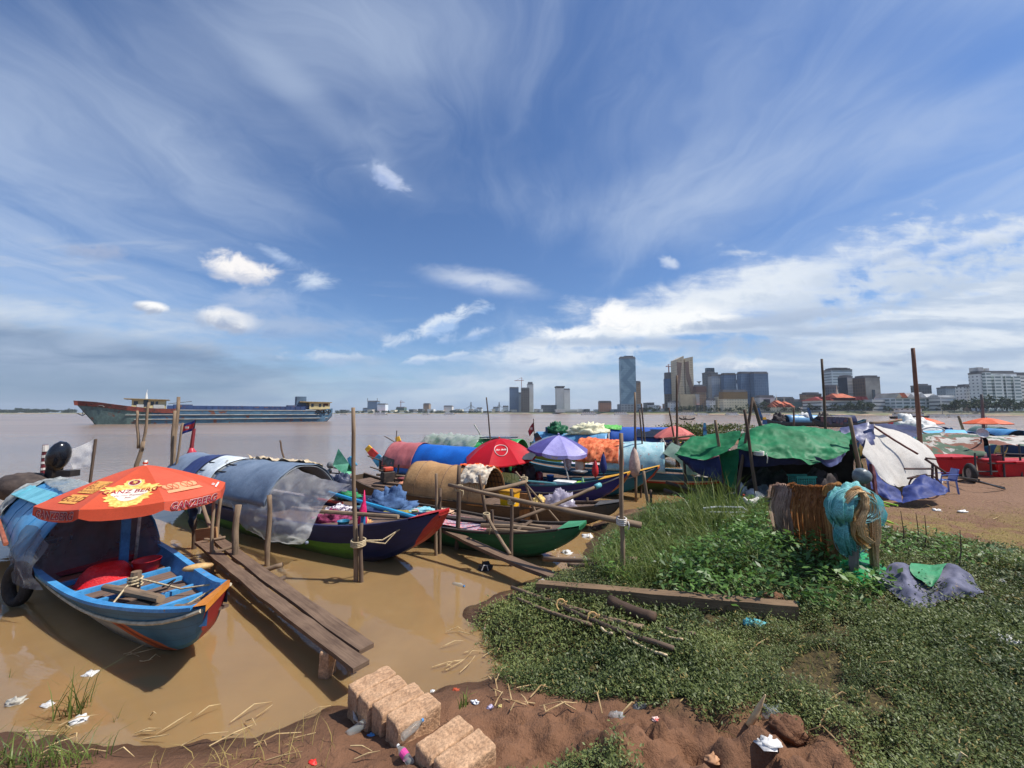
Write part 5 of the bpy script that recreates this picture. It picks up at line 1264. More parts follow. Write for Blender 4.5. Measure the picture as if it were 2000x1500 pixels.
mb.build('post',M('post_maroon',(112,44,52),nscale=6),t_)
for z,hh in((.62,.14),(.44,.06),(.30,.05),(.16,.05),(.02,.05),(-.14,.06)):MB().tube([c+Vector((0,0,z-hh/2)),c+Vector((-.005,0,z+hh/2))],.05,8).build('white_band',LETW,t_)
rows=[[c+Vector((-.02,0,.1)),c+Vector((-.18,0,.02)),c+Vector((-.34,0,-.2))],[c+Vector((-.02,0,-.25)),c+Vector((-.16,0,-.3)),c+Vector((-.3,0,-.36))]]
tag(patch(rows,10,8,.03,5).build('flag',M('flag_orange',(206,134,74),(190,110,66),trans=.3),None,True),'limp orange cloth flag tied to the banded stern post','flag')
c=W(178,905,8.9);mb=MB();mb.tube([c+Vector((-.01,0,-.8)),c+Vector((.06,0,.55))],.028,7);tag(mb.build('flag_pole',POLED),'short dark pole carrying the white flag behind the orange parasol','pole')
rows=[[c+Vector((.05,0,.56)),c+Vector((-.1,-.14,.42)),c+Vector((-.24,-.34,.30))],[c+Vector((.03,0,.2)),c+Vector((-.06,-.12,.12)),c+Vector((-.2,-.28,.12))],[c+Vector((.01,0,-.05)),c+Vector((-.07,-.12,-.08)),c+Vector((-.15,-.22,-.10))]]
tag(patch(rows,12,12,.03,6).build('flag',M('flag_white',(236,236,236),(222,224,226),trans=.6),None,True),'torn white flag hanging from a short pole behind the parasol','flag')
c=W(45,950,8.2);mb=MB();mb.ball(c,(.46,.4,.28),16,10,jit=.08);tag(mb.build('covered_engine',M('sack_brown',(84,72,66),(58,50,48),rough=.8,nscale=5,bump=.6,bscale=14),None,True),'engine wrapped in brown sacking at the stern of the nearest boat','covered engine')
# ---------------------------------------------------------------- second boat: navy and green hull, red bow
NAVY_H=hull_mat('hull_navy_green',(10,28,72),[((88,134,44),1,0.30,1.52,99,-0.3,0.58),((10,28,72),0,1,.58,9,-9,9),((158,46,40),1,0.50,-9,0.46,-9,.92)],wear=(34,44,70),wear_amt=.0)
REDC=M('bow_red',(196,44,46),(176,36,40),rough=.5,nscale=4,wear=(150,60,56),wear_amt=.05)
b2=Boat('navy and lime green boat with a red bow, covered in clear plastic sheeting',(-1.02,5.92),HB,8.6,1.40,NAVY_H,M('navy_paint',(44,46,84)),s0=0.50,rb=0.42,wb=0.12,ws=0.35,cap=REDC,capl=0.5,NS=70,dz=0.05)
b2.T=b2.T@Matrix.Translation((0,0,.05))
TARPB=M('tarp_slate',(122,136,156),(104,118,138),rough=.5,nscale=1.5,bump=.3,bscale=9)
f2_=b2.canopy(-8.3,-3.5,0.78,M('canopy_grey',(150,154,156),(110,116,122),rough=.6,nscale=2),wf=1.05,base=.52)
b2.cover(f2_,0.0,0.24,0.0,1.0,TARPB,'slate blue tarp over the stern end of the second canopy','tarp',seed=1)
b2.cover(f2_,0.20,0.34,0.02,0.98,M('tarp_navy',(52,66,116),(44,56,98),rough=.5,nscale=2),'navy tarp band over the second canopy','tarp',off=.03,seed=3)
b2.cover(f2_,0.36,0.52,0.12,0.62,M('sheet_white',(214,220,222),(188,196,200),rough=.5,nscale=3),'white sheet laid over the middle of the second canopy','sheet',off=.03,seed=5)
for k,v in enumerate((0.14,0.24,0.34)):
 mb=MB(b2.T);a,b=Vector(f2_(0.36,v)),Vector(f2_(0.60,v+.02));mb.tube([a+Vector((0,-.03,.03)),b+Vector((0,-.03,.03))],.016,6);tag(mb.build('dark_rod',M('rod_dark',(52,46,44))),['lowest dark rod lying along the second canopy','middle dark rod lying along the second canopy','top dark rod lying along the second canopy'][k],'rod')
b2.cover(f2_,0.55,1.0,0.06,0.93,M('tarp_greyblue',(116,130,148),(94,110,130),rough=.45,nscale=1.6,bump=.3,bscale=8),'grey blue tarp over the front of the second canopy','tarp',off=.03,wr=.02,seed=7)
b2.cover(f2_,0.52,0.98,0.52,0.70,M('rolled_mat_tan',(206,188,160),(168,148,120),rough=.9,nscale=8,bump=.8,bscale=24),'crumpled tan mat lying along the ridge of the second canopy','mat',off=.05,wr=.06,seed=9)
mb=MB(b2.T);a,b=Vector(f2_(0.50,0.40)),Vector(f2_(0.53,0.02));o_=Vector((0,-.06,.05));mb.tube([a+o_,b+o_+Vector((.06,-.05,-.02))],.02,6);c=b+o_+Vector((.06,-.05,-.06));mb.beam(c+Vector((0,0,.10)),c+Vector((.03,-.05,-.26)),.03,.13,(1,0,0));tag(mb.build('paddle',M('paddle_grey',(160,160,156),(132,130,126),nscale=6),None,bevel=.008),'grey wooden paddle leaning down the side of the second canopy','paddle')
PLAST=sheet_mat('clear_plastic',(244,247,248),0.50,0.12,0.14,1.6,None,0.22)
rows=[[W(455,925,8.7),W(505,905,8.3),W(570,912,7.55),W(630,934,6.6),W(686,945,5.68)],[W(448,960,7.9),W(505,955,7.35),W(565,958,6.75),W(622,960,6.2),W(676,950,5.72)],[W(455,1000,7.42),W(505,1010,7.0),W(560,1010,6.6),W(610,990,6.15),W(655,965,5.85)],[W(470,1028,7.2),W(515,1048,6.85),W(558,1055,6.55),W(590,1036,6.35),W(625,998,6.1)],[W(492,1040,7.05),W(528,1057,6.80),W(565,1063,6.6),W(588,1064,6.5),W(602,1052,6.42)]]
tag(patch(rows,60,44,.045,2.4,4.0,(1.0,1.0,2.2)).build('plastic_sheet',PLAST,None,True),'clear plastic sheet pulled from the second canopy to the tall post','plastic sheet')
mb=MB();mb.ball(W(599,1060,6.45),.03,8,6);tag(mb.build('sheet_weight',M('bottle_blue',(140,150,170)),None,True),'small bottle weighting the corner of the clear plastic sheet','bottle')
mb=MB(b2.T);mb.tube([(-3.4,.46,.72),(-.75,.22,.62)],.036,8);tag(mb.build('pipe',M('pipe_blue',(48,154,200),(40,132,180),rough=.4)),'bright blue pipe along the far gunwale of the navy boat','pipe')
mb=MB(b2.T);mb.tube([(-3.6,.36,.58),(-2.9,.40,.58)],.03,7);tag(mb.build('oar',M('oar_red',(176,66,58))),'red painted oar beside the blue pipe','oar')
def heap(c,r,mat,label,cat,name,seed=0,n=32,m=16,amp=.35,fl=None):
 """a heap of cloth or bags: a lumpy dome sitting on what carries it"""
 c=Vector(c);mb=MB();vs=[]
 for j in range(m+1):
  ph=(j/m)*math.pi*0.5
  for k in range(n):
   a=2*math.pi*k/n;q=Vector((math.cos(a)*math.cos(ph),math.sin(a)*math.cos(ph),math.sin(ph)));q_=q*2.2+Vector((seed*3.1,seed,0));nz=mnoise.fractal(q_,.7,2,5)-.35*abs(mnoise.noise(q_*1.9))
   e=1+amp*nz;vs.append(c+Vector((q.x*r[0]*e,q.y*r[1]*e,q.z*r[2]*(1+amp*1.2*nz))))
 mb.add(vs,[(j*n+k,j*n+(k+1)%n,(j+1)*n+(k+1)%n,(j+1)*n+k)for j in range(m)for k in range(n)]);o=mb.build(name,mat,None,True);return tag(o,label,cat)
heap(b2.w(-2.55,-.05,.40),(.34,.24,.17),M('cloth_plum',(142,58,96),(98,36,62),nscale=14,contrast=(.45,.55),rough=.9),'plum patterned blanket heaped on the deck of the navy boat','blanket','blanket',2)
heap(b2.w(-2.62,.12,.50),(.25,.14,.13),M('cloth_white_navy',(214,206,210),(80,70,96),nscale=16,contrast=(.5,.56),rough=.9),'white and dark patterned cloth on top of the plum blanket','cloth','folded_cloth',4)
bowl(b2.w(-2.02,-.22,.40),.10,.11,M('basin_blue',(40,130,166),rough=.4),'small blue basin in front of the plum blanket','basin','basin')
mb=MB();c=b2.w(-1.75,-.05,.42);mb.tube([c+Vector((0,0,.0)),c+Vector((.0,0,.10)),c+Vector((.01,0,.28)),c+Vector((.02,0,.42)),c+Vector((.02,0,.60))],[.07,.085,.06,.025,.006],8,jit=.12);tag(mb.build('folded_umbrella',M('pink_hot',(226,40,110),(190,24,84),rough=.6,nscale=12),None,True),'folded hot pink umbrella standing on the deck of the navy boat','folded umbrella')
heap(b2.w(-1.75,.02,.41),(.13,.11,.10),M('stuff_tan',(198,152,96),(140,96,66),nscale=18),'tan rope heap at the foot of the hot pink umbrella','rope heap','rope_heap',6)
mb=MB(b2.T);mb.tube([(-3.2,-.42,.62),(-2.2,-.36,.66),(-.85,-.10,.70)],.034,8,jit=.03);tag(mb.build('boat_hook',POLEW),'long grey boat pole lying on the near side of the navy boat','pole')
for k,(x,y)in enumerate(((-2.1,-.43),(-1.75,-.42))):
 mb=MB(b2.T);mb.ball((x,y,.445),(.075,.035,.03),8,6);tag(mb.build('sandal',M('sandal_red',(176,70,62)),None,True),['red sandal left of the other on the navy boat deck','red sandal nearer the post on the navy boat deck'][k],'sandal')
mb=MB(b2.T);mb.beam((-1.62,.30,.42),(-.80,.02,.52),.10,.02);tag(mb.build('red_board',M('board_red',(186,50,50))),'flat red board lying on the foredeck of the navy boat','board')
MB(b2.T).beam((-1.55,-.2,.30),(-1.55,-.2,.64),.06,.05,(1,0,0)).build('bitt',M('bitt_blue',(50,110,160)),b2.t)
c=W(374,898,10.3);t_=thing('stern_ornament','red lantern shaped stern ornament on the navy boat','stern ornament',c+Vector((0,0,-.5)))
mb=MB();mb.tube([c+Vector((0,0,-.5)),c+Vector((0,0,-.1))],.09,8);mb.build('base',M('orn_blue',(52,70,128)),t_)
mb=MB();mb.tube([c+Vector((.04,0,-.14)),c+Vector((.02,0,.06)),c+Vector((-.02,0,.28)),c+Vector((-.02,0,.34))],[.10,.17,.06,.035],8);mb.build('lantern',M('orn_red',(204,60,74),rough=.4),t_,True)
mb=MB();mb.tube([c+Vector((-.02,0,.3)),c+Vector((.02,0,.82))],[.05,.04],6);mb.build('spike',M('orn_spike',(140,50,54)),t_);MB().tube([c+Vector((.02,0,.8)),c+Vector((.05,0,1.06))],.012,5).build('flagstaff',BLKM,t_)
def striped_flag(c,d1,d2,label):
 """blue, red, blue bands"""
 t_=thing('flag',label,'flag',c);cols=[M('flag_blue',(46,60,130),trans=.3),M('flag_red',(206,64,66),trans=.3),M('flag_blue',(46,60,130))];fr=(0,.25,.75,1)
 for k in range(3):
  a,b=fr[k],fr[k+1];rows=[[c+d1*s+d2*q+Vector((0,.04*math.sin(s*6),0))for s in(0,.33,.66,1)]for q in(a,b)];patch(rows,10,4,.012,6).build(('blue_band','red_field','blue_band')[k],cols[k],t_,True)
 q=c+d1*.5+d2*.5;MB().box(q+Vector((0,-.03,0)),(d1.length*.22,.01,d2.length*.2)).build('emblem',LETW,t_)
striped_flag(c+Vector((.05,0,1.06)),Vector((-.38,0,-.16)),Vector((-.02,0,-.26)),'small blue and red national flag on the red stern ornament')
# ---------------------------------------------------------------- third boat: long, dark, green bow
DKG_H=hull_mat('hull_dark_green',(62,60,44),[((30,96,62),1,0,-9,2.75,-9,9)],wear=(84,92,72),wear_amt=.06)
b3=Boat('long dark open boat with a green bow loaded with bedding',(1.13,6.28),HB,7.0,1.22,DKG_H,M('gunwale_dark',(70,62,54),nscale=4),s0=0.35,rb=0.27,wb=0.17,ws=.3,cap=M('bow_green',(70,148,104),(52,124,84),rough=.5,wear=(150,150,120),wear_amt=.05),capl=.34,dz=.02)
b3.T=b3.T@Matrix.Translation((0,0,.05))
FADED=M('mat_faded',(164,118,122),(120,92,104),nscale=3,contrast=(.45,.55),rough=.9,wear=(112,96,86),wear_amt=.22,fscale=60,fine=.2)
mb=MB(b3.T);k=0
mb.grid(lambda u,v:(-3.2+2.0*u,-.40+.62*v,.315+.006*math.sin(u*19)*math.cos(v*7)),24,8);tag(mb.build('floor_mat',M('patterned_mat',(192,108,118),(150,128,150),nscale=9,contrast=(.47,.53),rough=.9,wear=(196,186,176),wear_amt=.20),None,True),'faded pink patterned mat on the foredeck of the green bowed boat','mat')
mb=MB(b3.T);mb.beam((-3.0,-.06,.345),(-1.0,.12,.36),.16,.02);tag(mb.build('dark_board',wood('board_black',(70,60,54),(44,38,36))),'dark board lying across the faded pink mat','board')
for k,(a,b)in enumerate((((-1.75,-.30,.38),(-.62,-.10,.42)),((-1.55,-.42,.36),(-.75,-.30,.40)),((-1.3,.02,.36),(-.55,.0,.44)))):
 mb=MB(b3.T);mb.tube([a,[(p+q)/2+(.02 if i==2 else 0)for i,(p,q)in enumerate(zip(a,b))],b],[.04,.036,.03],8,jit=.08);tag(mb.build('log',POLEW),['thickest log lashed at the green bow','log nearest the near side of the green bow','log on the far side of the green bow'][k],'log')
mb=MB(b3.T);mb.tube([(-1.62,-.12,.3),(-1.66,-.10,.62)],.03,7);mb.tube([(-1.05,-.26,.40),(-.95,.06,.48)],.028,7);tag(mb.build('log_cleat',POLED),'stub post and short cross stick tied to the green bow logs','cleat')
JEANS=M('denim',(78,106,146),(48,70,108),nscale=5,rough=.9,bump=.5,bscale=24,fscale=50)
heap(b3.w(-4.35,.02,.28),(.52,.30,.40),JEANS,'big heap of blue jeans piled on the dark open boat','clothes heap','clothes_heap',8,amp=.42)
heap(b3.w(-4.75,-.20,.28),(.30,.16,.12),M('denim_teal',(84,120,130),(56,86,100),nscale=6,rough=.9),'teal grey cloth at the near end of the jeans heap','cloth','cloth',9)
heap(b3.w(-5.15,.12,.30),(.32,.22,.15),M('cloth_navy',(46,54,84),(34,40,62),nscale=6,rough=.9),'dark navy cloth between the jeans heap and the engine','cloth','cloth',10)
heap(b3.w(-3.9,-.24,.29),(.36,.14,.07),M('net_olive',(148,140,72),(112,104,56),nscale=30,rough=.95),'olive fishing net spread below the jeans heap','net','net_heap',11)
heap(b3.w(-3.55,.18,.29),(.30,.16,.08),M('bag_teal',(96,168,186),(150,190,198),nscale=9,rough=.5),'teal plastic bag right of the jeans heap','bag','bag',12)
heap(b3.w(-3.1,.26,.30),(.26,.13,.08),M('cloth_peach',(206,170,140),(180,140,116),nscale=9,rough=.9),'peach cloth at the far gunwale of the dark open boat','cloth','cloth',13)
heap(b3.w(-3.6,-.28,.30),(.14,.08,.05),M('bag_white',(224,220,212),nscale=9,rough=.5),'white bag beside the two green cans','bag','bag',14)
mb=MB(b3.T);mb.ball((-3.55,-.03,.35),(.07,.06,.045),8,6);tag(mb.build('pink_bag',M('pink_pale',(240,156,176)),None,True),'small pale pink bag in front of the jeans heap','bag')
CAN=M('can_green',(104,152,58),(84,130,46),rough=.4,nscale=10,wear=(206,206,190),wear_amt=.05)
for k,(x,y)in enumerate(((-3.28,-.34),(-2.98,-.26))):
 c=b3.w(x,y,.29);t_=thing('paint_can',['green paint can, left one on the dark open boat','green paint can, right one on the dark open boat'][k],'can',c)
 MB(Matrix.Translation(c)).lathe([(.001,0),(.062,0),(.062,.16),(.066,.165),(.066,.175)],16).build('can_body',CAN,t_,True);MB(Matrix.Translation(c)).lathe([(.064,.17),(.05,.165),(.001,.165)],16).build('lid',M('can_lid',(190,178,150)),t_)
ENGR=M('engine_rust',(70,60,54),(40,36,36),nscale=9,rough=.6)
def engine(c,label,s=1.0,rz=0.0,red=None):
 t_=thing('boat_engine',label,'engine',c);T=Matrix.Translation(c)@Matrix.Rotation(rz,4,'Z')@Matrix.Scale(s,4)
 MB(T).box((0,0,.18),(.34,.24,.30)).build('engine_block',ENGR,t_,bevel=.02)
 mb=MB(T);mb.tube([(0,.13,.2),(0,.20,.2)],.15,14);mb.tube([(.18,0,.2),(.30,0,.28),(.32,0,.50)],.03,7);mb.build('flywheel',BLKM,t_)
 MB(T).box((0,0,.40),(.26,.18,.12)).build('fuel_tank',red or BLKM,t_,bevel=.03)
 mb=MB(T);mb.tube([(-.1,0,.34),(-.5,.05,.50)],.02,6);mb.tube([(.1,-.1,.05),(.15,-.2,-.1)],.03,6);mb.build('tiller',POLED,t_);return t_
engine(b3.w(-6.3,-.12,.30),'rusty long tail engine at the stern of the dark open boat',.9,b3.h)
heap(b3.w(-6.25,.22,.36),(.36,.28,.46),M('tarp_black',(58,64,88),(40,44,62),nscale=4,rough=.45,bump=.6,bscale=10),'engine under a crumpled navy black tarp at the stern of the dark open boat','covered engine','covered_engine',15,amp=.3)
heap(b3.w(-5.75,.05,.36),(.30,.12,.13),M('cloth_green',(46,140,88),(34,110,66),nscale=6),'green cloth lying before the navy black tarp','cloth','cloth',16)
mb=MB();c=W(680,905,10.6);prow=[c+Vector((-.30,0,.32)),c+Vector((-.1,.0,.0)),c+Vector((.3,-.1,-.25))]
mb.add([c+Vector((-.42,0,-.05)),c+Vector((-.28,.25,.05)),c+Vector((-.28,0,.40)),c+Vector((.0,-.12,-.32)),c+Vector((.1,.18,-.25)),c+Vector((.02,0,.0))],[(0,1,2),(0,2,5,3),(1,4,5,2),(0,3,4,1)]);tag(mb.build('stern_board',M('stern_mint',(126,196,160),(72,150,112),nscale=4)),'mint green raised stern board left of the navy black tarp','stern board')
mb=MB();c=W(655,912,10.8);mb.tube([c+Vector((-.15,0,0)),c+Vector((.35,.1,-.1))],.025,6);mb.tube([c+Vector((-.15,0,-.16)),c+Vector((.35,.1,-.22))],.02,6);mb.tube([c+Vector((.1,0,.02)),c+Vector((.12,0,-.3))],.02,6);mb.ball(c+Vector((-.14,0,.05)),.10,8,6);mb.ball(c+Vector((-.16,0,-.12)),.07,8,6);tag(mb.build('propeller_shaft',STEEL),'long tail propeller frame with two white floats beyond the clear plastic sheet','propeller')
# ---------------------------------------------------------------- fourth boat: dark timber with a tan barrel canopy
BRN_H=hull_mat('hull_brown',(98,80,62),[((84,72,60),1,0,-9,1.0,-9,9)],wear=(62,52,44),wear_amt=.14,rough=.8)
b4=Boat('dark brown timber boat with a tan barrel shaped canopy',(2.22,7.95),(.89,-.456),7.6,1.20,BRN_H,M('gunwale_brown',(92,74,58),(70,58,48),nscale=5),s0=0.34,rb=0.26,wb=0.13,ws=.3,cap=M('bow_timber',(84,82,78),(62,60,58),nscale=6),capl=.5,dz=.04)
WOVEN=M('canopy_woven_tan',(176,136,92),(158,118,78),rough=.85,nscale=2.2,stretch=(1,1,1),bump=.4,bscale=16,wear=(120,88,62),wear_amt=.05,fscale=30,fine=.1)
f4=b4.canopy(-5.35,-2.95,0.80,WOVEN,wf=.96,base=.30,ribs=3,ribm=M('hoop_tan',(138,104,72)))
mb=MB(b4.T)
for i in range(9):
 p=[Vector(f4(.62+.36*i/8,.08+.84*j/14))for j in range(15)];c=Vector((0,0,.3));mb.tube([Vector((q.x,q.y*.965,.3+(q.z-.3)*.965))for q in p],.012,4)
for j in range(11):
 v=.08+.84*j/10;mb.tube([Vector((q.x,q.y*.965,.3+(q.z-.3)*.965))for q in(Vector(f4(.62,v)),Vector(f4(.98,v)))],.010,4)
mb.build('woven_lattice',M('lattice_dark',(84,66,48)),b4.t)
b4.cover(f4,.60,1.0,.42,.72,M('cloth_orange',(232,96,40),(214,78,30),rough=.8,nscale=4,bump=.5,bscale=14),'bright orange cloth thrown over the front top of the tan canopy','cloth',off=.025,wr=.05,seed=4)
b4.cover(f4,.70,1.02,.20,.48,M('cloth_cream',(216,202,182),(180,160,136),rough=.9,nscale=9,bump=.6,bscale=20),'torn cream cloth with a lace fringe at the mouth of the tan canopy','cloth',off=.03,wr=.05,hang=.06,seed=6)
mb=MB()
for k in range(7):
 p=b4.T@Vector(f4(.86+.02*k,.16+.01*k));mb.tube([p+Vector((0,-.03,.02)),p+Vector((.02*(k%3),-.05,-.18)),p+Vector((.03,-.05,-.36-.05*(k%2)))],.008,4)
tag(mb.build('fringe',ROPE),'ragged strings hanging from the torn cream cloth','strings')
t_=thing('cool_box','yellow plastic box standing on the brown timber boat','box',b4.w(-2.42,-.28,.30))
T=b4.T@Matrix.Translation((-2.42,-.26,.30));MB(T).hexa([(-.17,-.13,0),(.17,-.13,0),(.17,.13,0),(-.17,.13,0),(-.19,-.15,.33),(.19,-.15,.33),(.19,.15,.33),(-.19,.15,.33)]).build('box_body',M('yellow_plastic',(238,182,24),(220,160,20),rough=.4),t_,bevel=.015)
MB(T).box((0,0,.35),(.42,.34,.05)).build('lid',M('yellow_lid',(196,146,40),(150,104,34),rough=.5),t_,bevel=.015)
mb=MB(b4.T);mb.beam((-1.95,-.46,.05),(-1.95,-.44,.66),.24,.04,(0,1,0));tag(mb.build('driftwood_board',wood('amber_wood',(176,120,66),(96,64,40))),'rough amber board leaning on the brown timber boat right of the yellow box','board')
heap(b4.w(-1.78,-.02,.34),(.22,.16,.20),M('bag_yellow',(226,196,120),(200,168,96),nscale=8,rough=.6),'pale yellow sack right of the amber board','sack','sack',17)
heap(b4.w(-1.32,.0,.34),(.36,.24,.34),sheet_mat('bag_clear',(206,200,216),.74,.2,.15,4),'heap of translucent lilac plastic bags on the brown timber boat','plastic bag','plastic_bag',18,amp=.45)
MB(b4.T).tube([(-.28,-.16,.5),(-.1,.0,.56),(-.28,.16,.5)],.05,6).build('bow_carving',MATS['bow_timber'],b4.t)
heap(b4.w(-5.9,.1,.36),(.18,.14,.16),M('sack_peach',(226,158,124),(204,132,100),nscale=6),'peach round bundle on the after deck left of the tan canopy','bundle','bundle',19,amp=.12)
engine(b4.w(-6.55,.18,.40),'black engine with an orange red tank behind the tan canopy',1.0,b4.h+1.2,M('tank_red',(226,92,62),rough=.4))
for k,(x0,y0,x1,y1,z)in enumerate(((-6.6,-.3,-5.3,-.35,.42),(-6.9,.35,-5.6,.3,.50),(-6.4,.05,-5.4,-.05,.44))):
 mb=MB(b4.T);mb.beam((x0,y0,z),(x1,y1,z+.02),.14,.05);tag(mb.build('deck_timber',PLANKW),['nearest loose timber on the after deck of the brown boat','farthest loose timber on the after deck of the brown boat','middle loose timber on the after deck of the brown boat'][k],'timber')
mb=MB(b4.T);mb.beam((-6.2,.42,.56),(-5.2,.42,.52),.5,.03);tag(mb.build('hatch_board',M('board_maroon',(128,66,62),(110,56,54),nscale=4)),'flat maroon board on the after deck beside the blue canopy','board')
# ---------------------------------------------------------------- fifth boat: deep blue hull, yellow bow tip, blue canopy with a pink end
INDIGO_H=hull_mat('hull_indigo',(28,34,104),[((186,106,52),1,0.75,-9,.40,-9,.95)],wear=(70,70,100),wear_amt=.03)
YEL=M('bow_yellow',(240,184,58),(222,160,44),rough=.5,nscale=5)
b5=Boat('deep blue boat with a yellow bow tip and red parasol amidships',(2.92,9.75),HB,8.6,1.34,INDIGO_H,M('gunwale_teal',(44,96,116),nscale=4),s0=.44,rb=.46,wb=.17,ws=.3,cap=YEL,capl=.7,dz=.05,rail=(M('rail_grey',(150,150,146)),.70,.3,.99))
f5=b5.canopy(-7.9,-4.1,.92,M('canopy_royal',(28,104,196),(22,90,176),rough=.4,nscale=2,bump=.15,bscale=8),wf=1.05,base=.42)
b5.cover(f5,-.05,.30,.06,.94,M('tarp_pink',(186,106,106),(166,90,92),rough=.6,nscale=3),'dusty pink tarp over the stern end of the royal blue canopy','tarp',off=.035,wr=.015,seed=2)
rows=[[b5.w(-8.1,-.62,.95),b5.w(-7.85,-.66,.9),b5.w(-7.5,-.68,.85)],[b5.w(-8.1,-.66,.35),b5.w(-7.85,-.70,.35),b5.w(-7.5,-.72,.35)]]
tag(patch(rows,16,10,.04,5).build('curtain',M('curtain_grey',(88,88,86),(66,66,66),nscale=6),None,True),'grey curtain hanging below the dusty pink tarp','curtain')
def prow(base,top,w,cols,label,lean=None):
 """tall narrow painted stern or bow post, wider at its foot, painted in bands"""
 base,top=Vector(base),Vector(top);t_=thing('stern_post',label,'stern post',base);n=len(cols);d=(top-base);side=Vector((d.z,0,-d.x)).normalized()if abs(d.z)>0 else Vector((1,0,0));th=Vector((0,.05,0))
 for k in range(n):
  a,b=k/n,(k+1)/n;pa,pb=base+d*a,base+d*b;wa,wb=w*(1-.45*a),w*(1-.45*b)
  MB().hexa([pa-side*wa/2-th,pa+side*wa/2-th,pa+side*wa/2+th,pa-side*wa/2+th,pb-side*wb/2-th,pb+side*wb/2-th,pb+side*wb/2+th,pb-side*wb/2+th]).build('painted_band',cols[k],t_)
 return t_
C_SKY=M('p_sky',(66,142,180),nscale=6);C_RED=M('p_red',(206,62,54),nscale=6);C_YEL=M('p_yellow',(232,178,50),nscale=6);C_BLK=M('p_black',(44,48,60),nscale=6);C_GRN=M('p_green',(86,140,84),nscale=6);C_PUR=M('p_purple',(92,84,132),nscale=6);C_BLU=M('p_blue',(52,92,138),nscale=6);C_MAR=M('p_maroon',(110,56,52),nscale=6)
prow(W(745,905,14.2),W(717,873,14.4),.36,[C_SKY,C_SKY,C_RED,C_RED,C_YEL],'tilted stern post painted sky blue, red and yellow left of the pink tarp')
prow(W(783,880,16.0),W(776,853,16.2),.30,[C_BLK,C_RED,C_YEL],'stern post with a yellow and black tip behind the pink tarp')
prow(W(692,912,11.5),W(682,893,11.6),.2,[C_SKY,C_SKY],'short sky blue stern post beside the tall near mooring post')
engine(W(752,905,13.6)-Vector((0,0,.3)),'grey engine with a round silver tank left of the royal blue canopy',1.15,.4,M('tank_silver',(170,176,180),rough=.3))
mb=MB();mb.tube([W(736,927,11.9),W(800,931,11.4)],.04,7);tag(mb.build('timber_pole',POLEW),'pale timber pole lying along the near side of the royal blue canopy','pole')
for k,(a,b,r,lb)in enumerate((((772,880,14.5),(775,841,14.6),.018,'thin dark stick upright left of the pink tarp'),((772,864,14.6),(751,852,14.8),.018,'thin dark stick pointing left over the pink tarp'))):
 mb=MB();mb.tube([W(*a),W(*b)],r,5);tag(mb.build('stick',POLED),lb,'stick')
mb=MB();mb.box(W(716,917,9.9),(.4,.3,.08));
REDU=M('parasol_red',(206,22,40),(190,18,34),rough=.5,nscale=2,trans=.25,fine=.05)
ur=Umbrella('red domed parasol with a white round airline badge',W(985,960,11.1),W(975,857,11.3),1.06,.54,8,R_(30),(R_(6),R_(-3)),.03,[REDU],sag=.3,dome=.55)
kk=max(range(8),key=lambda k:-(ur.pt(k,.5,.8)-ur.top).y)
f_,f2_b=ur.pmap(kk,.012),ur.pmap(kk,.016);sc_=1.25
mb=MB();mb.tube([f_(-.02+.20*math.cos(a),.50+.215*math.sin(a))for a in[2*math.pi*k/36 for k in range(37)]],.009,5)
put_text(mb,'Air Asia',-.02,.50,.100,f2_b,.012,.25);mb.build('badge',LETW,ur.canopy)
GRNU,BLUU,WHTU=M('parasol_green',(20,160,74),rough=.5,trans=.25,nscale=3),M('parasol_blue',(44,74,166),rough=.5,trans=.25,nscale=3),M('parasol_white',(226,230,226),rough=.5,trans=.25,nscale=3)
Umbrella('blue, green and white striped parasol behind the red one',W(945,940,12.4),W(942,868,12.4),.95,.40,8,R_(18),(R_(6),R_(-6)),0,[GRNU,WHTU,BLUU,GRNU],sag=.3,dome=.4)
LAVU,LAVD,GRYU=M('parasol_lavender',(178,172,224),(150,142,202),rough=.35,nscale=3,trans=.2,bump=.3,bscale=12),M('parasol_violet',(104,98,168),(88,82,148),rough=.4,nscale=3,trans=.2),M('parasol_greyfade',(150,152,168),(126,128,146),rough=.5,nscale=3,trans=.2)
ul=Umbrella('shiny lavender parasol on a grey pole beside the red parasol',W(1113,948,10.5),W(1091,850,11.4),.92,.40,8,R_(10),(R_(6),R_(3)),.10,[LAVU,LAVD,LAVU,GRYU,LAVD,LAVU,LAVU,LAVD],sag=.45,dome=.2)
mb=MB();kk=max(range(8),key=lambda k:-(ul.pt(k,.5,1)).y);MB().add([ul.pt(kk,0,1),ul.pt(kk,1,1)],[])
put_text(mb,'Krud',0,0.5,.075,lambda x,y:ul.vmap(kk,.012)(x,.5+(y-.5)/.1),.01);mb.build('valance_lettering',LETY,ul.canopy)
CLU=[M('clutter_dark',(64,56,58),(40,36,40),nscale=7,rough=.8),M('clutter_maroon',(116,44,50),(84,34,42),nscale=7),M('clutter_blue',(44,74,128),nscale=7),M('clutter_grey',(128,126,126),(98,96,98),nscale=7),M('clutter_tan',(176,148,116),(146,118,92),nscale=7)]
def box(c,size,mat,label,cat='box',name='box',rz=-.52,lid=None,bev=.015):
 t_=thing(name,label,cat,c);T=Matrix.Translation(Vector(c))@Matrix.Rotation(rz,4,'Z');x,y,z=size
 MB(T).hexa([(-x*.46,-y*.46,0),(x*.46,-y*.46,0),(x*.46,y*.46,0),(-x*.46,y*.46,0),(-x/2,-y/2,z),(x/2,-y/2,z),(x/2,y/2,z),(-x/2,y/2,z)]).build('box_body',mat,t_,bevel=bev)
 MB(T).box((0,0,z+.012),(x*1.06,y*1.06,.03)).build('lid',lid or mat,t_,bevel=.008);return t_
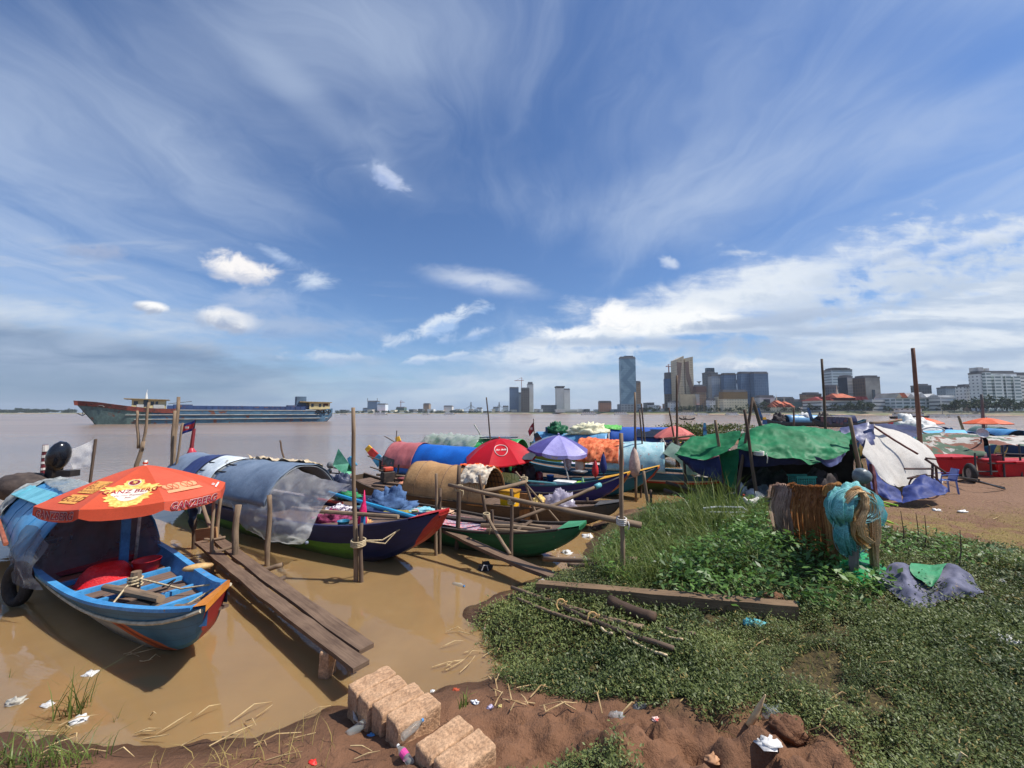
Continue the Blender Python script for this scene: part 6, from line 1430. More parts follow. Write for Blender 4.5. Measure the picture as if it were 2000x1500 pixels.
box(b5.w(-1.62,-.22,.40),(.52,.30,.17),M('foam_white',(228,228,224),rough=.7),'white foam fish box on the deep blue boat near its yellow bow','box','foam_box')
box(b5.w(-1.30,.22,.40),(.28,.22,.10),M('lime_plastic',(150,212,60),rough=.4),'lime green basin of bottles right of the white foam box','basin','basin')
mb=MB(Matrix.Translation(b5.w(-1.28,.2,.5)));mb.lathe([(.03,0),(.035,.1),(.015,.14),(.015,.17)],10);tag(mb.build('bottle',M('mint_bottle',(170,226,190)),None,True),'mint bottle standing in the lime green basin','bottle')
t_=thing('bucket','blue bucket on the deck under the lavender parasol','bucket',b5.w(-2.3,.35,.40));MB(Matrix.Translation(b5.w(-2.3,.35,.40))).lathe([(.001,0),(.085,0),(.105,.2),(.11,.2)],14).build('bucket_body',M('bucket_blue',(36,92,178),rough=.4),t_,True);MB(Matrix.Translation(b5.w(-2.3,.35,.60))).lathe([(.113,0),(.113,.02),(.001,.025)],14).build('lid',M('bucket_lid',(60,120,196),rough=.4),t_,True)
mb=MB(Matrix.Translation(b5.w(-2.62,.30,.40)));mb.lathe([(.001,0),(.09,0),(.11,.08),(.10,.26),(.04,.30)],14);tag(mb.build('water_jar',M('jar_maroon',(112,34,44),rough=.35),None,True),'maroon water jar left of the blue bucket','jar')
rows=[[b5.w(-3.45,-.66,.74),b5.w(-3.2,-.68,.76),b5.w(-2.75,-.66,.72)],[b5.w(-3.45,-.60,.5),b5.w(-3.2,-.62,.5),b5.w(-2.8,-.62,.5)],[b5.w(-3.4,-.52,.34),b5.w(-3.15,-.55,.33),b5.w(-2.85,-.55,.34)]]
tag(patch(rows,16,12,.03,6).build('corrugated_sheet',M('sheet_mint',(176,208,160),(132,170,126),nscale=3,stretch=(9,9,.5),contrast=(.46,.54)),None,True),'mint striped corrugated sheet leaning on the side of the deep blue boat','sheet')
t_=bowl(b5.w(-3.55,-.42,.46),.17,.2,M('red_basin',(190,30,44),rough=.4),'red basin left of the mint corrugated sheet','basin','basin')
mb=MB(b5.T);mb.box((-2.85,-.40,.46),(.14,.08,.2));tag(mb.build('orange_can',M('jerry_orange',(214,102,44),rough=.4),None,bevel=.015),'orange jerry can right of the mint corrugated sheet','jerry can')
mb=MB(b5.T);mb.tube([(-2.9,-.56,.56),(-1.75,-.52,.56)],.025,8);tag(mb.build('pipe',M('pipe_teal',(110,178,186),rough=.4)),'pale teal pipe along the near gunwale of the deep blue boat','pipe')
heap(b5.w(-2.3,-.22,.40),(.10,.06,.06),M('cloth_salmon',(220,132,116),rough=.9),'salmon cloth on the deck left of the white foam box','cloth','cloth',20)
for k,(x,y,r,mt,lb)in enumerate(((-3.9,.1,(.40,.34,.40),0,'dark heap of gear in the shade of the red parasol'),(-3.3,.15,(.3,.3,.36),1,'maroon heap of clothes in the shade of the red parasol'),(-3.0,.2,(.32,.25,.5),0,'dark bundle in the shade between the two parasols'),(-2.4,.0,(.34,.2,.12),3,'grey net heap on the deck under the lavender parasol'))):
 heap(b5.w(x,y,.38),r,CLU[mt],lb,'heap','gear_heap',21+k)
MB(b5.T).beam((-3.35,-.55,.4),(-3.35,-.55,1.05),.06,.06,(1,0,0)).build('awning_post',C_PUR,b5.t);MB(b5.T).beam((-4.05,-.6,.4),(-4.05,-.6,1.1),.06,.06,(1,0,0)).build('awning_post',POLED,b5.t)
rows=[[b5.w(-4.15,-.64,1.16),b5.w(-3.2,-.6,1.12),b5.w(-2.5,-.4,1.12)],[b5.w(-4.15,.1,1.36),b5.w(-3.2,.1,1.33),b5.w(-2.5,.1,1.26)],[b5.w(-4.15,.66,1.12),b5.w(-3.2,.6,1.1),b5.w(-2.5,.5,1.1)]]
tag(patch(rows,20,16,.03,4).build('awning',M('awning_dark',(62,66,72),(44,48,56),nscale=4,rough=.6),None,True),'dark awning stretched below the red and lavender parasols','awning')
rows=[[W(1094,886,11.4),W(1106,885,11.2),W(1120,886,11.1)],[W(1097,902,11.4),W(1108,904,11.2),W(1118,902,11.1)],[W(1102,918,11.4),W(1108,920,11.2),W(1113,917,11.1)]]
tag(patch(rows,12,12,.05,5).build('hanging_cloth',M('cloth_palegrey',(196,192,190),(160,158,160),nscale=5,trans=.2),None,True),'pale cloth hanging from the rim of the lavender parasol','cloth')
mb=MB(Matrix.Translation(W(1133,910,12.6)));mb.lathe([(.14,-.34),(.16,-.1),(.16,.3),(.14,.34)],16);tag(mb.build('gas_bottle',M('rolled_orange',(232,214,190),(226,134,60),nscale=5,contrast=(.5,.55)),None,True),'upright roll of orange and white patterned matting right of the lavender parasol','roll')
mb=MB(Matrix.Translation(W(1131,922,12.0)-Vector((0,0,.03))));mb.lathe([(.001,.0),(.16,.0),(.26,.05),(.27,.06),(.001,.10)],18);tag(mb.build('cooking_pan',M('pan_grey',(150,150,150),(84,84,86),nscale=4,rough=.4),None,True),'wide cooking pan with a lid below the patterned roll','pan')
# ---------------------------------------------------------------- boats beyond
TEAL_H=hull_mat('hull_teal',(36,116,136),[((198,80,52),1,0.9,-9,.42,-9,.95),((214,154,60),1,1.4,1.9,2.25,-.3,.5),((190,86,50),1,1.4,2.25,2.6,-.3,.5)],wear=(90,110,112),wear_amt=.03)
b6=Boat('teal boat with a yellow bow tip beside the deep blue one',(4.05,10.75),HB,8.8,1.3,TEAL_H,M('gunwale_teal',(44,96,116)),s0=.44,rb=.48,wb=.17,ws=.3,cap=YEL,capl=.7,dz=.05,rail=(MATS['rail_grey'],.72,.3,.99))
heap(b6.w(-1.35,-.1,.40),(.30,.22,.12),M('sheet_brightblue',(64,130,196),rough=.5),'bright blue sheet bundled inside the teal boat','sheet','sheet_bundle',31)
f6=b6.canopy(-8.3,-4.3,1.0,M('canopy_green',(60,158,88),(46,136,74),rough=.5,nscale=3),wf=1.08,base=.5)
b6.cover(f6,.0,.62,.20,.86,sheet_mat('clear_plastic2',(216,218,216),.62,.2,.25,3),'crumpled clear plastic over the far green canopy','plastic sheet',off=.05,wr=.09,seed=12)
mb=MB(b6.T);a=Vector(f6(.62,.52));b=Vector(f6(.92,.52));mb.beam(a+Vector((0,0,.06)),b+Vector((0,0,.06)),.6,.03);tag(mb.build('solar_panel',M('panel_dark',(36,44,60),rough=.25,spec=.6)),'dark solar panel lying on the green canopy behind the red parasol','solar panel')
mb=MB();mb.tube([W(941,855,15.2),W(936,845,15.2),W(926,829,15.2)],.03,5);tag(mb.build('bent_stick',M('stick_pale',(176,172,164))),'bent pale stick above the solar panel','stick')
OLIVE_H=hull_mat('hull_olive',(104,122,50),[((150,142,62),1,0.5,-9,.40,-9,.95)],wear=(86,96,52),wear_amt=.04)
OLCAP=M('bow_olive_yellow',(196,172,74),(170,148,62),nscale=5)
b7=Boat('olive green boat with a bare deck behind the lavender parasol',(4.95,13.9),(.965,-.262),7.6,1.3,OLIVE_H,M('gunwale_olive',(120,136,62)),s0=.46,rb=.42,wb=.10,ws=.3,cap=OLCAP,capl=.7,dz=.10)
heap(b7.w(-2.0,.0,.40),(.5,.24,.14),M('cloth_mixed',(206,190,190),(150,110,116),nscale=9,contrast=(.46,.56)),'pale mixed washing heaped on the olive boat','clothes','clothes_heap',33)
heap(b7.w(-2.9,.0,.40),(.42,.24,.16),M('cloth_lilac',(196,190,206),(160,156,176),nscale=7),'lilac sheet heaped left of the pale washing','sheet','sheet_heap',34)
b8=Boat('olive boat with a pale blue canopy beyond the bare decked one',(6.0,16.4),(.95,-.31),9.0,1.5,OLIVE_H,M('gunwale_olive',(120,136,62)),s0=.5,rb=.42,wb=.10,ws=.3,cap=M('bow_ochre',(170,140,72)),capl=.8,dz=.10)
f8=b8.canopy(-5.1,-1.9,1.02,M('canopy_paleblue',(104,156,194),(86,136,174),rough=.45,nscale=1.2,stretch=(3,1,1)),wf=1.05,base=.5,ribs=4,ribm=M('hoop_paleblue',(78,126,164)))
heap(Vector(b8.T@Vector(f8(.30,.5)))-Vector((0,0,.05)),(.55,.4,.45),M('tarp_darkgreen',(24,96,62),(18,70,48),nscale=4,bump=.5,bscale=8),'dark green tarp bundled on top of the pale blue canopy','tarp','tarp_bundle',35,amp=.5)
heap(Vector(b8.T@Vector(f8(.72,.5)))-Vector((0,0,.06)),(.85,.42,.46),M('cloth_cream_pale',(226,222,190),(190,184,154),nscale=5),'pale cream cloth heaped on top of the pale blue canopy','cloth','cloth_heap',36,amp=.45)
STRIPE_H=hull_mat('hull_striped',(86,102,44),[((44,108,134),0,1,.74,9,-9,9),((176,56,44),0,1,.60,.68,-9,9),((206,196,176),0,1,.68,.74,-9,9)],wear=(80,84,60),wear_amt=.03)
b9=Boat('boat striped blue, white, red and olive under the floral canopy',(7.3,11.2),(.93,-.37),7.6,1.35,STRIPE_H,M('gunwale_blue',(60,128,156)),s0=.56,rb=.3,wb=.12,ws=.3,capl=.5,cap=YEL,dz=.08)
FLORAL=M('canopy_floral',(190,222,224),(150,196,204),rough=.6,nscale=4,wear=(206,108,104),wear_amt=.12,trans=.15)
f9=b9.canopy(-4.6,-2.7,.85,FLORAL,wf=1.1,base=.62)
b9.cover(f9,-.40,.30,.08,.72,M('cloth_orange_floral',(232,132,84),(206,96,54),nscale=8,contrast=(.45,.55)),'orange patterned cloth over the left end of the floral canopy','cloth',off=.05,wr=.06,seed=14)
rows=[[b9.w(-2.75,-.6,1.2),b9.w(-2.5,-.2,1.48),b9.w(-2.4,.4,1.4)],[b9.w(-2.3,-.72,.95),b9.w(-1.9,-.5,1.1),b9.w(-1.8,.2,1.1)],[b9.w(-2.2,-.72,.58),b9.w(-1.8,-.6,.62),b9.w(-1.5,-.3,.62)]]
tag(patch(rows,18,14,.03,4).build('tarp',M('tarp_sage',(98,124,112),(80,104,94),rough=.6,nscale=3),None,True),'sage green tarp closing the right end of the floral canopy','tarp')
SKIN=M('skin',(150,108,84),(138,98,76),rough=.6,nscale=10)
seated(b9.w(-1.35,-.05,.55),-2.0,M('cloth_wine',(112,56,66),(90,44,56),nscale=8),SKIN,'person in a wine coloured top sitting at the edge of the big green tarp',s=.95)
seated(b9.w(-.95,-.25,.55),2.6,M('cloth_greyred',(176,168,170),(130,96,104),nscale=8),SKIN,'person in a grey top crouching beside the one in wine red',s=.95)
seated(b9.w(-2.15,.15,.58),-1.6,M('cloth_black',(44,40,44)),SKIN,'person in black sitting at the mouth of the floral canopy',s=.95)
heap(b9.w(-1.6,-.4,.55),(.42,.2,.12),M('cloth_offwhite',(222,214,200),(186,176,160),nscale=8),'off white cloth on the deck before the sage tarp','cloth','cloth_heap',37)
b10=Boat('boat with a blue tent canopy and solar panel left of the faded pink parasol',(8.7,19.6),(.95,-.31),8.0,1.5,OLIVE_H,M('gunwale_blue',(60,128,156)),s0=.5,rb=.42,wb=.10,ws=.3,cap=YEL,capl=.6)
f10=b10.canopy(-3.6,-.6,1.15,M('canopy_tentblue',(52,96,178),(40,80,156),rough=.5,nscale=2),wf=1.1,base=.5,power=.75)
b10.cover(f10,-.35,.2,.3,.75,M('tarp_grassgreen',(112,190,96),(88,160,76),rough=.5),'grass green tarp over the left end of the blue tent canopy','tarp',off=.06,wr=.05,seed=15)
mb=MB(b10.T);a,b=Vector(f10(.45,.22)),Vector(f10(.9,.22));n_=Vector((0,-.6,.8));mb.beam(a+n_*.07,b+n_*.07,.62,.03,n_);tag(mb.build('solar_panel',MATS['panel_dark']),'tilted solar panel on the near side of the blue tent canopy','solar panel')
PINKU=M('parasol_faded_pink',(228,130,122),(216,114,108),rough=.7,trans=.25,nscale=3)
up_=Umbrella('faded pink parasol with dark red lettering beyond the floral canopy',W(1322,900,18.5),W(1318,832,18.8),.98,.52,8,R_(20),(0,0),.05,[PINKU],sag=.3,dome=.4)
kk=max(range(8),key=lambda k:-(up_.pt(k,.5,.8)).y)
for q in(kk,(kk+1)%8):
 mb=MB();put_text(mb,'Coca Cola',0,.22,.12,up_.pmap(q,.012),.02,.3);mb.build('lettering',LETR,up_.canopy)
mb=MB();mb.tube([W(1297,857,17.6),W(1357,851,17.2)],.05,7);tag(mb.build('cross_pole',POLEW),'horizontal pole across the front of the faded pink parasol','pole')
GREYC=M('shade_cloth',(92,88,86),(64,60,60),nscale=4)
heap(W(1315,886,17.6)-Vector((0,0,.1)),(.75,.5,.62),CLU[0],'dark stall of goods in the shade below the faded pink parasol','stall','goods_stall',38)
heap(W(1294,864,17.3)-Vector((0,0,.1)),(.14,.12,.22),M('hang_white',(206,196,186)),'white bag hanging at the left of the faded pink parasol','bag','hanging_bag',39)
t_=b10
for x0,y0,x1,y1,D,w_,cols,lb in((1123,868,1122,833,18,.18,[C_PUR,C_PUR,C_PUR],'straight purple stern post behind the lavender parasol'),(1132,866,1131,837,18,.12,[C_BLK,C_YEL,C_MAR],'short dark and yellow post right of the purple post'),(1068,868,1067,834,17.5,.14,[C_SKY,C_SKY,C_BLU],'slim sky blue stern post left of the purple one'),(1053,862,1046,846,17,.34,[C_MAR,C_BLK],'dark painted stern board below the small red flag'),(1377,850,1376,826,24,.2,[C_SKY,C_BLU,C_SKY],'sky blue stern post in front of the bushy spit'),(1494,829,1493,815,40,.5,[C_BLU,C_BLU,C_YEL],'blue stern post with a yellow head beyond the big green tarp')):
 prow(W(x0,y0,D),W(x1,y1,D),w_,cols,lb)
c=W(1041,829,17.0);mb=MB();mb.tube([c+Vector((.06,0,-.5)),c+Vector((.02,0,.25))],.018,5);tag(mb.build('flagstaff',POLED),'thin staff of the small red flag','flagstaff')
rows=[[c+Vector((.02,0,.1)),c+Vector((-.12,0,-.08)),c+Vector((-.22,0,-.3))],[c+Vector((.03,0,-.3)),c+Vector((-.06,.03,-.4)),c+Vector((-.16,0,-.52))]]
o=patch(rows,10,8,.02,5).build('flag',M('flag_darkred',(150,36,50),(120,28,42),trans=.2),None,True);tag(o,'small dark red flag with a white mark between the red and lavender parasols','flag')
mb=MB();put_text(mb,'*',-.08,-.24,.3,lambda x,y:c+Vector((x,-.04,y)));mb.build('mark',LETW,None).parent=o
def folded(px,py0,py1,D,r,mat,label,stick=None):
 a,b=W(px,py0,D),W(px,py1,D);h=a.z-b.z;t_=thing('folded_umbrella',label,'folded umbrella',b)
 mb=MB();n=10;pr=[(.15,0),(.55,.06),(1,.25),(.95,.5),(.6,.8),(.2,.97),(.05,1)];vs=[]
 for q,z in pr:
  for k in range(n):
   an=2*math.pi*k/n;rr=r*q*(1+.30*(k%2));vs.append(b+Vector((rr*math.cos(an),rr*math.sin(an),z*h)))
 mb.add(vs,[(i*n+k,i*n+(k+1)%n,(i+1)*n+(k+1)%n,(i+1)*n+k)for i in range(len(pr)-1)for k in range(n)]);mb.build('canopy',mat,t_,True)
 MB().tube([W(px,stick or(py1+30),D),a+Vector((0,0,.03))],.018,6).build('pole',POLED,t_);return t_
folded(1163,898,932,10.4,.07,M('fold_red',(196,44,56),nscale=9),'folded red umbrella standing near the yellow bow tip',935)
folded(1179,885,925,10.8,.075,M('fold_navy',(40,54,118),nscale=9),'folded navy umbrella right of the folded red one',930)
folded(1214,873,918,9.9,.05,M('fold_orange',(226,86,46),nscale=9),'folded orange cloth tied to a mooring post',925)
folded(1240,872,932,10.6,.12,M('fold_cream',(206,180,164),(176,148,136),nscale=9),'big folded cream umbrella tied upright to a tall mooring pole',940)
# ---------------------------------------------------------------- poles, walkways, bamboo frame
def pole(top,bot,D,r,label,mat=POLEW,D2=None,name='mooring_pole',sink=.5,bend=0.0,cat='pole',jit=.10):
 """stands from pixel bot (distance D) up to pixel top (distance D2)"""
 r*=.86;a,b=W(*bot,D),W(*top,D2 or D);d=b-a;sd=Vector((d.z,0,-d.x)).normalized()*bend
 a2=a-d.normalized()*sink if sink else a;ph=random.uniform(0,6);n=9;p=[]
 for k in range(n):
  u=k/(n-1);p.append(a2.lerp(b,u)+sd*math.sin(math.pi*u)+Vector((math.sin(u*9+ph),math.cos(u*7+ph),0))*r*.24*(1 if 0<k<n-1 else 0))
 return tag(MB().tube(p,[r*(1.08-.22*k/(n-1))for k in range(n)],9,jit=jit).build(name,mat,None,True),label,cat)
def yz0(px,py,z=0.0):return P(px,py,z).y
D0=yz0(695,1135)
pole((690,796),(695,1135),D0,.037,'tallest near mooring pole holding the clear plastic sheet');pole((706,1022),(704,1136),D0-.03,.036,'short stake bound to the foot of the tallest near pole',POLED)
def lash(c,r,label,n=4,mat=ROPE,tail=0.0):
 mb=MB();c=Vector(c)
 for k in range(n):mb.tube([c+Vector((r*math.cos(a),r*math.sin(a),(k-n/2)*.022+.006*math.sin(a)))for a in[2*math.pi*q/10 for q in range(11)]],.011,5,caps=False)
 if tail:mb.tube([c+Vector((r,-r,0)),c+Vector((r*1.3,-r,-tail*.5)),c+Vector((r,-r*1.2,-tail))],.010,5)
 return tag(mb.build('lashing',mat,None,True),label,'lashing')
lash(W(700,1058,D0-.02),.10,'rope lashing binding the short stake to the tallest near pole')
mb=MB();a,b=W(706,1056,D0-.03),b2.w(-.55,.02,.74);mb.tube([a,a.lerp(b,.35)+Vector((0,0,-.13)),a.lerp(b,.7)+Vector((0,0,-.09)),b],.010,5);mb.tube([a,a.lerp(b,.4)+Vector((0,0,-.20)),a.lerp(b,.62)+Vector((0,0,-.09))],.009,5);tag(mb.build('mooring_rope',ROPE),'slack rope from the tallest near pole to the red bow','rope')
for tp,bt,r,m_,lb in(((466,986),(454,1120),.054,POLEW,'thick rough post left of the plank walkway, nearest the blue boat'),((526,967),(523,1104),.046,POLEW,'thick rough post right of the plank walkway'),((417,972),(413,1118),.03,POLEW,'slim straight post at the far end of the walkway'),((433,960),(419,1086),.034,POLEW,'slim crooked post beside the slim straight one'),((384,972),(377,1072),.045,POLED,'dark post carrying a nailed board by the parasol edge'),((852,925),(852,1084),.032,POLEW,'left post of the close pair beyond the red bow'),((860,954),(858,1081),.034,POLED,'right shorter post of the close pair beyond the red bow'),((897,909),(893,1072),.046,POLED,'dark post holding the left end of the long bamboo rail'),((936,927),(960,1064),.038,POLED,'leaning post right of the rail post'),((999,955),(999,1105),.036,POLED,'post at the middle of the long bamboo rail'),((1022,927),(1054,1033),.036,POLEW,'leaning post under the peak of the bamboo frame'),((1147,972),(1147,1022),.035,POLED,'short stake beside the brown timber bow'),((1092,965),(1101,1012),.03,POLED,'stub leaning beside the lilac bags'),((1257,920),(1270,1022),.045,POLEW,'stout leaning post in front of the teal bow'),((1254,908),(1252,972),.03,POLED,'thin stake behind the stout leaning post'),((1271,957),(1271,1002),.04,POLED,'low stub right of the stout leaning post'),((1007,921),(1112,1044),.024,POLEW,'long thin slanting pole across the bamboo frame')):
 pole(tp,bt,yz0(*bt),r,lb,m_)
pole((291,786),(279,872),9.4,.034,'right prong of the forked pole behind the orange parasol',sink=.1);pole((268,802),(270,868),9.4,.034,'left prong of the forked pole behind the orange parasol',sink=.1);pole((280,862),(262,935),9.4,.055,'trunk of the forked pole behind the orange parasol',sink=.6)
pole((349,775),(336,935),9.6,.05,'tall pole of the bound group behind the parasol tip');pole((342,802),(333,935),9.55,.045,'middle pole of the bound group behind the parasol tip');pole((357,826),(340,935),9.5,.03,'thin leaning stick of the bound group behind the parasol tip')
pole((547,860),(556,905),9.0,.024,'thin stick standing up behind the tan mat',POLED,sink=0);pole((950,776),(959,870),13.0,.028,'thin dark stick above the solar panel',POLED,sink=.3)
pole((1213,846),(1216,1132),5.02,.034,'tall pole at the right end of the long bamboo rail',sink=.3);pole((1240,766),(1242,945),10.6,.036,'tall pole with the folded cream umbrella tied to it');pole((1249,800),(1257,905),12.2,.03,'thin pole left of two near the floral canopy',POLED);pole((1253,788),(1263,905),12.4,.03,'thin pole right of two near the floral canopy',POLED)
pole((1322,733),(1322,890),17.3,.06,'tall straight pole in front of the faded pink parasol',POLED);pole((1306,796),(1323,890),17.5,.045,'leaning pole crossing the faded pink parasol',POLED)
for tp,bt,D,r,m_,lb,sk in(((1397,820),(1418,962),8.9,.042,POLEW,'pole at the left wing of the big green tarp',.3),((1454,800),(1482,1002),8.0,.038,POLED,'front pole of the big green tarp with a cord tied on',.3),((1470,776),(1436,985),8.3,.036,POLED,'pole crossing the front pole of the big green tarp',.3),((1469,778),(1487,836),9.4,.05,POLED,'pole rising behind the crossed poles',.8),((1605,701),(1618,930),10.8,.040,POLED,'tall dark pole standing behind the big green tarp',.2),((1659,816),(1687,960),8.3,.045,POLEW,'forked pole at the right end of the big green tarp',.3),((1783,680),(1800,900),10.4,.058,wood('red_pole',(128,94,78),(92,64,54)),'tallest thick pole behind the white tent',.3),((1336,895),(1341,985),9.6,.04,POLED,'post wrapped in black cloth left of the big green tarp',.2),((1550,796),(1551,842),38,.10,POLED,'far thin pole beyond the big green tarp',.5),((1917,770),(1924,870),26,.10,wood('grey_pole',(120,116,112),(90,88,86)),'grey post among the far right boats',.5),((1872,812),(1888,862),20,.07,POLEW,'forked stake among the far right boats',.3)):
 pole(tp,bt,D,r,lb,m_,sink=sk)
def rail(a,b,r,label,mat=BAMB,r2=None,name='bamboo_rail',cat='pole'):
 a,b=Vector(a),Vector(b);n=8;p=[a.lerp(b,k/n)+Vector((0,0,-.02*math.sin(math.pi*k/n)+.004*(k%2)))for k in range(n+1)]
 return tag(MB().tube(p,[r+((r2 or r)-r)*k/n for k in range(n+1)],9,jit=.04).build(name,mat,None,True),label,cat)
rail(W(877,947,6.72),W(1252,1026,4.9),.030,'long bamboo rail running right to the bank',POLEW,.042);rail(W(945,959,6.85),W(1027,941,7.3),.035,'short bamboo beam under the peak of the frame');rail(W(1004,1017,7.2),W(1166,950,7.6),.032,'pole slanting up to the right with a teal end cap')
tag(MB().tube([W(1163,951,7.58),W(1172,947,7.66)],.05,8).build('end_cap',M('pipe_teal',(110,178,186)),None,True),'teal plastic cap on the end of the slanting pole','cap');rail(W(951,1008,6.55),W(996,1082,5.95),.026,'short brace leaning from the frame down to the plank',POLEW)
lash(W(897,952,6.72),.06,'rope lashing on the dark rail post',tail=.16);lash(W(950,1006,6.6),.055,'knot where the short brace meets the leaning post',tail=.3);lash(W(999,977,6.02),.055,'rope lashing at the middle of the bamboo rail');lash(W(1214,1016,5.0),.06,'white cloth lashing at the right rail post',mat=M('rag_white',(214,206,196),nscale=20),tail=.1);lash(W(1024,935,7.35),.06,'lashing at the peak of the bamboo frame');lash(W(1482,884,8.0),.09,'white cord tied round the front pole of the big green tarp',mat=LETW,tail=.2)
rail(W(471,1121,5.7),W(551,1103,5.75),.034,'crossbar lashed over the plank walkway');rail(W(412,1078,6.0),W(458,1066,6.2),.024,'thin crossbar at the far end of the walkway');rail(W(393,978,7.2),W(412,1034,6.6),.03,'brace slanting from the dark post');rail(W(398,1053,6.4),W(440,1049,6.6),.02,'short peg behind the nailed board')
lash(W(472,1122,5.66),.06,'rope knot tying the orange and red bow to the crossbar',6)
tag(MB().beam(W(383,1046,6.62),W(424,1041,6.55),.03,.20).build('nailed_board',wood('board_pale',(176,138,96),(140,106,72))),'pale board nailed between the posts at the far end of the walkway','board')
rows=[[W(366,984,7.0),W(374,982,6.9),W(381,985,6.85)],[W(366,1005,7.0),W(374,1008,6.9),W(380,1006,6.85)],[W(370,1034,7.0),W(373,1038,6.9),W(376,1028,6.85)]]
tag(patch(rows,10,12,.05,6).build('hanging_cloth',M('cloth_navyblack',(38,40,56),(26,28,40)),None,True),'navy black rag hanging from the dark post','cloth')
def plank(a,b,w,h,label,mat=PLANKW,name='plank',seed=0,sag=.03,twist=0.0):
 a,b=Vector(a),Vector(b);d=(b-a).normalized();sd=d.cross(Vector((0,0,1))).normalized();n=14;r=random.Random(seed);mb=MB();L=(b-a).length;q=[]
 for k in range(n+1):
  u=k/n;c=a.lerp(b,u)+Vector((0,0,-sag*math.sin(math.pi*u)));e1,e2=r.uniform(-.008,.008),r.uniform(-.008,.008);t=sd*math.cos(twist*u)+Vector((0,0,math.sin(twist*u)))
  q.append((c-t*(w/2+e1),c+t*(w/2+e2)))
 for k in range(n):
  (l0,r0),(l1,r1)=q[k],q[k+1];z=Vector((0,0,h));u0,u1=L*k/n,L*(k+1)/n;y0=seed*.37
  mb.add([l0,r0,r1,l1],[(0,1,2,3)],0,[[(u0,y0),(u0,y0+w),(u1,y0+w),(u1,y0)]]);mb.add([l0-z,r0-z,r1-z,l1-z],[(3,2,1,0)],0,[[(u1,y0),(u1,y0+w),(u0,y0+w),(u0,y0)]])
  for p0,p1 in((l0,l1),(r0,r1)):mb.add([p0,p1,p1-z,p0-z],[(0,1,2,3)],0,[[(u0,y0),(u1,y0),(u1,y0+h),(u0,y0+h)]])
 for(l,rr)in(q[0],q[-1]):z=Vector((0,0,h));mb.add([l,rr,rr-z,l-z],[(0,1,2,3)],0,[[(0,0),(w,0),(w,h),(0,h)]])
 return tag(mb.build(name,mat),label,'plank')
plank(P(392,1056,.30),P(706,1297,.27),.150,.04,'near plank of the double walkway from the parasol boat toward the stone steps',seed=1,name='walkway_plank');plank(P(418,1046,.30),P(716,1263,.27),.155,.04,'far split ended plank of the double walkway',seed=2,name='walkway_plank',sag=.02)
for px,py,w in((430,1082,.5),(520,1140,.45)):rail(P(px-22,py+10,.22),P(px+36,py-12,.22),.028,['bearer under the far end of the double walkway','bearer under the middle of the double walkway'][px>500],POLED)
plank(P(868,1031,.33),P(1188,1161,.30),.16,.05,'long gangplank from the green bowed boat to the bank',seed=3,name='gangplank',sag=.05)
def gp(px,py,dz=0.0):q=G(px,py);return q+Vector((0,0,dz))
BEAMW=wood('beam_brown',(136,112,86),(92,74,58))
a,b=gp(1050,1156,.12),gp(1558,1210,.14);plank(a,b,.13,.16,'long heavy timber lying on the bank at the end of the gangplank',BEAMW,'timber',4,0)
LAT=M('laterite',(184,148,116),(160,124,94),rough=.95,nscale=7,bump=.5,bscale=60,fine=.28,fscale=55,wear=(206,176,130),wear_amt=.02)
def block(px,py,label,rz=0,dz=0,s=(.33,.16,.22),tilt=0,seed=0,paint=False):
 q=P(px,py,.30+dz);e=P(838,1353,.3)-P(756,1402,.3);an=math.atan2(e.y,e.x)+rz
 mb=MB();hs=Vector(s)/2;r=.012
 for ax in range(3):
  for sg in(-1,1):
   def f(u,v):
    p=[0,0,0];p[ax]=sg;p[(ax+1)%3]=2*u-1;p[(ax+2)%3]=2*v-1;q_=Vector([p[i]*hs[i]for i in range(3)]);i_=Vector([max(-hs[i]+r,min(hs[i]-r,q_[i]))for i in range(3)]);d=q_-i_;q_=i_+(d.normalized()*r if d.length>1e-6 else d)
    return q_+q_.normalized()*(mnoise.fractal(q_*14+Vector((seed*3,0,0)),.8,2,4)*.005-.03*max(0,mnoise.noise(q_*9+Vector((seed*2,5,0)))-.25))
   mb.grid(f,22,22)
 bm=bmesh.new();vv_=[bm.verts.new(q_)for q_ in mb.v];[bm.faces.new([vv_[i]for i in f_])for f_ in mb.f];bmesh.ops.remove_doubles(bm,verts=bm.verts,dist=1e-5);bmesh.ops.recalc_face_normals(bm,faces=bm.faces)
 for f_ in bm.faces:f_.smooth=True
 me=bpy.data.meshes.new('stone_block');bm.to_mesh(me);bm.free();me.materials.append(LAT);o=bpy.data.objects.new('stone_block',me);COL.objects.link(o);o.location=q+Vector((0,0,-s[2]/2));o.rotation_euler=(tilt,random.uniform(-.05,.05),an)
 tag(o,label,'block','stone steps from the mud to the walkway')
 if paint:
  mb=MB();rows=[[Vector((-.11,-.006,.118)),Vector((-.03,.004,.120)),Vector((.06,.016,.120)),Vector((.13,.028,.118))],[Vector((-.12,-.026,.118)),Vector((-.03,-.012,.120)),Vector((.06,.0,.120)),Vector((.13,.02,.118))]]
  m=patch(rows,18,4,.003,20).build('paint_mark',M('paint_blue',(96,140,178),(128,144,156),nscale=30,rough=.9),None);m.parent=o
block(728,1325,'farthest stone block of the steps, half in the water',s=(.33,.155,.30),seed=1);block(748,1345,'second stone block from the water, split along one side',.03,s=(.33,.155,.30),seed=2);block(779,1362,'third stone block from the water with a chipped near corner',-.03,.01,s=(.34,.16,.30),seed=3)
block(808,1384,'fourth stone block, standing a little apart with a clean front face',.0,.03,s=(.34,.17,.30),seed=4);block(869,1436,'fifth stone block with a tuft of grass at its end',.03,.06,s=(.34,.16,.32),seed=5);block(908,1468,'nearest stone block with a stroke of blue paint on top',-.02,.07,s=(.34,.18,.32),seed=6,paint=True)
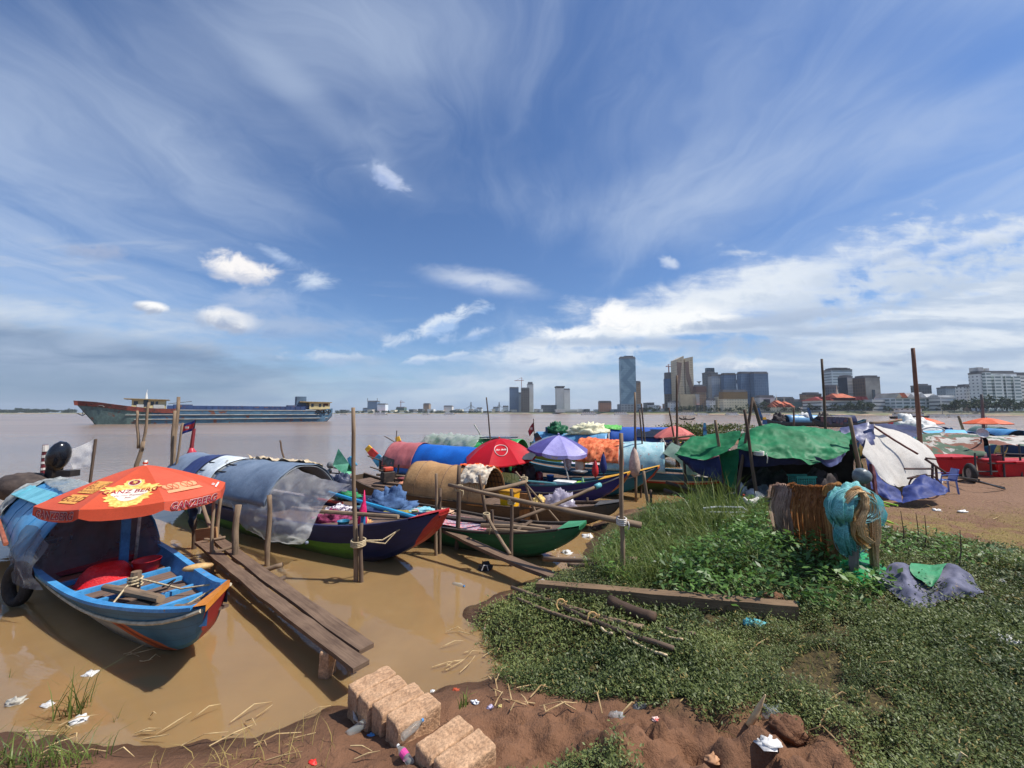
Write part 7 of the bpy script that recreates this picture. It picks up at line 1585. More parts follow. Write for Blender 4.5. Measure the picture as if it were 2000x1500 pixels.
block(641,1268,'brick shaped stone on end holding up the walkway',0.6,-.08,s=(.13,.10,.40),seed=7)
# ---------------------------------------------------------------- shelter under the big green tarp
GRNT=M('tarp_green',(34,124,78),(24,98,60),rough=.62,nscale=1.6,bump=.4,bscale=9,trans=.12,spec=.25,wear=(86,168,122),wear_amt=.05);NAVT=M('tarp_navyblue',(40,47,88),(30,36,68),rough=.65,nscale=2,bump=.4,bscale=9,trans=.08,spec=.25)
rows=[[W(1440,862,10.6),W(1500,858,10.8),W(1560,858,10.9),W(1620,862,10.6),W(1668,868,10.3)],[W(1446,848,9.7),W(1500,830,9.8),W(1545,834,9.8),W(1605,843,9.7),W(1668,849,9.6)],[W(1447,846,9.0),W(1498,829,9.0),W(1550,834,8.9),W(1610,836,8.9),W(1666,850,8.9)],[W(1442,862,8.5),W(1490,858,8.3),W(1550,866,8.2),W(1610,868,8.2),W(1660,866,8.5)],[W(1440,873,8.25),W(1480,886,7.95),W(1545,893,7.85),W(1610,903,7.85),W(1658,882,8.25)]]
tag(patch(rows,90,60,.075,1.9,3.0,(1.0,1.0,1.4),.05).build('tarp',GRNT,None,True),'big green tarp stretched over the shelter on poles','tarp')
rows=[[W(1352,870,10.4),W(1390,862,10.3),W(1440,858,10.1)],[W(1350,852,9.7),W(1395,848,9.6),W(1440,838,9.4)],[W(1332,868,9.2),W(1385,870,9.0),W(1446,848,8.9)],[W(1317,884,9.0),W(1365,898,8.7),W(1420,882,8.5),W(1450,880,8.5)]]
rows[-1]=rows[-1][:3];tag(patch(rows,50,40,.065,2.2,8.0,(1,1,1.4),.04).build('tarp',GRNT,None,True),'green tarp wing on the left of the shelter','tarp')
rows=[[W(1318,886,9.05),W(1345,893,8.85),W(1378,899,8.7),W(1404,890,8.6)],[W(1322,893,9.05),W(1348,908,8.8),W(1385,915,8.65),W(1408,910,8.55)],[W(1345,915,9.0),W(1362,925,8.75),W(1392,934,8.6),W(1412,944,8.5)]]
tag(patch(rows,40,24,.06,2.4,5.0).build('tarp',NAVT,None,True),'navy tarp hanging below the left green wing','tarp')
rows=[[W(1404,885,8.7),W(1425,880,8.6),W(1446,874,8.5)],[W(1410,915,8.65),W(1425,915,8.55),W(1440,915,8.45)],[W(1416,946,8.6),W(1428,952,8.5),W(1436,955,8.45)]]
tag(patch(rows,20,24,.05,2.6,6.0).build('tarp',GRNT,None,True),'narrow fold of green tarp falling between the wing and the roof','tarp')
rows=[[W(1441,874,8.3),W(1480,885,8.05),W(1540,892,7.95),W(1600,900,7.95)],[W(1443,895,8.35),W(1480,898,8.1),W(1540,905,8.0),W(1600,905,8.0)],[W(1446,912,8.4),W(1475,912,8.15),W(1540,908,8.05),W(1600,907,8.02)]]
tag(patch(rows,40,16,.04,2.4,7.0).build('tarp',NAVT,None,True),'navy under tarp showing below the hem of the big green tarp','tarp')
rows=[[W(1590,892,7.9),W(1615,898,7.8),W(1648,888,7.95),W(1658,884,8.1)],[W(1594,900,7.9),W(1618,912,7.8),W(1636,906,7.85),W(1652,898,8.0)]]
tag(patch(rows,24,10,.05,3.0,9.0).build('tarp',M('tarp_greynavy',(86,90,130),(66,70,106),rough=.5,nscale=3),None,True),'grey navy corner of tarp flapping at the right of the hem','tarp')
rows=[[W(1640,836,9.4),W(1672,830,9.3),W(1702,822,9.2),W(1710,826,9.3)],[W(1645,846,9.1),W(1680,848,9.0),W(1706,845,9.0),W(1712,850,9.1)],[W(1666,852,8.9),W(1690,862,8.8),W(1704,868,8.8),W(1711,872,9.0)],[W(1674,860,8.85),W(1690,872,8.75),W(1700,876,8.75),W(1708,874,8.9)]]
tag(patch(rows,30,26,.05,2.4,11.0).build('tarp',M('tarp_slatenavy',(84,88,128),(64,68,104),rough=.5,nscale=2,bump=.5,bscale=8),None,True),'slate navy tarp over the right peak of the shelter','tarp')
rows=[[W(1664,868,8.6),W(1672,872,8.5),W(1678,876,8.5)],[W(1668,895,8.6),W(1676,900,8.5),W(1682,900,8.5)],[W(1672,918,8.6),W(1680,922,8.5),W(1687,920,8.5)]]
tag(patch(rows,10,16,.03,3.0).build('hanging_sheet',M('sheet_deepgreen',(16,92,48),(12,70,38),rough=.5),None,True),'deep green sheet hanging beside the forked pole','sheet')
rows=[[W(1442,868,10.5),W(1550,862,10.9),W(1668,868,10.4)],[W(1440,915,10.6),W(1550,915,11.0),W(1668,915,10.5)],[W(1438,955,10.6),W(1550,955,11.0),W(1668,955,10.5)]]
tag(patch(rows,30,16,.05,2.0).build('added_dark_sheet',M('sheet_added_black',(36,40,46),(26,28,34),rough=.8),None,True),'added dark sheet that keeps the inside of the shelter dark','tarp')  # sheet added at the back so the shelter reads dark inside
gy=lambda px,py:gp(px,py)
for k,(px,py,D,r,m_,lb)in enumerate(((1448,950,8.5,(.17,.16,.42),M('sack_white',(196,194,196),(160,158,162),nscale=6,rough=.7),'tall white sack at the left of the shelter'),(1470,958,8.3,(.2,.16,.32),MATS['sack_white'],'slumped white sack right of the tall one'),(1490,955,8.6,(.22,.2,.34),M('sack_grey',(112,114,118),(80,82,88),nscale=6),'grey sack behind the slumped white one'),(1525,948,8.6,(.26,.2,.30),CLU[3],'pale grey bundle in the middle of the shelter'),(1590,950,8.2,(.30,.2,.26),M('sack_bluewhite',(190,196,206),(44,88,140),nscale=4,contrast=(.5,.56)),'blue and white bag in front of the teal basket'),(1640,932,8.0,(.22,.16,.22),M('bag_redwhite',(222,206,204),(196,50,60),nscale=7,contrast=(.5,.55)),'red and white bag at the right of the shelter'),(1600,925,9.0,(.5,.3,.6),CLU[0],'dark pile of gear at the back of the shelter'),(1500,930,9.6,(.6,.3,.6),CLU[0],'dark heap against the added dark sheet'))):
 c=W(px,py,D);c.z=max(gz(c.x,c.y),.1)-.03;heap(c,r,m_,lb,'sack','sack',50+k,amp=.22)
t_=thing('basket','teal plastic crate basket inside the shelter','basket',W(1567,955,8.4));T=Matrix.Translation(W(1567,955,8.4));mb=MB(T)
for k in range(9):x=-.19+.0475*k;mb.box((x,-.13,.13),(.016,.012,.26));mb.box((x,.13,.13),(.016,.012,.26))
for k in range(7):z=.02+.037*k;mb.box((0,-.132,z),(.40,.010,.012));mb.box((0,.132,z),(.40,.010,.012));mb.box((-.195,0,z),(.012,.26,.014));mb.box((.195,0,z),(.012,.26,.014))
mb.build('basket_body',M('teal_plastic',(34,150,140),rough=.4),t_);MB(T).box((0,-.137,.275),(.43,.03,.035)).build('rim',MATS['teal_plastic'],t_);MB(T).box((0,.137,.275),(.43,.03,.035)).build('rim',MATS['teal_plastic'],t_);MB(T).box((0,0,.01),(.38,.26,.012)).build('base',MATS['teal_plastic'],t_)
for k,(a,b,D,lb)in enumerate((((1424,974),(1590,968),8.2,'front floor timber of the shelter'),((1440,962),(1660,955),8.9,'rear floor timber of the shelter'),((1300,942),(1445,980),9.6,'upper of two long poles running from the striped boat to the shelter'),((1296,957),(1440,998),9.2,'lower of two long poles running from the striped boat to the shelter'))):
 rail(W(*a,D),W(*b,D-.6),.04,lb,POLED)
t_=thing('metal_bench','pale metal frame bench in the grass before the shelter','bench',gp(1440,1003));c=W(1430,992,7.0);mb=MB();mb.tube([W(1374,993,7.1),W(1400,990,7.1),W(1450,991,7.0),W(1466,1003,7.0)],.018,6);mb.tube([W(1384,1000,6.9),W(1455,1001,6.85)],.014,6);mb.build('frame',M('pale_metal',(206,210,214),rough=.4),t_)
mb=MB();mb.tube([W(1376,994,7.1),W(1378,1012,7.1)],.016,6);mb.build('leg',MATS['pale_metal'],t_);mb=MB();mb.tube([W(1462,1000,7.0),W(1464,1014,7.0)],.016,6);mb.build('leg',MATS['pale_metal'],t_)
def hen(c,s,label):
 HENW=M('hen_white',(220,216,206),(196,190,178),nscale=14,rough=.9);vs=[(0,0,.20),(.10,0,.22),(.17,0,.30),(.19,0,.36),(-.10,0,.24),(-.20,0,.36),(0,.03,.10),(.01,.03,.01),(0,-.03,.10),(.01,-.03,.01)];es=[(0,1),(1,2),(2,3),(0,4),(4,5),(0,6),(6,7),(0,8),(8,9)];rr=[.10,.075,.04,.035,.08,.03,.025,.01,.025,.01]
 me=bpy.data.meshes.new('hen');me.from_pydata([tuple(Vector((-x,y,z))*s)for x,y,z in vs],es,[]);bm=bmesh.new();bm.from_mesh(me);ly=bm.verts.layers.skin.verify();bm.verts.ensure_lookup_table()
 for k,v in enumerate(bm.verts):v[ly].radius=(rr[k]*s,rr[k]*s);v[ly].use_root=k==0
 bm.to_mesh(me);bm.free();me.materials.append(HENW);o=bpy.data.objects.new('hen',me);COL.objects.link(o);o.location=c;o.modifiers.new('skin','SKIN').use_smooth_shade=True;m_=o.modifiers.new('subd','SUBSURF');m_.levels=m_.render_levels=2;tag(o,label,'hen')
 mb=MB();mb.ball(Vector((-.19,0,.41))*s,(.035*s,.01*s,.025*s),8,5);h=mb.build('comb',C_RED,None,True);h.parent=o;mb=MB();mb.tube([Vector((-.215,0,.36))*s,Vector((-.25,0,.35))*s],[.012*s,.002],6);h=mb.build('beak',C_YEL,None);h.parent=o
 mb=MB()
 for k in range(7):a=-.5+k*.17;mb.beam(Vector((.16,a*.05,.30))*s,Vector((.16+.18*math.cos(1.0+a),a*.12,.30+.2*math.sin(1.0+a)))*s,.03*s,.006)
 h=mb.build('tail',HENW,None);h.parent=o
hen(Vector((gp(1468,1000).x,gp(1468,1000).y,gp(1468,1000).z))+Vector((0,0,.02)),.72,'white hen standing at the front edge of the shelter')
WHT=M('tarp_white',(216,211,202),(200,194,186),rough=.6,nscale=1.4,bump=.35,bscale=6,trans=.18)
rows=[[W(1700,834,10.6),W(1735,840,10.9),W(1780,855,11.0),W(1815,880,10.9),W(1838,930,10.5)],[W(1699,833,9.6),W(1732,838,9.8),W(1780,858,9.9),W(1822,890,9.8),W(1843,942,9.5)],[W(1692,855,8.9),W(1722,872,8.95),W(1765,885,9.1),W(1810,905,9.2),W(1842,948,9.2)],[W(1688,880,8.5),W(1716,905,8.4),W(1742,925,8.5),W(1785,930,8.8),W(1836,955,8.9)],[W(1694,900,8.4),W(1722,935,8.2),W(1746,950,8.2),W(1778,950,8.6),W(1830,962,8.7)]]
tag(patch(rows,70,50,.05,.9,5.0,(1.6,1.0,.8),.05).build('tent',WHT,None,True),'white tarp tent sloping to the ground right of the green shelter','tent')
rail(W(1702,830,9.3),W(1793,887,8.85),.022,'thin red brown pole lying down the slope of the white tent',M('stick_red',(112,62,56)));rail(W(1700,826,9.0),W(1760,820,9.4),.03,'horizontal pole at the peak of the white tent',POLEW)
BLT=M('tarp_cobalt',(46,62,126),(36,48,100),rough=.65,nscale=2,bump=.4,bscale=9,spec=.25)
rows=[[W(1690,895,8.3),W(1712,918,8.1),W(1735,945,7.95),W(1760,962,7.8)],[W(1697,925,8.1),W(1716,945,7.9),W(1738,965,7.75),W(1762,977,7.6)],[W(1702,955,7.9),W(1722,968,7.75),W(1745,976,7.6),W(1765,981,7.5)]]
tag(patch(rows,30,20,.06,2.4,2.0).build('tarp',BLT,None,True),'cobalt tarp hanging at the near left edge of the white tent','tarp')
rows=[[W(1768,950,8.0),W(1800,928,8.1),W(1822,926,8.2),W(1846,945,8.1)],[W(1762,966,7.8),W(1795,948,7.8),W(1825,945,7.9),W(1850,952,7.9)],[W(1762,980,7.55),W(1790,976,7.5),W(1825,968,7.6),W(1852,958,7.75)]]
tag(patch(rows,30,20,.07,2.2,3.0).build('tarp',BLT,None,True),'cobalt tarp heaped on the ground before the white tent','tarp')
rows=[[W(1695,905,7.9),W(1702,906,7.8),W(1708,910,7.8)],[W(1700,935,7.8),W(1706,938,7.7),W(1712,938,7.7)],[W(1706,968,7.7),W(1711,972,7.6),W(1716,970,7.6)]]
tag(patch(rows,12,16,.03,4).build('hanging_cloth',M('cloth_brick',(112,60,62),(84,46,50),nscale=6,stretch=(6,6,.6)),None,True),'brick red cloth hanging between the net bundle and the cobalt tarp','cloth')
heap(gp(1790,962)+Vector((0,.25,0)),(.26,.2,.52),M('sack_straw',(196,176,140),(150,130,100),nscale=5),'straw coloured sack on a bicycle frame before the white tent','sack','sack',70,amp=.2)
mb=MB();c=W(1800,925,8.2)
for a,b in(((-.35,0,.1),(.25,0,.1)),((.2,0,-.25),(.25,0,.22)),((.1,0,.3),(.5,0,.02)),((-.3,0,-.1),(.1,0,-.02)),((.42,.1,-.2),(.42,.1,.15)),((.12,0,.32),(.32,0,.3))):mb.tube([c+Vector(a),c+Vector(b)],.022,6)
for s in(-1,1):mb.tube([c+Vector((.1*s+.05,0,-.28))+Vector((.24*math.cos(a),0,.24*math.sin(a)))for a in[2*math.pi*k/18 for k in range(19)]],.016,5)
tag(mb.build('broken_frame',M('rust_metal',(96,62,54),(56,50,50),nscale=9)),'tangle of rusty frame tubes before the white tent','frame')
def chair(c,rz,mat,label,tip=0.0,side=0.0):
 t_=thing('plastic_chair',label,'chair',c);T=Matrix.Translation(c)@Matrix.Rotation(rz,4,'Z')@Matrix.Scale(.68,4)@Matrix.Rotation(tip,4,'X')@Matrix.Rotation(side,4,'Y')
 MB(T).grid(lambda u,v:(-.20+.40*u,-.20+.40*v,.42+.012*math.cos(u*6)),8,6).build('seat',mat,t_,True,solid=.012);mb=MB(T);mb.grid(lambda u,v:((-.20+.40*u)*(1-.15*v),.20+.10*v,.42+.40*v),8,6);mb.build('backrest',mat,t_,True,solid=.012)
 for x in(-.19,.19):
  for y in(-.19,.19):MB(T).beam((x,y,.42),(x*1.12,y*1.15,0),.045,.03).build('leg',mat,t_)
  MB(T).tube([(x*1.1,.26,.64),(x*1.2,.0,.63),(x*1.2,-.18,.60),(x*1.08,-.2,.42)],.018,6).build('armrest',mat,t_)
chair(gp(1856,965)+Vector((0,.1,0)),-1.9,M('chair_blue',(92,112,178),(80,100,164),rough=.4),'blue plastic chair at the right end of the cobalt tarp')
chair(gp(1755,1028)+Vector((0,.1,.14)),.7,M('chair_lime',(166,206,50),(146,188,38),rough=.35),'lime green plastic chair toppled on its back beside the net bundle',R_(-78),.25)
def camo():
 if 'camo' in MATS:return MATS['camo']
 m=M('camo',(176,170,162),(150,148,142),rough=.8,nscale=1.2);t=m.node_tree;N=NT(t);b=next(n for n in t.nodes if n.type=='BSDF_PRINCIPLED');src=b.inputs['Base Color'].links[0].from_socket;tc=N.n('ShaderNodeTexCoord')
 c=N.mix(N.ss(N.noise(N.vmap(tc.outputs['Object'],(1,1,1),(3,1,0)),1.5,6,.6,.4),.50,.51),src,srgb(116,72,56));c=N.mix(N.ss(N.noise(N.vmap(tc.outputs['Object'],(1,1,1),(9,4,2)),1.3,6,.6,.4),.51,.52),c,srgb(70,92,74));N.put(b.inputs['Base Color'],c);return m
rows=[[W(1785,846,13.6),W(1850,842,13.8),W(1912,848,13.6)],[W(1790,858,12.6),W(1850,856,12.7),W(1918,855,12.5)],[W(1800,885,11.8),W(1850,888,11.9),W(1926,884,11.7)],[W(1806,897,11.7),W(1850,899,11.8),W(1928,893,11.6)]]
tag(patch(rows,40,24,.06,2.0,4.0).build('tarp',camo(),None,True),'grey, rust and green camouflage tarp over the cart beside the red box','tarp')
rows=[[W(1922,850,12.8),W(1970,850,12.9),W(2040,852,13)],[W(1930,860,12.2),W(1975,860,12.2),W(2045,862,12.2)],[W(1932,870,11.8),W(1975,869,11.8),W(2045,872,11.8)]]
tag(patch(rows,30,14,.05,2.0,14.0).build('tarp',camo(),None,True),'camouflage tarp over the stall at the right edge','tarp')
RBX=M('box_red',(196,22,38),(178,18,32),rough=.4,nscale=2)
def rbox(px0,px1,py0,py1,D,label,depth=.7):
 a,b=W(px0,py1,D),W(px1,py1,D-.15);h=W(px0,py0,D).z-a.z;t_=thing('cart_box',label,'box',(a+b)/2);d=Vector((.25,depth,0));MB().hexa([a,b,b+d,a+d,a+Vector((-.06,-.03,h)),b+Vector((.03,-.03,h)),b+d+Vector((.03,0,h)),a+d+Vector((-.06,0,h))]).build('box_body',RBX,t_,bevel=.03)
 u=Vector((0,0,h+.03));e=Vector((.05,.04,0));MB().hexa([a-e+Vector((-.06,-.02,h+.005)),b+Vector((.08,-.06,h+.005)),b+d+Vector((.08,.03,h+.005)),a+d+Vector((-.1,.03,h+.005)),a-e+Vector((-.06,-.02,h+.07)),b+Vector((.08,-.06,h+.07)),b+d+Vector((.08,.03,h+.07)),a+d+Vector((-.1,.03,h+.07))]).build('lid',RBX,t_,bevel=.02)
 MB().box((a+b)/2+Vector((0,-.06,h+.03)),(.3,.05,.06)).build('handle',RBX,t_,bevel=.01);MB().box((a+b)/2+Vector((.3,.2,-.05)),(.3,.3,.16)).build('foot',BLKM,t_);return t_
rbox(1832,1903,896,926,11.5,'big bright red chest on the dirt beside the camouflage cart')
t_=rbox(1952,2030,905,935,11.2,'dark red chest under the stall at the right edge')
def wheel(c,r,label):
 t_=thing('loose_wheel',label,'wheel',c);ax=Vector((.85,-.5,0));u=Vector((.5,.85,0)).normalized();MB().tube([c+u*(r*math.cos(a))+Vector((0,0,r*math.sin(a)))for a in[2*math.pi*k/24 for k in range(25)]],.055,8,caps=False).build('tyre',MATS['tyre_rubber'],t_,True)
 MB().tube([c-ax*.04,c+ax*.04],r*.62,18).build('rim',M('rim_grey',(132,124,118),nscale=6),t_)
c=gp(1915,945);wheel(c+Vector((0,.2,.24)),.22,'rubber tyred cart wheel right of the red chest')
mb=MB();c0=W(1902,913,11.2)
for a,b in(((1902,921),(1948,921)),((1904,885),(1906,935)),((1932,870),(1936,928)),((1930,905),(1985,905)),((1958,870),(1962,932)),((1990,868),(1996,935)),((1945,885),(2010,888))):mb.tube([W(*a,11.2),W(*b,11.1)],.022,6)
tag(mb.build('metal_rack',M('frame_dark',(62,58,60),nscale=7)),'dark metal frame of the carts at the right edge','frame')
mb=MB();a=gp(1873,948);b=gp(1962,956);mb.tube([a+Vector((0,0,.10)),a.lerp(b,.3)+Vector((0,.1,.16)),b+Vector((0,0,.04))],.022,6);mb.tube([a+Vector((0,0,.10)),a+Vector((.1,.3,.2)),W(1912,937,9.0)],.02,6);mb.tube([W(1912,940,8.9),b+Vector((-.1,-.08,.03))],.022,6);tag(mb.build('cart_shafts',BLKM),'black cart shafts resting on the dirt below the wheel','shafts')
heap(gp(1938,940)+Vector((0,.5,0)),(.14,.14,.40),M('gas_cream',(186,176,150),(150,140,116),nscale=5),'cream gas bottle beside the cart wheel','gas bottle','gas_bottle',71,amp=.03);mb=MB(Matrix.Translation(W(1948,905,11.3)));mb.lathe([(.001,-.22),(.14,-.22),(.14,.2),(.10,.26),(.001,.27)],14);tag(mb.build('barrel',M('barrel_red',(150,28,40),rough=.5),None,True),'dark red drum under the stall at the right edge','drum')
t_=thing('satellite_dish','white satellite dish on the camouflage cart','satellite dish',W(1918,852,12));T=Matrix.Translation(W(1917,846,11.9))@Matrix.Rotation(R_(75),4,'X')@Matrix.Rotation(R_(-18),4,'Y');MB(T).lathe([(.001,0),(.1,.01),(.13,.03),(.15,.045)],18).build('dish',M('dish_white',(206,206,206),rough=.4),t_,True,solid=.01);MB().tube([W(1917,846,12),W(1916,866,12.2)],.02,6).build('mast',STEEL,t_)
mb=MB();a,b=W(1776,855,14.6),W(1884,852,14.6);d=(b-a);n=14;vs=[]
for k in range(n+1):
 u=k/n;w=.55*math.sin(math.pi*min(max(u,.03),.97))**.5;c=a+d*u
 for q in(-1,-.6,0,.6,1):vs.append(c+Vector((0,q*w,.30*(1-q*q)-.06)))
mb.add(vs,[(k*5+j,k*5+j+1,(k+1)*5+j+1,(k+1)*5+j)for k in range(n)for j in range(4)]);tag(mb.build('upturned_boat',M('paint_paleblue',(112,186,222),(92,164,202),rough=.5,nscale=3),None,True),'pale blue upturned boat beyond the white tent','boat')
c=W(1822,841,14.3);tag(MB().tube([c+Vector((.42*math.cos(a),0,.13*math.sin(a)))for a in[2*math.pi*k/20 for k in range(21)]],.035,6,caps=False).build('white_ring',LETW,None,True),'white ring frame lying on the pale blue upturned boat','ring')
rows=[[W(1708,824,13.5),W(1750,828,13.5),W(1800,832,13.5)],[W(1712,834,12.6),W(1755,840,12.6),W(1800,842,12.6)],[W(1716,842,12.2),W(1760,850,12.2),W(1796,852,12.3)]]
tag(patch(rows,24,14,.05,2.0).build('tarp',NAVT,None,True),'dark navy tarp roof just beyond the white tent','tarp')
BL_H=hull_mat('hull_right_blue',(44,84,128),[((214,196,120),1,.6,.2,.7,-.3,.9)],wear=(90,96,104),wear_amt=.05);rr=random.Random(5)
for k,(px,D,cm)in enumerate(((1690,20,NAVT),(1735,24,camo()),(1765,19,MATS['tarp_grassgreen']),(1800,26,MATS['canopy_paleblue']),(1838,21,MATS['tarp_sage']),(1862,28,MATS['canopy_tentblue']),(1890,18,MATS['canopy_floral']),(1925,23,MATS['canopy_paleblue']),(1962,18.5,NAVT),(1985,25,MATS['tarp_sage']),(2030,20,MATS['canopy_blue']))):
 c=W(px,845,D);bt=Boat(['boat under a navy roof','boat under a camouflage roof','boat under a grass green roof','boat under a pale blue roof','boat under a sage roof','boat under a tent blue roof','boat under a floral roof','second boat under a pale blue roof','boat under a navy roof nearer the edge','second boat under a sage roof','boat under a sky blue roof'][k]+' in the crowd at the right'*(k>3)+' beyond the white tent'*(k<=3),(c.x,c.y),(-.5,-.87),6.5,1.35,BL_H,M('gunwale_blue',(60,128,156)),s0=.5,rb=.55,rs=.4,wb=.1,cap=C_YEL,capl=.5,NS=24,deck=DECKW)
 bt.canopy(-4.6,-1.6,rr.uniform(.7,.95),cm,n=12,nx=8);e=bt.w(-.1,0,.8);prow(e,e+Vector((rr.uniform(-.3,.1),-.15,rr.uniform(.4,.8))),.26,[C_BLU,C_YEL,C_BLU],['blue post with a yellow band, left end of the right hand crowd'][0]if k==0 else 'blue post with a yellow band in the right hand crowd of boats')['group']='blue and yellow posts of the crowded boats'
for k,(px,py,D,r,m_,lb)in enumerate(((1766,815,24,.8,REDU,'small red parasol in the crowd of boats on the right'),(1800,815,24,1.0,M('parasol_tangerine',(240,112,66),(222,96,56),trans=.2),'tangerine parasol right of the small red one'),(1927,816,25,1.15,MATS['parasol_tangerine'],'tangerine parasol near the right edge'),(1640,0,0,0,None,''))):
 if r:Umbrella(lb,W(px,850,D),W(px,py,D),r,.35,8,.3,(0,0),.05,[m_],sag=.3,dome=.3)
heap(W(1784,832,22)-Vector((0,0,.4)),(1.2,.7,.9),M('sheet_palewhite',(212,212,208),(180,180,180),nscale=2),'white plastic covered heap between the red and tangerine parasols','heap','covered_heap',72,amp=.3)
for k,(px,yw,L,cols,lb)in enumerate(((1556,832,13,[MATS['canopy_paleblue'],MATS['tarp_sage']],'dark fishing boat with pale blue covers lying off the spit'),(1636,834,9,[NAVT],'dark boat with a clothes line lying off the shelter'))):
 c=P(px,yw,0);bt=Boat(lb,(c.x-L/2,c.y),(-1,.02),L,L*.16,hull_mat('hull_far_dark',(54,62,72),[]),MATS['gunwale_blue'],s0=.7,rb=.9,rs=.6,NS=24,cap=C_BLU);f_=bt.canopy(-L*.8,-L*.35,1.3,cols[0],n=12,nx=8)
 heap(bt.w(-L*.25,0,.8),(1.2,.8,1.5),CLU[0],['dark gear heap on the boat off the spit','dark gear heap on the clothes line boat'][k],'heap','gear_heap',80+k);prow(bt.w(-.3,0,1),bt.w(.3,0,3.2),.6,[C_BLU,C_BLU],['blue prow post of the boat off the spit','blue prow post of the clothes line boat'][k])
heap(P(1570,832,0)+Vector((0,0,.9)),(1.6,1,1.4),M('sheet_palewhite',(212,212,208)),'white sheet over the stern of the boat off the spit','sheet','sheet_heap',82)
t_=thing('clothes_line','clothes line with dark washing above the boat off the shelter','clothes line',P(1618,834,1));a,b=W(1603,813,62),W(1662,815,62);MB().tube([a,b],.04,4).build('line',BLKM,t_);mb=MB()
for k in range(7):p=a.lerp(b,(k+.4)/8);mb.box(p+Vector((0,0,-.45-.1*(k%3))),(.5,.05,.8+.2*(k%3)))
mb.build('washing',M('washing_dark',(60,62,84),(90,60,64),nscale=.6,contrast=(.48,.52)),t_)
# ---------------------------------------------------------------- nets, tarps on the grass, sticks, plants, litter
base=gp(1661,1142);top=W(1676,962,4.55)
t_=thing('net_post','forked post carrying the teal net bundle','post',base);MB().tube([base-Vector((0,0,.3)),base.lerp(top,.5),top],[.045,.042,.04],9,jit=.06).build('trunk',wood('grey_post',(140,130,120),(104,96,88)),t_,True);MB().tube([top-Vector((.05,0,.06)),W(1690,963,4.45),W(1706,972,4.38)],[.04,.035,.018],8).build('fork',MATS['grey_post'],t_,True)
rail(W(1500,960,6.02),W(1668,960,4.72),.026,'horizontal pole the brown nets hang from',POLEW)
def fold(mb,seed,nu=80,nv=30,amp=.035,rag=.30):
 for j in range(nv+1):
  for i in range(nu+1):
   u,v=i/nu,j/nv;f=math.sin(u*34+seed+2.2*mnoise.noise(Vector((u*5,v*.8,seed))))+.5*math.sin(u*71+seed*3);q=mb.v[j*(nu+1)+i];q.y-=amp*f*(.35+.65*v**.6);q.z+=.05*(1-v)*mnoise.noise(Vector((u*6,seed,4)))+rag*v*v*mnoise.noise(Vector((u*9,seed,1.5)))
NETC={'net_rust':(176,118,70),'net_mauve':(178,150,132),'net_honey':(204,160,108),'net_straw':(214,180,132)}
def strands(name,label,rows,mat,n,r,seed,cat='net',over=False):
 """a hank of netting: many fine strands running down a curved cloth of control rows, over a solid core"""
 rows=[[Vector(q)for q in rw]for rw in rows]
 if over:rows=[[q+Vector((0,.07,-.14))for q in rows[0]],[q+Vector((0,-.01,.065))for q in rows[0]],[q+Vector((0,-.09,-.03))for q in rows[0]]]+rows[1:]
 t=thing(name,label,cat,rows[0][0]);g=random.Random(seed);core=patch(rows,80,30,.02,4.0,seed,(2.2,2.2,.25));fold(core,seed);core.build('net_body',sheet_mat(mat.name+'_mesh',NETC[mat.name],.80,.9,.42,2.6,(8,8,.8),.5),t,True)
 mb=MB()
 for k in range(n):
  u=g.random();ph=g.uniform(0,6);p=[]
  for j in range(9):
   v=j/8;q=catrom([catrom(rw,min(1,max(0,u+.03*math.sin(v*4+ph))))for rw in rows],v);p.append(q+Vector((g.uniform(-.006,.006),-.035-.02*math.sin(ph+v*3),0)))
  mb.tube(p,r*g.uniform(.6,1.4),4,caps=False)
 mb.build('net_strands',mat,t,True);return t
BN=M('net_rust',(172,114,66),(126,78,44),rough=.9,nscale=4,stretch=(5,5,.9),contrast=(.3,.7),fscale=60,fine=.35,trans=.2);PN=M('net_mauve',(176,146,128),(132,104,92),rough=.9,nscale=3.5,stretch=(3,3,.5),fscale=60,fine=.3)
BN2=M('net_honey',(196,150,96),(150,104,62),rough=.9,nscale=3.5,stretch=(3,3,.5),fscale=60,fine=.3)
strands('hanging_net','mauve grey fishing net hung at the left end of the pole',[[W(1505,955,5.85),W(1522,952,5.75),W(1545,958,5.6)],[W(1502,985,5.8),W(1522,990,5.62),W(1545,990,5.5)],[W(1510,1020,5.8),W(1526,1030,5.65),W(1548,1040,5.5)],[W(1512,1036,5.85),W(1528,1048,5.7),W(1550,1056,5.55)]],PN,60,.005,3,over=True)
strands('hanging_net','rust brown fishing net hung along the middle of the pole',[[W(1540,952,5.6),W(1565,956,5.4),W(1590,958,5.2),W(1615,958,5.0)],[W(1542,985,5.48),W(1568,990,5.25),W(1592,990,5.05),W(1618,990,4.88)],[W(1545,1030,5.52),W(1570,1040,5.3),W(1598,1055,5.1),W(1622,1065,4.9)],[W(1552,1050,5.55),W(1575,1068,5.35),W(1600,1090,5.12),W(1625,1100,4.95)]],BN,120,.005,5,over=True)
strands('hanging_net','honey brown fishing net hung next to the teal bundle',[[W(1608,956,5.0),W(1625,955,4.9),W(1642,956,4.78)],[W(1608,1000,4.9),W(1628,1000,4.78),W(1645,1000,4.7)],[W(1615,1060,4.9),W(1632,1065,4.8),W(1648,1070,4.7)],[W(1622,1095,4.92),W(1636,1112,4.82),W(1648,1108,4.74)]],BN2,70,.005,7,over=True)
TN=M('net_teal',(122,188,186),(74,144,144),rough=.75,nscale=4,contrast=(.35,.65),fscale=70,fine=.35,trans=.15,bump=.4,bscale=50);t_=thing('net_bundle','big bundled teal fishing net slung over the forked post','net',W(1660,1000,4.5))
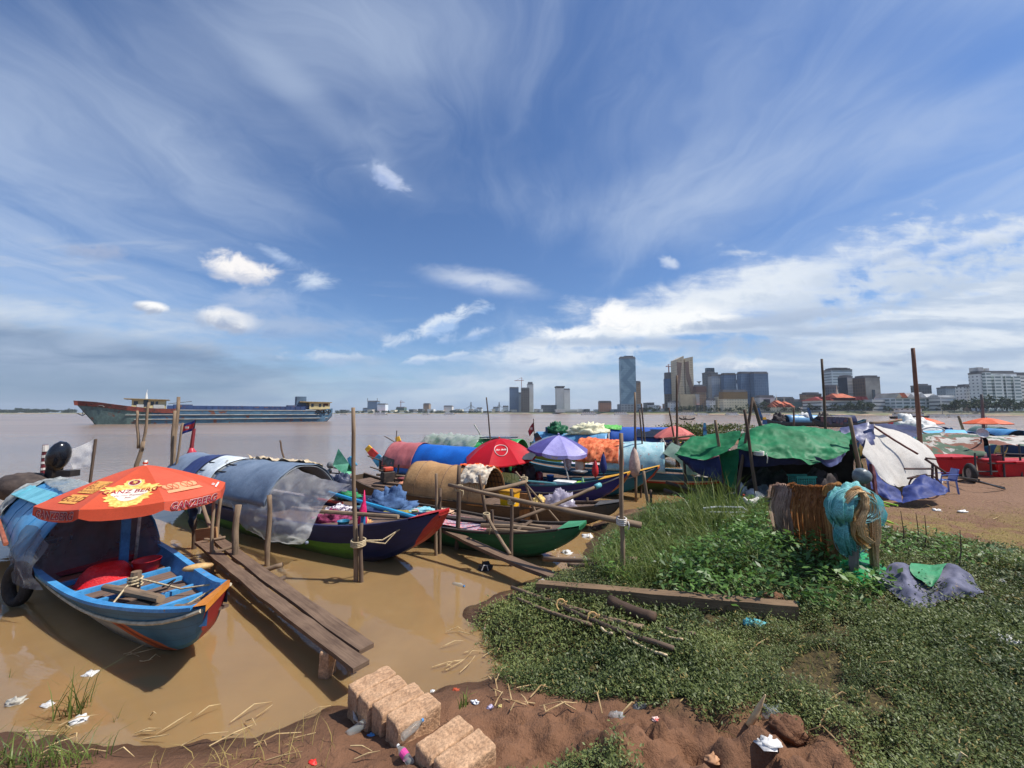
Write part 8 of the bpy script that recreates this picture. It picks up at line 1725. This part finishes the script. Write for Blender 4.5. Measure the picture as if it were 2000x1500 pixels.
def lump(c,r,seed,n=26,m=18,amp=.16):
 mb=MB();vs=[]
 for j in range(m+1):
  ph=math.pi*j/m-math.pi/2
  for k in range(n):
   a=2*math.pi*k/n;q=Vector((math.cos(a)*math.cos(ph),math.sin(a)*math.cos(ph),math.sin(ph)));e=1+amp*mnoise.fractal(q*1.8+Vector((seed,0,seed)),.8,2,4)+.05*math.sin(q.x*14+q.z*5+seed);vs.append(Vector(c)+Vector((q.x*r[0],q.y*r[1],q.z*r[2]))*e)
 mb.add(vs,[(j*n+k,j*n+(k+1)%n,(j+1)*n+(k+1)%n,(j+1)*n+k)for j in range(m)for k in range(n)]);return mb
lump(W(1655,985,4.55),(.24,.14,.20),1,amp=.07).build('core',TN,t_,True)
for nm,rws,sd_ in(('upper_hank',[[W(1626,958,4.6),W(1655,940,4.55),W(1694,952,4.6)],[W(1610,985,4.5),W(1655,968,4.30),W(1712,982,4.45)],[W(1612,1012,4.45),W(1652,1005,4.24),W(1704,1012,4.4)],[W(1630,1030,4.5),W(1655,1032,4.34),W(1690,1030,4.45)]],1),('lower_hank',[[W(1630,1012,4.45),W(1655,1008,4.32),W(1688,1012,4.42)],[W(1628,1045,4.42),W(1655,1048,4.28),W(1690,1045,4.4)],[W(1638,1072,4.45),W(1660,1080,4.34),W(1682,1072,4.42)],[W(1646,1082,4.5),W(1662,1088,4.45),W(1676,1082,4.5)]],3)):
 mb=patch(rws,80,30,.02,4.0,sd_);fold(mb,sd_,amp=.022,rag=.05);mb.build(nm,TN,t_,True)
lump(W(1700,1000,4.6),(.13,.15,.20),9).build('side_hank',sheet_mat('net_teal_thin',(84,178,190),.6,.8,.3,9),t_,True)
mb=MB();g=random.Random(4)
for k in range(70):
 c=W(1655+g.uniform(-8,10),985 if k%2 else 1040,4.46);rx,rz=((.29,.225)if k%2 else(.165,.255));a0,f=g.uniform(0,6),g.uniform(.35,1.0);a1=a0+g.uniform(1,3.5);yy=-.20*math.sqrt(max(0,1-f*f))-.02 if k%2 else-.13*math.sqrt(max(0,1-f*f))-.02
 mb.tube([c+Vector((rx*f*math.cos(a0+(a1-a0)*i/10),yy+.004*math.sin(i),rz*f*math.sin(a0+(a1-a0)*i/10)))for i in range(11)],g.uniform(.0014,.003),4,caps=False)
mb.build('net_strands',M('net_teal_pale',(168,220,222),(110,186,192),nscale=9),t_,True)
strands('net_rope_hank','straw coloured net hank draped over the fork of the post',[[W(1632,990,4.34),W(1645,985,4.3)],[W(1655,962,4.30),W(1668,962,4.28)],[W(1672,956,4.3),W(1684,962,4.28)],[W(1678,990,4.28),W(1690,985,4.26)],[W(1660,1030,4.26),W(1678,1034,4.26)],[W(1690,1060,4.3),W(1700,1056,4.3)]],M('net_straw',(216,182,136),(182,146,102),rough=.9,nscale=9,fscale=90,fine=.3),40,.005,11)
strands('net_rope_hank','thin straw coloured tail hanging right of the teal bundle',[[W(1688,962,4.36),W(1697,964,4.36)],[W(1694,990,4.36),W(1708,990,4.36)],[W(1697,1040,4.36),W(1713,1042,4.36)],[W(1700,1062,4.36),W(1708,1062,4.36)],[W(1704,1095,4.36),W(1707,1096,4.36)],[W(1707,1115,4.36),W(1709,1116,4.36)]],MATS['net_straw'],40,.005,13)
t_=thing('buoy_pot','round grey pot stuck on a stake behind the teal net bundle','pot',W(1684,930,4.9));lump(W(1683,930,4.9),(.095,.095,.10),2,20,14,.05).build('pot_body',M('pot_grey',(112,124,128),(86,96,102),rough=.35,nscale=5,bump=.3,bscale=20),t_,True);MB().tube([W(1686,948,4.9),W(1690,1000,4.9)],.02,6).build('stake',POLED,t_)
rows=[[gp(1642,1112,.12),gp(1668,1104,.14),gp(1708,1106,.13),gp(1733,1118,.05)],[gp(1640,1128,.05),gp(1670,1124,.16),gp(1705,1126,.12),gp(1738,1132,.04)],[gp(1645,1146,.03),gp(1680,1150,.05),gp(1705,1148,.06),gp(1730,1142,.03)]]
tag(patch(rows,30,22,.03,5,2).build('tarp',M('tarp_brightgreen',(44,160,96),(30,130,74),rough=.35,nscale=4,trans=.1),None,True),'bright green plastic sheet at the foot of the net post','tarp')
rows=[[gp(1705,1142,.06),gp(1755,1132,.16),gp(1800,1132,.12),gp(1870,1130,.16),gp(1925,1163,.05)],[gp(1728,1158,.06),gp(1768,1150,.17),gp(1808,1155,.07),gp(1868,1150,.16),gp(1926,1168,.06)],[gp(1752,1176,.05),gp(1775,1170,.12),gp(1815,1174,.05),gp(1862,1168,.12),gp(1918,1174,.08)],[gp(1770,1188,.04),gp(1792,1197,.04),gp(1818,1196,.06),gp(1850,1184,.05),gp(1905,1178,.07)]]
tag(patch(rows,50,34,.035,4,5).build('tarp',M('tarp_slateground',(104,104,124),(78,80,100),rough=.75,nscale=4,wear=(146,128,110),wear_amt=.10),None,True),'slate grey tarp thrown down on the grass','tarp')
rows=[[gp(1782,1130,.17),gp(1815,1133,.16),gp(1852,1131,.18)],[gp(1780,1144,.17),gp(1812,1152,.12),gp(1846,1144,.17)],[gp(1800,1160,.13),gp(1818,1166,.10),gp(1830,1158,.12)]]
tag(patch(rows,24,18,.02,6,7).build('tarp',M('tarp_midgreen',(64,142,94),(48,118,76),rough=.5,nscale=4),None,True),'green corner folded over the slate grey tarp','tarp')
k=0
for a,b,r,mt,lb in(((999,1162),(1254,1246),.022,BAMB,'longest bamboo pole lying on the grass'),((1011,1185),(1155,1239),.018,BAMB,'bamboo pole lying left of the tied bundle'),((1098,1203),(1316,1289),.022,POLED,'dark pole lying through the tied bundle'),((1222,1265),(1304,1303),.012,M('peeled',(214,196,160),(180,150,112),nscale=14),'peeled pale stick at the lower end of the bundle'),((1287,1254),(1334,1270),.010,MATS['peeled'],'short peeled stick right of the bundle'),((1158,1221),(1258,1243),.018,BAMB,'upper pole of the tied bundle'),((1302,1247),(1358,1258),.014,BAMB,'thin dry stalk right of the bundle'),((1174,1245),(1197,1257),.012,MATS['peeled'],'stub of peeled stick in the middle of the bundle'),((1062,1108),(1245,1106),.036,BAMB,'thick bamboo lying at the edge of the tall grass'),((1110,1116),(1180,1112),.028,BAMB,'shorter bamboo lying beside the thick one'),((1190,1200),(1280,1226),.055,wood('log_dark',(96,76,62),(58,46,40)),'dark log lying in the grass below the heavy timber')):
 p,q=gp(*a,.09+(r if r>.03 else 0)),gp(*b,.09);rail(p,q,r,lb,mt,name='stick_log' if r>.05 else 'bamboo_pole' if mt is BAMB else 'stick',cat='log' if r>.05 else 'stick' if r<.015 else 'pole')
for a,lb in(((1096,1200),'straw tie round the upper part of the bamboo bundle'),((1158,1228),'straw tie round the lower part of the bamboo bundle')):
 c=gp(*a,.10);mb=MB();mb.tube([c+Vector((.05*math.cos(q),.02*math.sin(q),.05*math.sin(q)))for q in[.6*i for i in range(11)]],.010,5);mb.beam(c,c+Vector((.06,-.03,.05)),.03,.008);tag(mb.build('straw_tie',M('straw',(206,172,116),(176,140,92),nscale=14)),lb,'tie')
def instance_leaves(name,label,X,Y,H,size,asp,up,mat,seed,spread=1.0):
 g=np.random.default_rng(seed);n=len(X);Z=hf(X,Y)+H;C=np.stack([X,Y,Z],1);a=g.uniform(0,6.283,n);e=g.normal(up,.35,n);U=np.stack([np.cos(a)*np.cos(e),np.sin(a)*np.cos(e),np.sin(e)],1);Wd=unit(np.cross(U,np.stack([g.normal(0,.35,n),g.normal(0,.35,n),np.ones(n)],1)))
 s=size*g.uniform(.55,1.35,n);V,F,T=leaf_quads(C,U,Wd,s,s*asp*g.uniform(.7,1.2,n),np.clip(.5+.9*vnoise(X*1.7,Y*1.7,seed)+.2*g.normal(size=n),0,1));o=np_mesh(name,V,F,mat,T);o['kind']='stuff';o['label']=label;o['category']='plants';return o
def scatter(poly,n,seed,x0,x1,y0,y1):
 g=np.random.default_rng(seed);X=g.uniform(x0,x1,n);Y=g.uniform(y0,y1,n);k=poly(X,Y)>g.uniform(0.15,.85,n);return X[k],Y[k]
CREEP=leaf_mat('leaf_creeper',(54,70,35),(126,136,77),.25,.5);GRASS=leaf_mat('leaf_grass',(58,80,32),(132,144,72),.35,.45);WEED=leaf_mat('leaf_weed',(46,76,32),(106,142,64),.3,.45);DRYG=leaf_mat('leaf_dry',(128,112,62),(176,154,96),.2,.8)
for k,(n,y0,y1,x1,sz)in enumerate(((240000,1.9,3.6,5.2,.022),(190000,3.6,6.2,9,.028))):
 X,Y=scatter(greenness,n,5+k,-.6,x1,y0,y1);kp=(vnoise(X*2.6,Y*2.6,71)+.6*vnoise(X*7,Y*7,72))>-.42;X,Y=X[kp],Y[kp];H=np.abs(np.random.default_rng(9+k).normal(.02,.035,len(X)))*(1+1.2*vnoise(X*3,Y*3,3));instance_leaves('ground_cover',['dense low green creeper covering the near bank','dense low green creeper farther up the bank'][k],X,Y,np.clip(H,0,.14),sz*np.clip(1+1.1*vnoise(X*.9,Y*.9,74),.6,1.7),.45,.45,CREEP,20+k)
def inpoly(pts,z=.4,soft=.25):
 q=poly_xy(pts,z);return lambda X,Y:np.clip(.5+(sdist(X,Y,q)+.22*fbm(X*2,Y*2,3,5))/soft,0,1)
def blades(name,label,X,Y,ln,wd,mat,seed,lean=.5,cat='grass'):
 g=np.random.default_rng(seed);n=len(X);Z=hf(X,Y)-.02;a=g.uniform(0,6.283,n);L=ln*g.uniform(.45,1.25,n);l=np.abs(g.normal(lean,.25,n));D=np.stack([np.cos(a),np.sin(a),0*a],1);S=np.stack([-np.sin(a),np.cos(a),0*a],1);S=unit(S+.5*g.normal(size=(n,3))*[1,1,.2]);pts=[]
 for t in(0,.35,.7,1.0):
  c=np.stack([X,Y,Z],1)+D*(L*l*t*t)[:,None]+np.array([0,0,1])*(L*(t-.35*l*t*t*t))[:,None];w=(wd*g.uniform(.7,1.3,n)*(1-t)**.6+.0006)[:,None];pts+=[c-S*w/2,c+S*w/2]
 V=np.stack(pts,1).reshape(-1,3);i=np.arange(n)[:,None]*8;F=np.concatenate([i+np.array([q,q+1,q+3,q+2])for q in(0,2,4)],0);o=np_mesh(name,V,F,mat,np.repeat(np.clip(.5+.25*g.normal(size=n),0,1),8));o['kind']='stuff';o['label']=label;o['category']=cat;return o
tall=inpoly([(1148,1085),(1165,1035),(1225,1012),(1300,985),(1380,972),(1430,975),(1480,985),(1500,1030),(1520,1110),(1420,1150),(1280,1140),(1190,1130)],.45)
X,Y=scatter(tall,34000,31,0,5,4.6,10.5);kk=vnoise(X*2.2,Y*2.2,4)>-.12;X,Y=X[kk],Y[kk];blades('tall_grass','tall bright green grass at the water edge before the shelter',X,Y,.33,.011,GRASS,32,.75)
X,Y=scatter(tall,26000,51,0,5,4.6,10.5);instance_leaves('weeds','small leaved weeds mixed into the tall grass',X,Y,np.random.default_rng(6).uniform(.02,.26,len(X))*np.clip(.7+1.2*vnoise(X*2,Y*2,8),.1,1.1),.06,.40,.3,WEED,52)
X,Y=scatter(inpoly([(1330,1045),(1350,985),(1400,975),(1440,990),(1450,1040),(1400,1080)],.45),1500,33,1.5,5,5,9);blades('tall_grass','tallest grass clump left of the shelter floor',X,Y,.78,.013,GRASS,34,.45)
X,Y=scatter(inpoly([(1290,1150),(1330,1090),(1420,1050),(1500,1030),(1560,1060),(1640,1100),(1650,1130),(1720,1140),(1770,1185),(1640,1225),(1580,1215),(1540,1190),(1420,1178)],.5),15000,35,.8,5.5,3.6,7);H=np.random.default_rng(3).uniform(.02,.40,len(X))*np.clip(.75+1.2*vnoise(X*1.6,Y*1.6,8),.15,1.1)
instance_leaves('weeds','broad leaved dark green weeds under the hanging nets',X,Y,H,.085,.42,.15,WEED,36)
X,Y=scatter(inpoly([(1690,1100),(1740,1062),(1810,1068),(1900,1100),(1990,1130),(1900,1140),(1800,1130),(1740,1125)],.5),6500,37,3,8,4,7);instance_leaves('weeds','broad leaved weeds above the slate grey tarp',X,Y,np.random.default_rng(4).uniform(.02,.2,len(X)),.06,.5,.2,WEED,38)
X,Y=scatter(inpoly([(1720,1010),(1790,985),(2100,1010),(2200,1100),(2000,1130),(1830,1080),(1740,1070)],.55),15000,39,4,12,4.5,9.5);blades('dry_grass','short dry olive grass on the dirt right of the net post',X,Y,.07,.006,DRYG,40,.9)
X,Y=scatter(inpoly([(-60,1560),(-60,1420),(20,1410),(70,1440),(110,1420),(140,1460),(190,1470),(150,1520)],.15),5200,41,-5,-1.6,1.8,3.6);blades('grass_tuft','grass tufts in the near left corner',X,Y,.22,.008,GRASS,42,.7)
X,Y=scatter(inpoly([(300,1500),(430,1462),(560,1452),(640,1480),(620,1540),(300,1560)],.15,.5),900,43,-3,-.5,1.7,3);blades('dry_grass','sparse dry grass along the muddy water edge',X,Y,.16,.005,DRYG,44,.9)
X,Y=scatter(greenness,9000,47,-.6,7,1.9,6);instance_leaves('fallen_leaves','dry fallen leaves and straw bits lying in the creeper',X,Y,np.full(len(X),.05),.035,.22,.15,DRYG,48)
X,Y=scatter(greenness,5200,45,-.4,6,2.0,5.5);blades('grass_sprigs','thin grass sprigs standing out of the creeper',X,Y,.13,.005,GRASS,46,.7)
for k,(px,py,n,ln,lb)in enumerate(((140,1395,34,.42,'tall reed clump standing in the water at the left'),(-5,1330,30,.30,'yellow green reed clump at the left edge'),(232,1405,5,.18,'single green sprout in the shallow water'),(1010,1245,16,.22,'sprigs standing in the water off the creeper'),(867,1440,18,.10,'grass tuft growing at the end of the fifth stone'))):
 q=P(px,py,0);g=np.random.default_rng(60+k);s=.05 if k<2 else .02 if k!=3 else .2;o=blades('reed_clump',lb,q.x+g.normal(0,s,n),q.y+g.normal(0,s,n),ln,.010,GRASS,61+k,.35,'reeds');o['kind']='thing'
 if k==4:o.location=gp(867,1440)-q+Vector((.12,.12,.30-gz(q.x,q.y)-.35+gp(867,1440).z*0))+Vector((0,0,.18))
c=(SPIT[0],SPIT[1],.5);crown('spit_bushes',None,(c[0]+1,c[1],.40),(7.0,2.2,.95),16000,.17,leaf_mat('leaf_bush',(66,84,40),(124,124,70),.25),26,5);o=bpy.data.objects['spit_bushes'];tag(o,'olive bushes covering the low spit beyond the floral canopy','bushes',None,'stuff')
for k,(px,b0,t0)in enumerate(((1765,1075,998),(1792,1072,1002),(1806,1078,1006),(1872,1118,1035))):c=gp(px,b0);a=W(px-6+3*k,t0,c.y);tag(MB().tube([c,c.lerp(a,.5)+Vector((.02,0,0)),a],[.008,.006,.003],5).build('bare_weed',POLED),['leftmost bare weed stem above the slate tarp','second bare weed stem above the slate tarp','third bare weed stem above the slate tarp','bare weed stem alone at the right above the slate tarp'][k],'stem')
LW,LG,LB_=M('litter_white',(226,224,220),(190,188,186),nscale=20,rough=.5),sheet_mat('litter_clear',(214,220,222),.55,.15,.2,14),M('litter_blue',(90,150,200),(60,110,170),nscale=20)
def crumple(px,py,r,mat,label,cat='litter',dz=0.0,name='plastic_scrap'):
 q=gp(px,py)+Vector((0,0,dz));heap(q,(r,r*.7,r*.45),mat,label,cat,name,int(px+py)%97,14,6,.6)
for a in((92,1378,.045,LW,'white scrap floating at the left among the reeds'),(178,1316,.055,LW,'torn white packet floating in front of the blue bow'),(155,1407,.06,LW,'white foam leaf shape in the shallow water at the left'),(30,1372,.07,M('litter_grey',(190,184,170),(150,146,136),nscale=30),'flat striped wrapper at the left edge'),(948,1229,.035,LW,'white card at the edge of the creeper'),(1077,1072,.10,M('foam_cream',(226,214,186),nscale=9),'cream foam lump under the green bow'),(1108,1080,.09,LW,'white foam pieces right of the cream lump'),(1120,1098,.12,LG,'clear plastic tangled at the grass edge'),(1148,1048,.10,LW,'white dish floating beside the green bow'),(944,1107,.07,M('litter_navywhite',(206,206,220),(60,70,130),nscale=40,contrast=(.48,.52)),'navy striped scrap floating by the gangplank'),(1057,1135,.05,LW,'pale scraps where the gangplank meets the grass'),(703,1396,.035,LW,'small white and green cup left of the steps'),(725,1437,.03,LB_,'blue scrap beside the clear bottle'),(927,1373,.035,M('litter_bw',(230,232,236),(50,60,90),nscale=60,contrast=(.5,.53)),'white and dark crumpled wrapper right of the steps'),(958,1382,.03,M('litter_lilac',(216,206,236)),'lilac strip on the mud'),(978,1380,.025,M('litter_yellow',(206,186,120)),'small yellow carton on the mud'),(890,1348,.03,M('litter_orange',(214,96,62)),'orange wrapper in the shallow water'),(1203,1398,.05,LG,'crumpled clear wrapper on the brown mud'),(1282,1406,.03,M('litter_redwhite',(226,190,180),(206,60,50),nscale=30,contrast=(.5,.53)),'red and white tube on the mud'),(1130,1352,.06,LG,'clear cup among the straw'),(1252,1382,.06,LG,'clear film at the edge of the creeper'),(1515,1398,.08,LG,'clear bag with blue print by the pale stick'),(1500,1452,.07,LW,'dirty white plastic strip in the mud gully'),(1968,1255,.11,LW,'white plastic bag on the grass at the right edge'),(1958,1093,.07,M('litter_bluegrey',(190,204,220),(110,130,160),nscale=24),'blue grey wrapper on the dry grass at the right'),(1950,1136,.06,LW,'white scraps on the grass above the slate tarp'),(1830,998,.08,LW,'white scrap on the dirt track'),(1880,1000,.08,LW,'pale scrap right of the white one on the dirt track'),(1475,1219,.09,M('litter_teal',(90,170,176),(60,130,140),nscale=9),'teal cloth scrap below the heavy timber'),(1555,1180,.05,MATS['litter_teal'],'teal scrap at the end of the heavy timber'),(1718,1032,.12,LG,'white plastic bag on the dirt below the lime chair'),(1385,1035,.06,LW,'white scrap in the tall grass'),(1300,1050,.06,LW,'white scrap left of the tallest grass clump'),(845,1350,.02,LW,'bit of white foam on the mud by the third stone'),(1395,1484,.05,M('litter_cream',(200,150,110)),'faded wrapper at the bottom edge'),(610,1490,.03,M('litter_red',(214,50,44)),'red cap on the mud at the bottom edge')):crumple(*a)
def bottle(px,py,L,rz,mat,label,cap_=None,dz=.03):
 q=gp(px,py)+Vector((0,0,dz));t=thing('bottle',label,'bottle',q);T=Matrix.Translation(q)@Matrix.Rotation(rz,4,'Z')@Matrix.Rotation(R_(82),4,'Y');r=L*.16;MB(T).lathe([(.001,-L*.5),(r*.9,-L*.5),(r,-L*.42),(r*.93,-L*.2),(r,-L*.1),(r,L*.2),(r*.5,L*.36),(r*.36,L*.42),(r*.36,L*.5),(.001,L*.5)],14).build('bottle_body',mat,t,True);MB(T).lathe([(r*.42,L*.46),(r*.42,L*.54),(.001,L*.54)],10).build('cap',cap_ or LB_,t);return t,T,r,L
BCL=sheet_mat('bottle_clear',(206,212,210),.5,.12,.1,8)
bottle(702,1428,.18,.75,BCL,'clear plastic bottle lying left of the steps');bottle(805,1448,.16,.8,BCL,'clear bottle wedged between the fourth and fifth stones',dz=.08);bottle(896,1143,.20,-.6,BCL,'clear bottle with a blue label floating off the creeper',dz=.0)
t,T,r,L=bottle(790,1484,.15,2.4,BCL,'clear bottle with a pink label below the fifth stone',LW);MB(T).lathe([(r*1.02,-L*.15),(r*1.02,L*.15)],14).build('pink_label',M('label_pink',(214,76,150)),t)
q=P(948,1112,0);t=thing('black_bag','black rubbish bag with white drawstrings floating by the gangplank','bag',q);heap(q,(.11,.09,.10),BLKM,None,None,'bag',5).parent=t;bpy.data.objects['bag'].location=(0,0,0)
adopt(next(c for c in t.children),t);MB(Matrix.Translation(q)).tube([(-.05,-.09,.02),(-.02,-.08,.09),(.03,-.08,.09),(.05,-.09,.02)],.008,5).build('drawstring',LETW,t)
rows=[[gp(688,1415,.10),gp(706,1412,.02),gp(728,1398,.09)],[gp(690,1422,.06),gp(712,1422,.015),gp(734,1404,.05)],[gp(696,1432,.08),gp(714,1430,.06),gp(736,1412,.07)]];tag(patch(rows,12,10,.004,8).build('foam_tray',LW,None,True),'white foam food tray left of the steps','tray')
for k,(px,py,r)in enumerate(((1540,1432,.085),(1408,1170,.07),(1515,1180,.09))):tag(lump(gp(px,py,r*.3),(r*1.2,r,r*.8),k*3.3,amp=.3).build('earth_clod',M('clod',(124,88,64),(96,66,48),rough=.95,nscale=9,bump=.8,bscale=30),None,True),['big earth clod at the edge of the creeper','small earth clod left of the teal scrap','earth clod at the end of the heavy timber'][k],'clod')
STR=M('dry_stalk',(200,174,128),(150,120,82),nscale=10,rough=.8);pk=M('stick_bleached',(226,200,156),(196,166,122),nscale=9)
c=gp(1462,1418);tag(MB().tube([c,W(1476,1395,c.y),W(1484,1378,c.y),W(1495,1357,c.y-.05)],[.02,.018,.014,.004],7).build('bleached_stick',pk,None,True),'bleached pale stick standing in the mud edge of the creeper','stick')
c=gp(1865,1500);tag(MB().tube([c,W(1878,1470,c.y),W(1890,1478,c.y-.05)],[.006,.006,.003],5).build('bleached_stick',pk),'white split reed at the bottom right','stick')
g=random.Random(12);spots=[(g.uniform(40,700),g.uniform(1400,1495))for _ in range(30)]+[(g.uniform(960,1180),g.uniform(1310,1400))for _ in range(22)]+[(g.uniform(820,1000),g.uniform(1210,1320))for _ in range(14)]+[(g.uniform(1200,1950),g.uniform(1180,1490))for _ in range(18)]+[(g.uniform(1780,1990),g.uniform(950,1050))for _ in range(14)]+[(g.uniform(230,300),g.uniform(1265,1300))for _ in range(5)]+[(g.uniform(1120,1260),g.uniform(1030,1070))for _ in range(10)]
for px,py in spots:
 q=gp(px,py,.02);L=g.uniform(.06,.30);a=g.uniform(-.7,1.0)if px<900 else g.uniform(0,3.1);d=Vector((math.cos(a),math.sin(a),0));m_=q+d*L*.5+Vector((g.uniform(-.03,.03),0,g.uniform(0,.05)));e=q+d*L;e.z=max(gz(e.x,e.y),0)+g.uniform(.0,.06)
 tag(MB().tube([q,q.lerp(m_,.6),m_,e],[.004,.005,.004,.002],5).build('dry_stalk',STR),'thin dry stalk lying among the litter on the bank','stalk','dry stalks strewn over the bank')
# ---------------------------------------------------------------- the air
def build_haze():
 m=bpy.data.materials.new('thin_river_haze');m.use_nodes=True;t=m.node_tree;t.nodes.clear();N=NT(t);out=N.n('ShaderNodeOutputMaterial');v=N.n('ShaderNodeVolumePrincipled')
 v.inputs['Color'].default_value=(.72,.80,.92,1);v.inputs['Density'].default_value=HAZE;v.inputs['Anisotropy'].default_value=0.0;t.links.new(v.outputs[0],out.inputs['Volume'])
 o=MB().box((0,1500,53),(13000,9200,122)).build('haze',m);kind(o,'stuff')
HAZE=0.00013
if HAZE:build_haze()
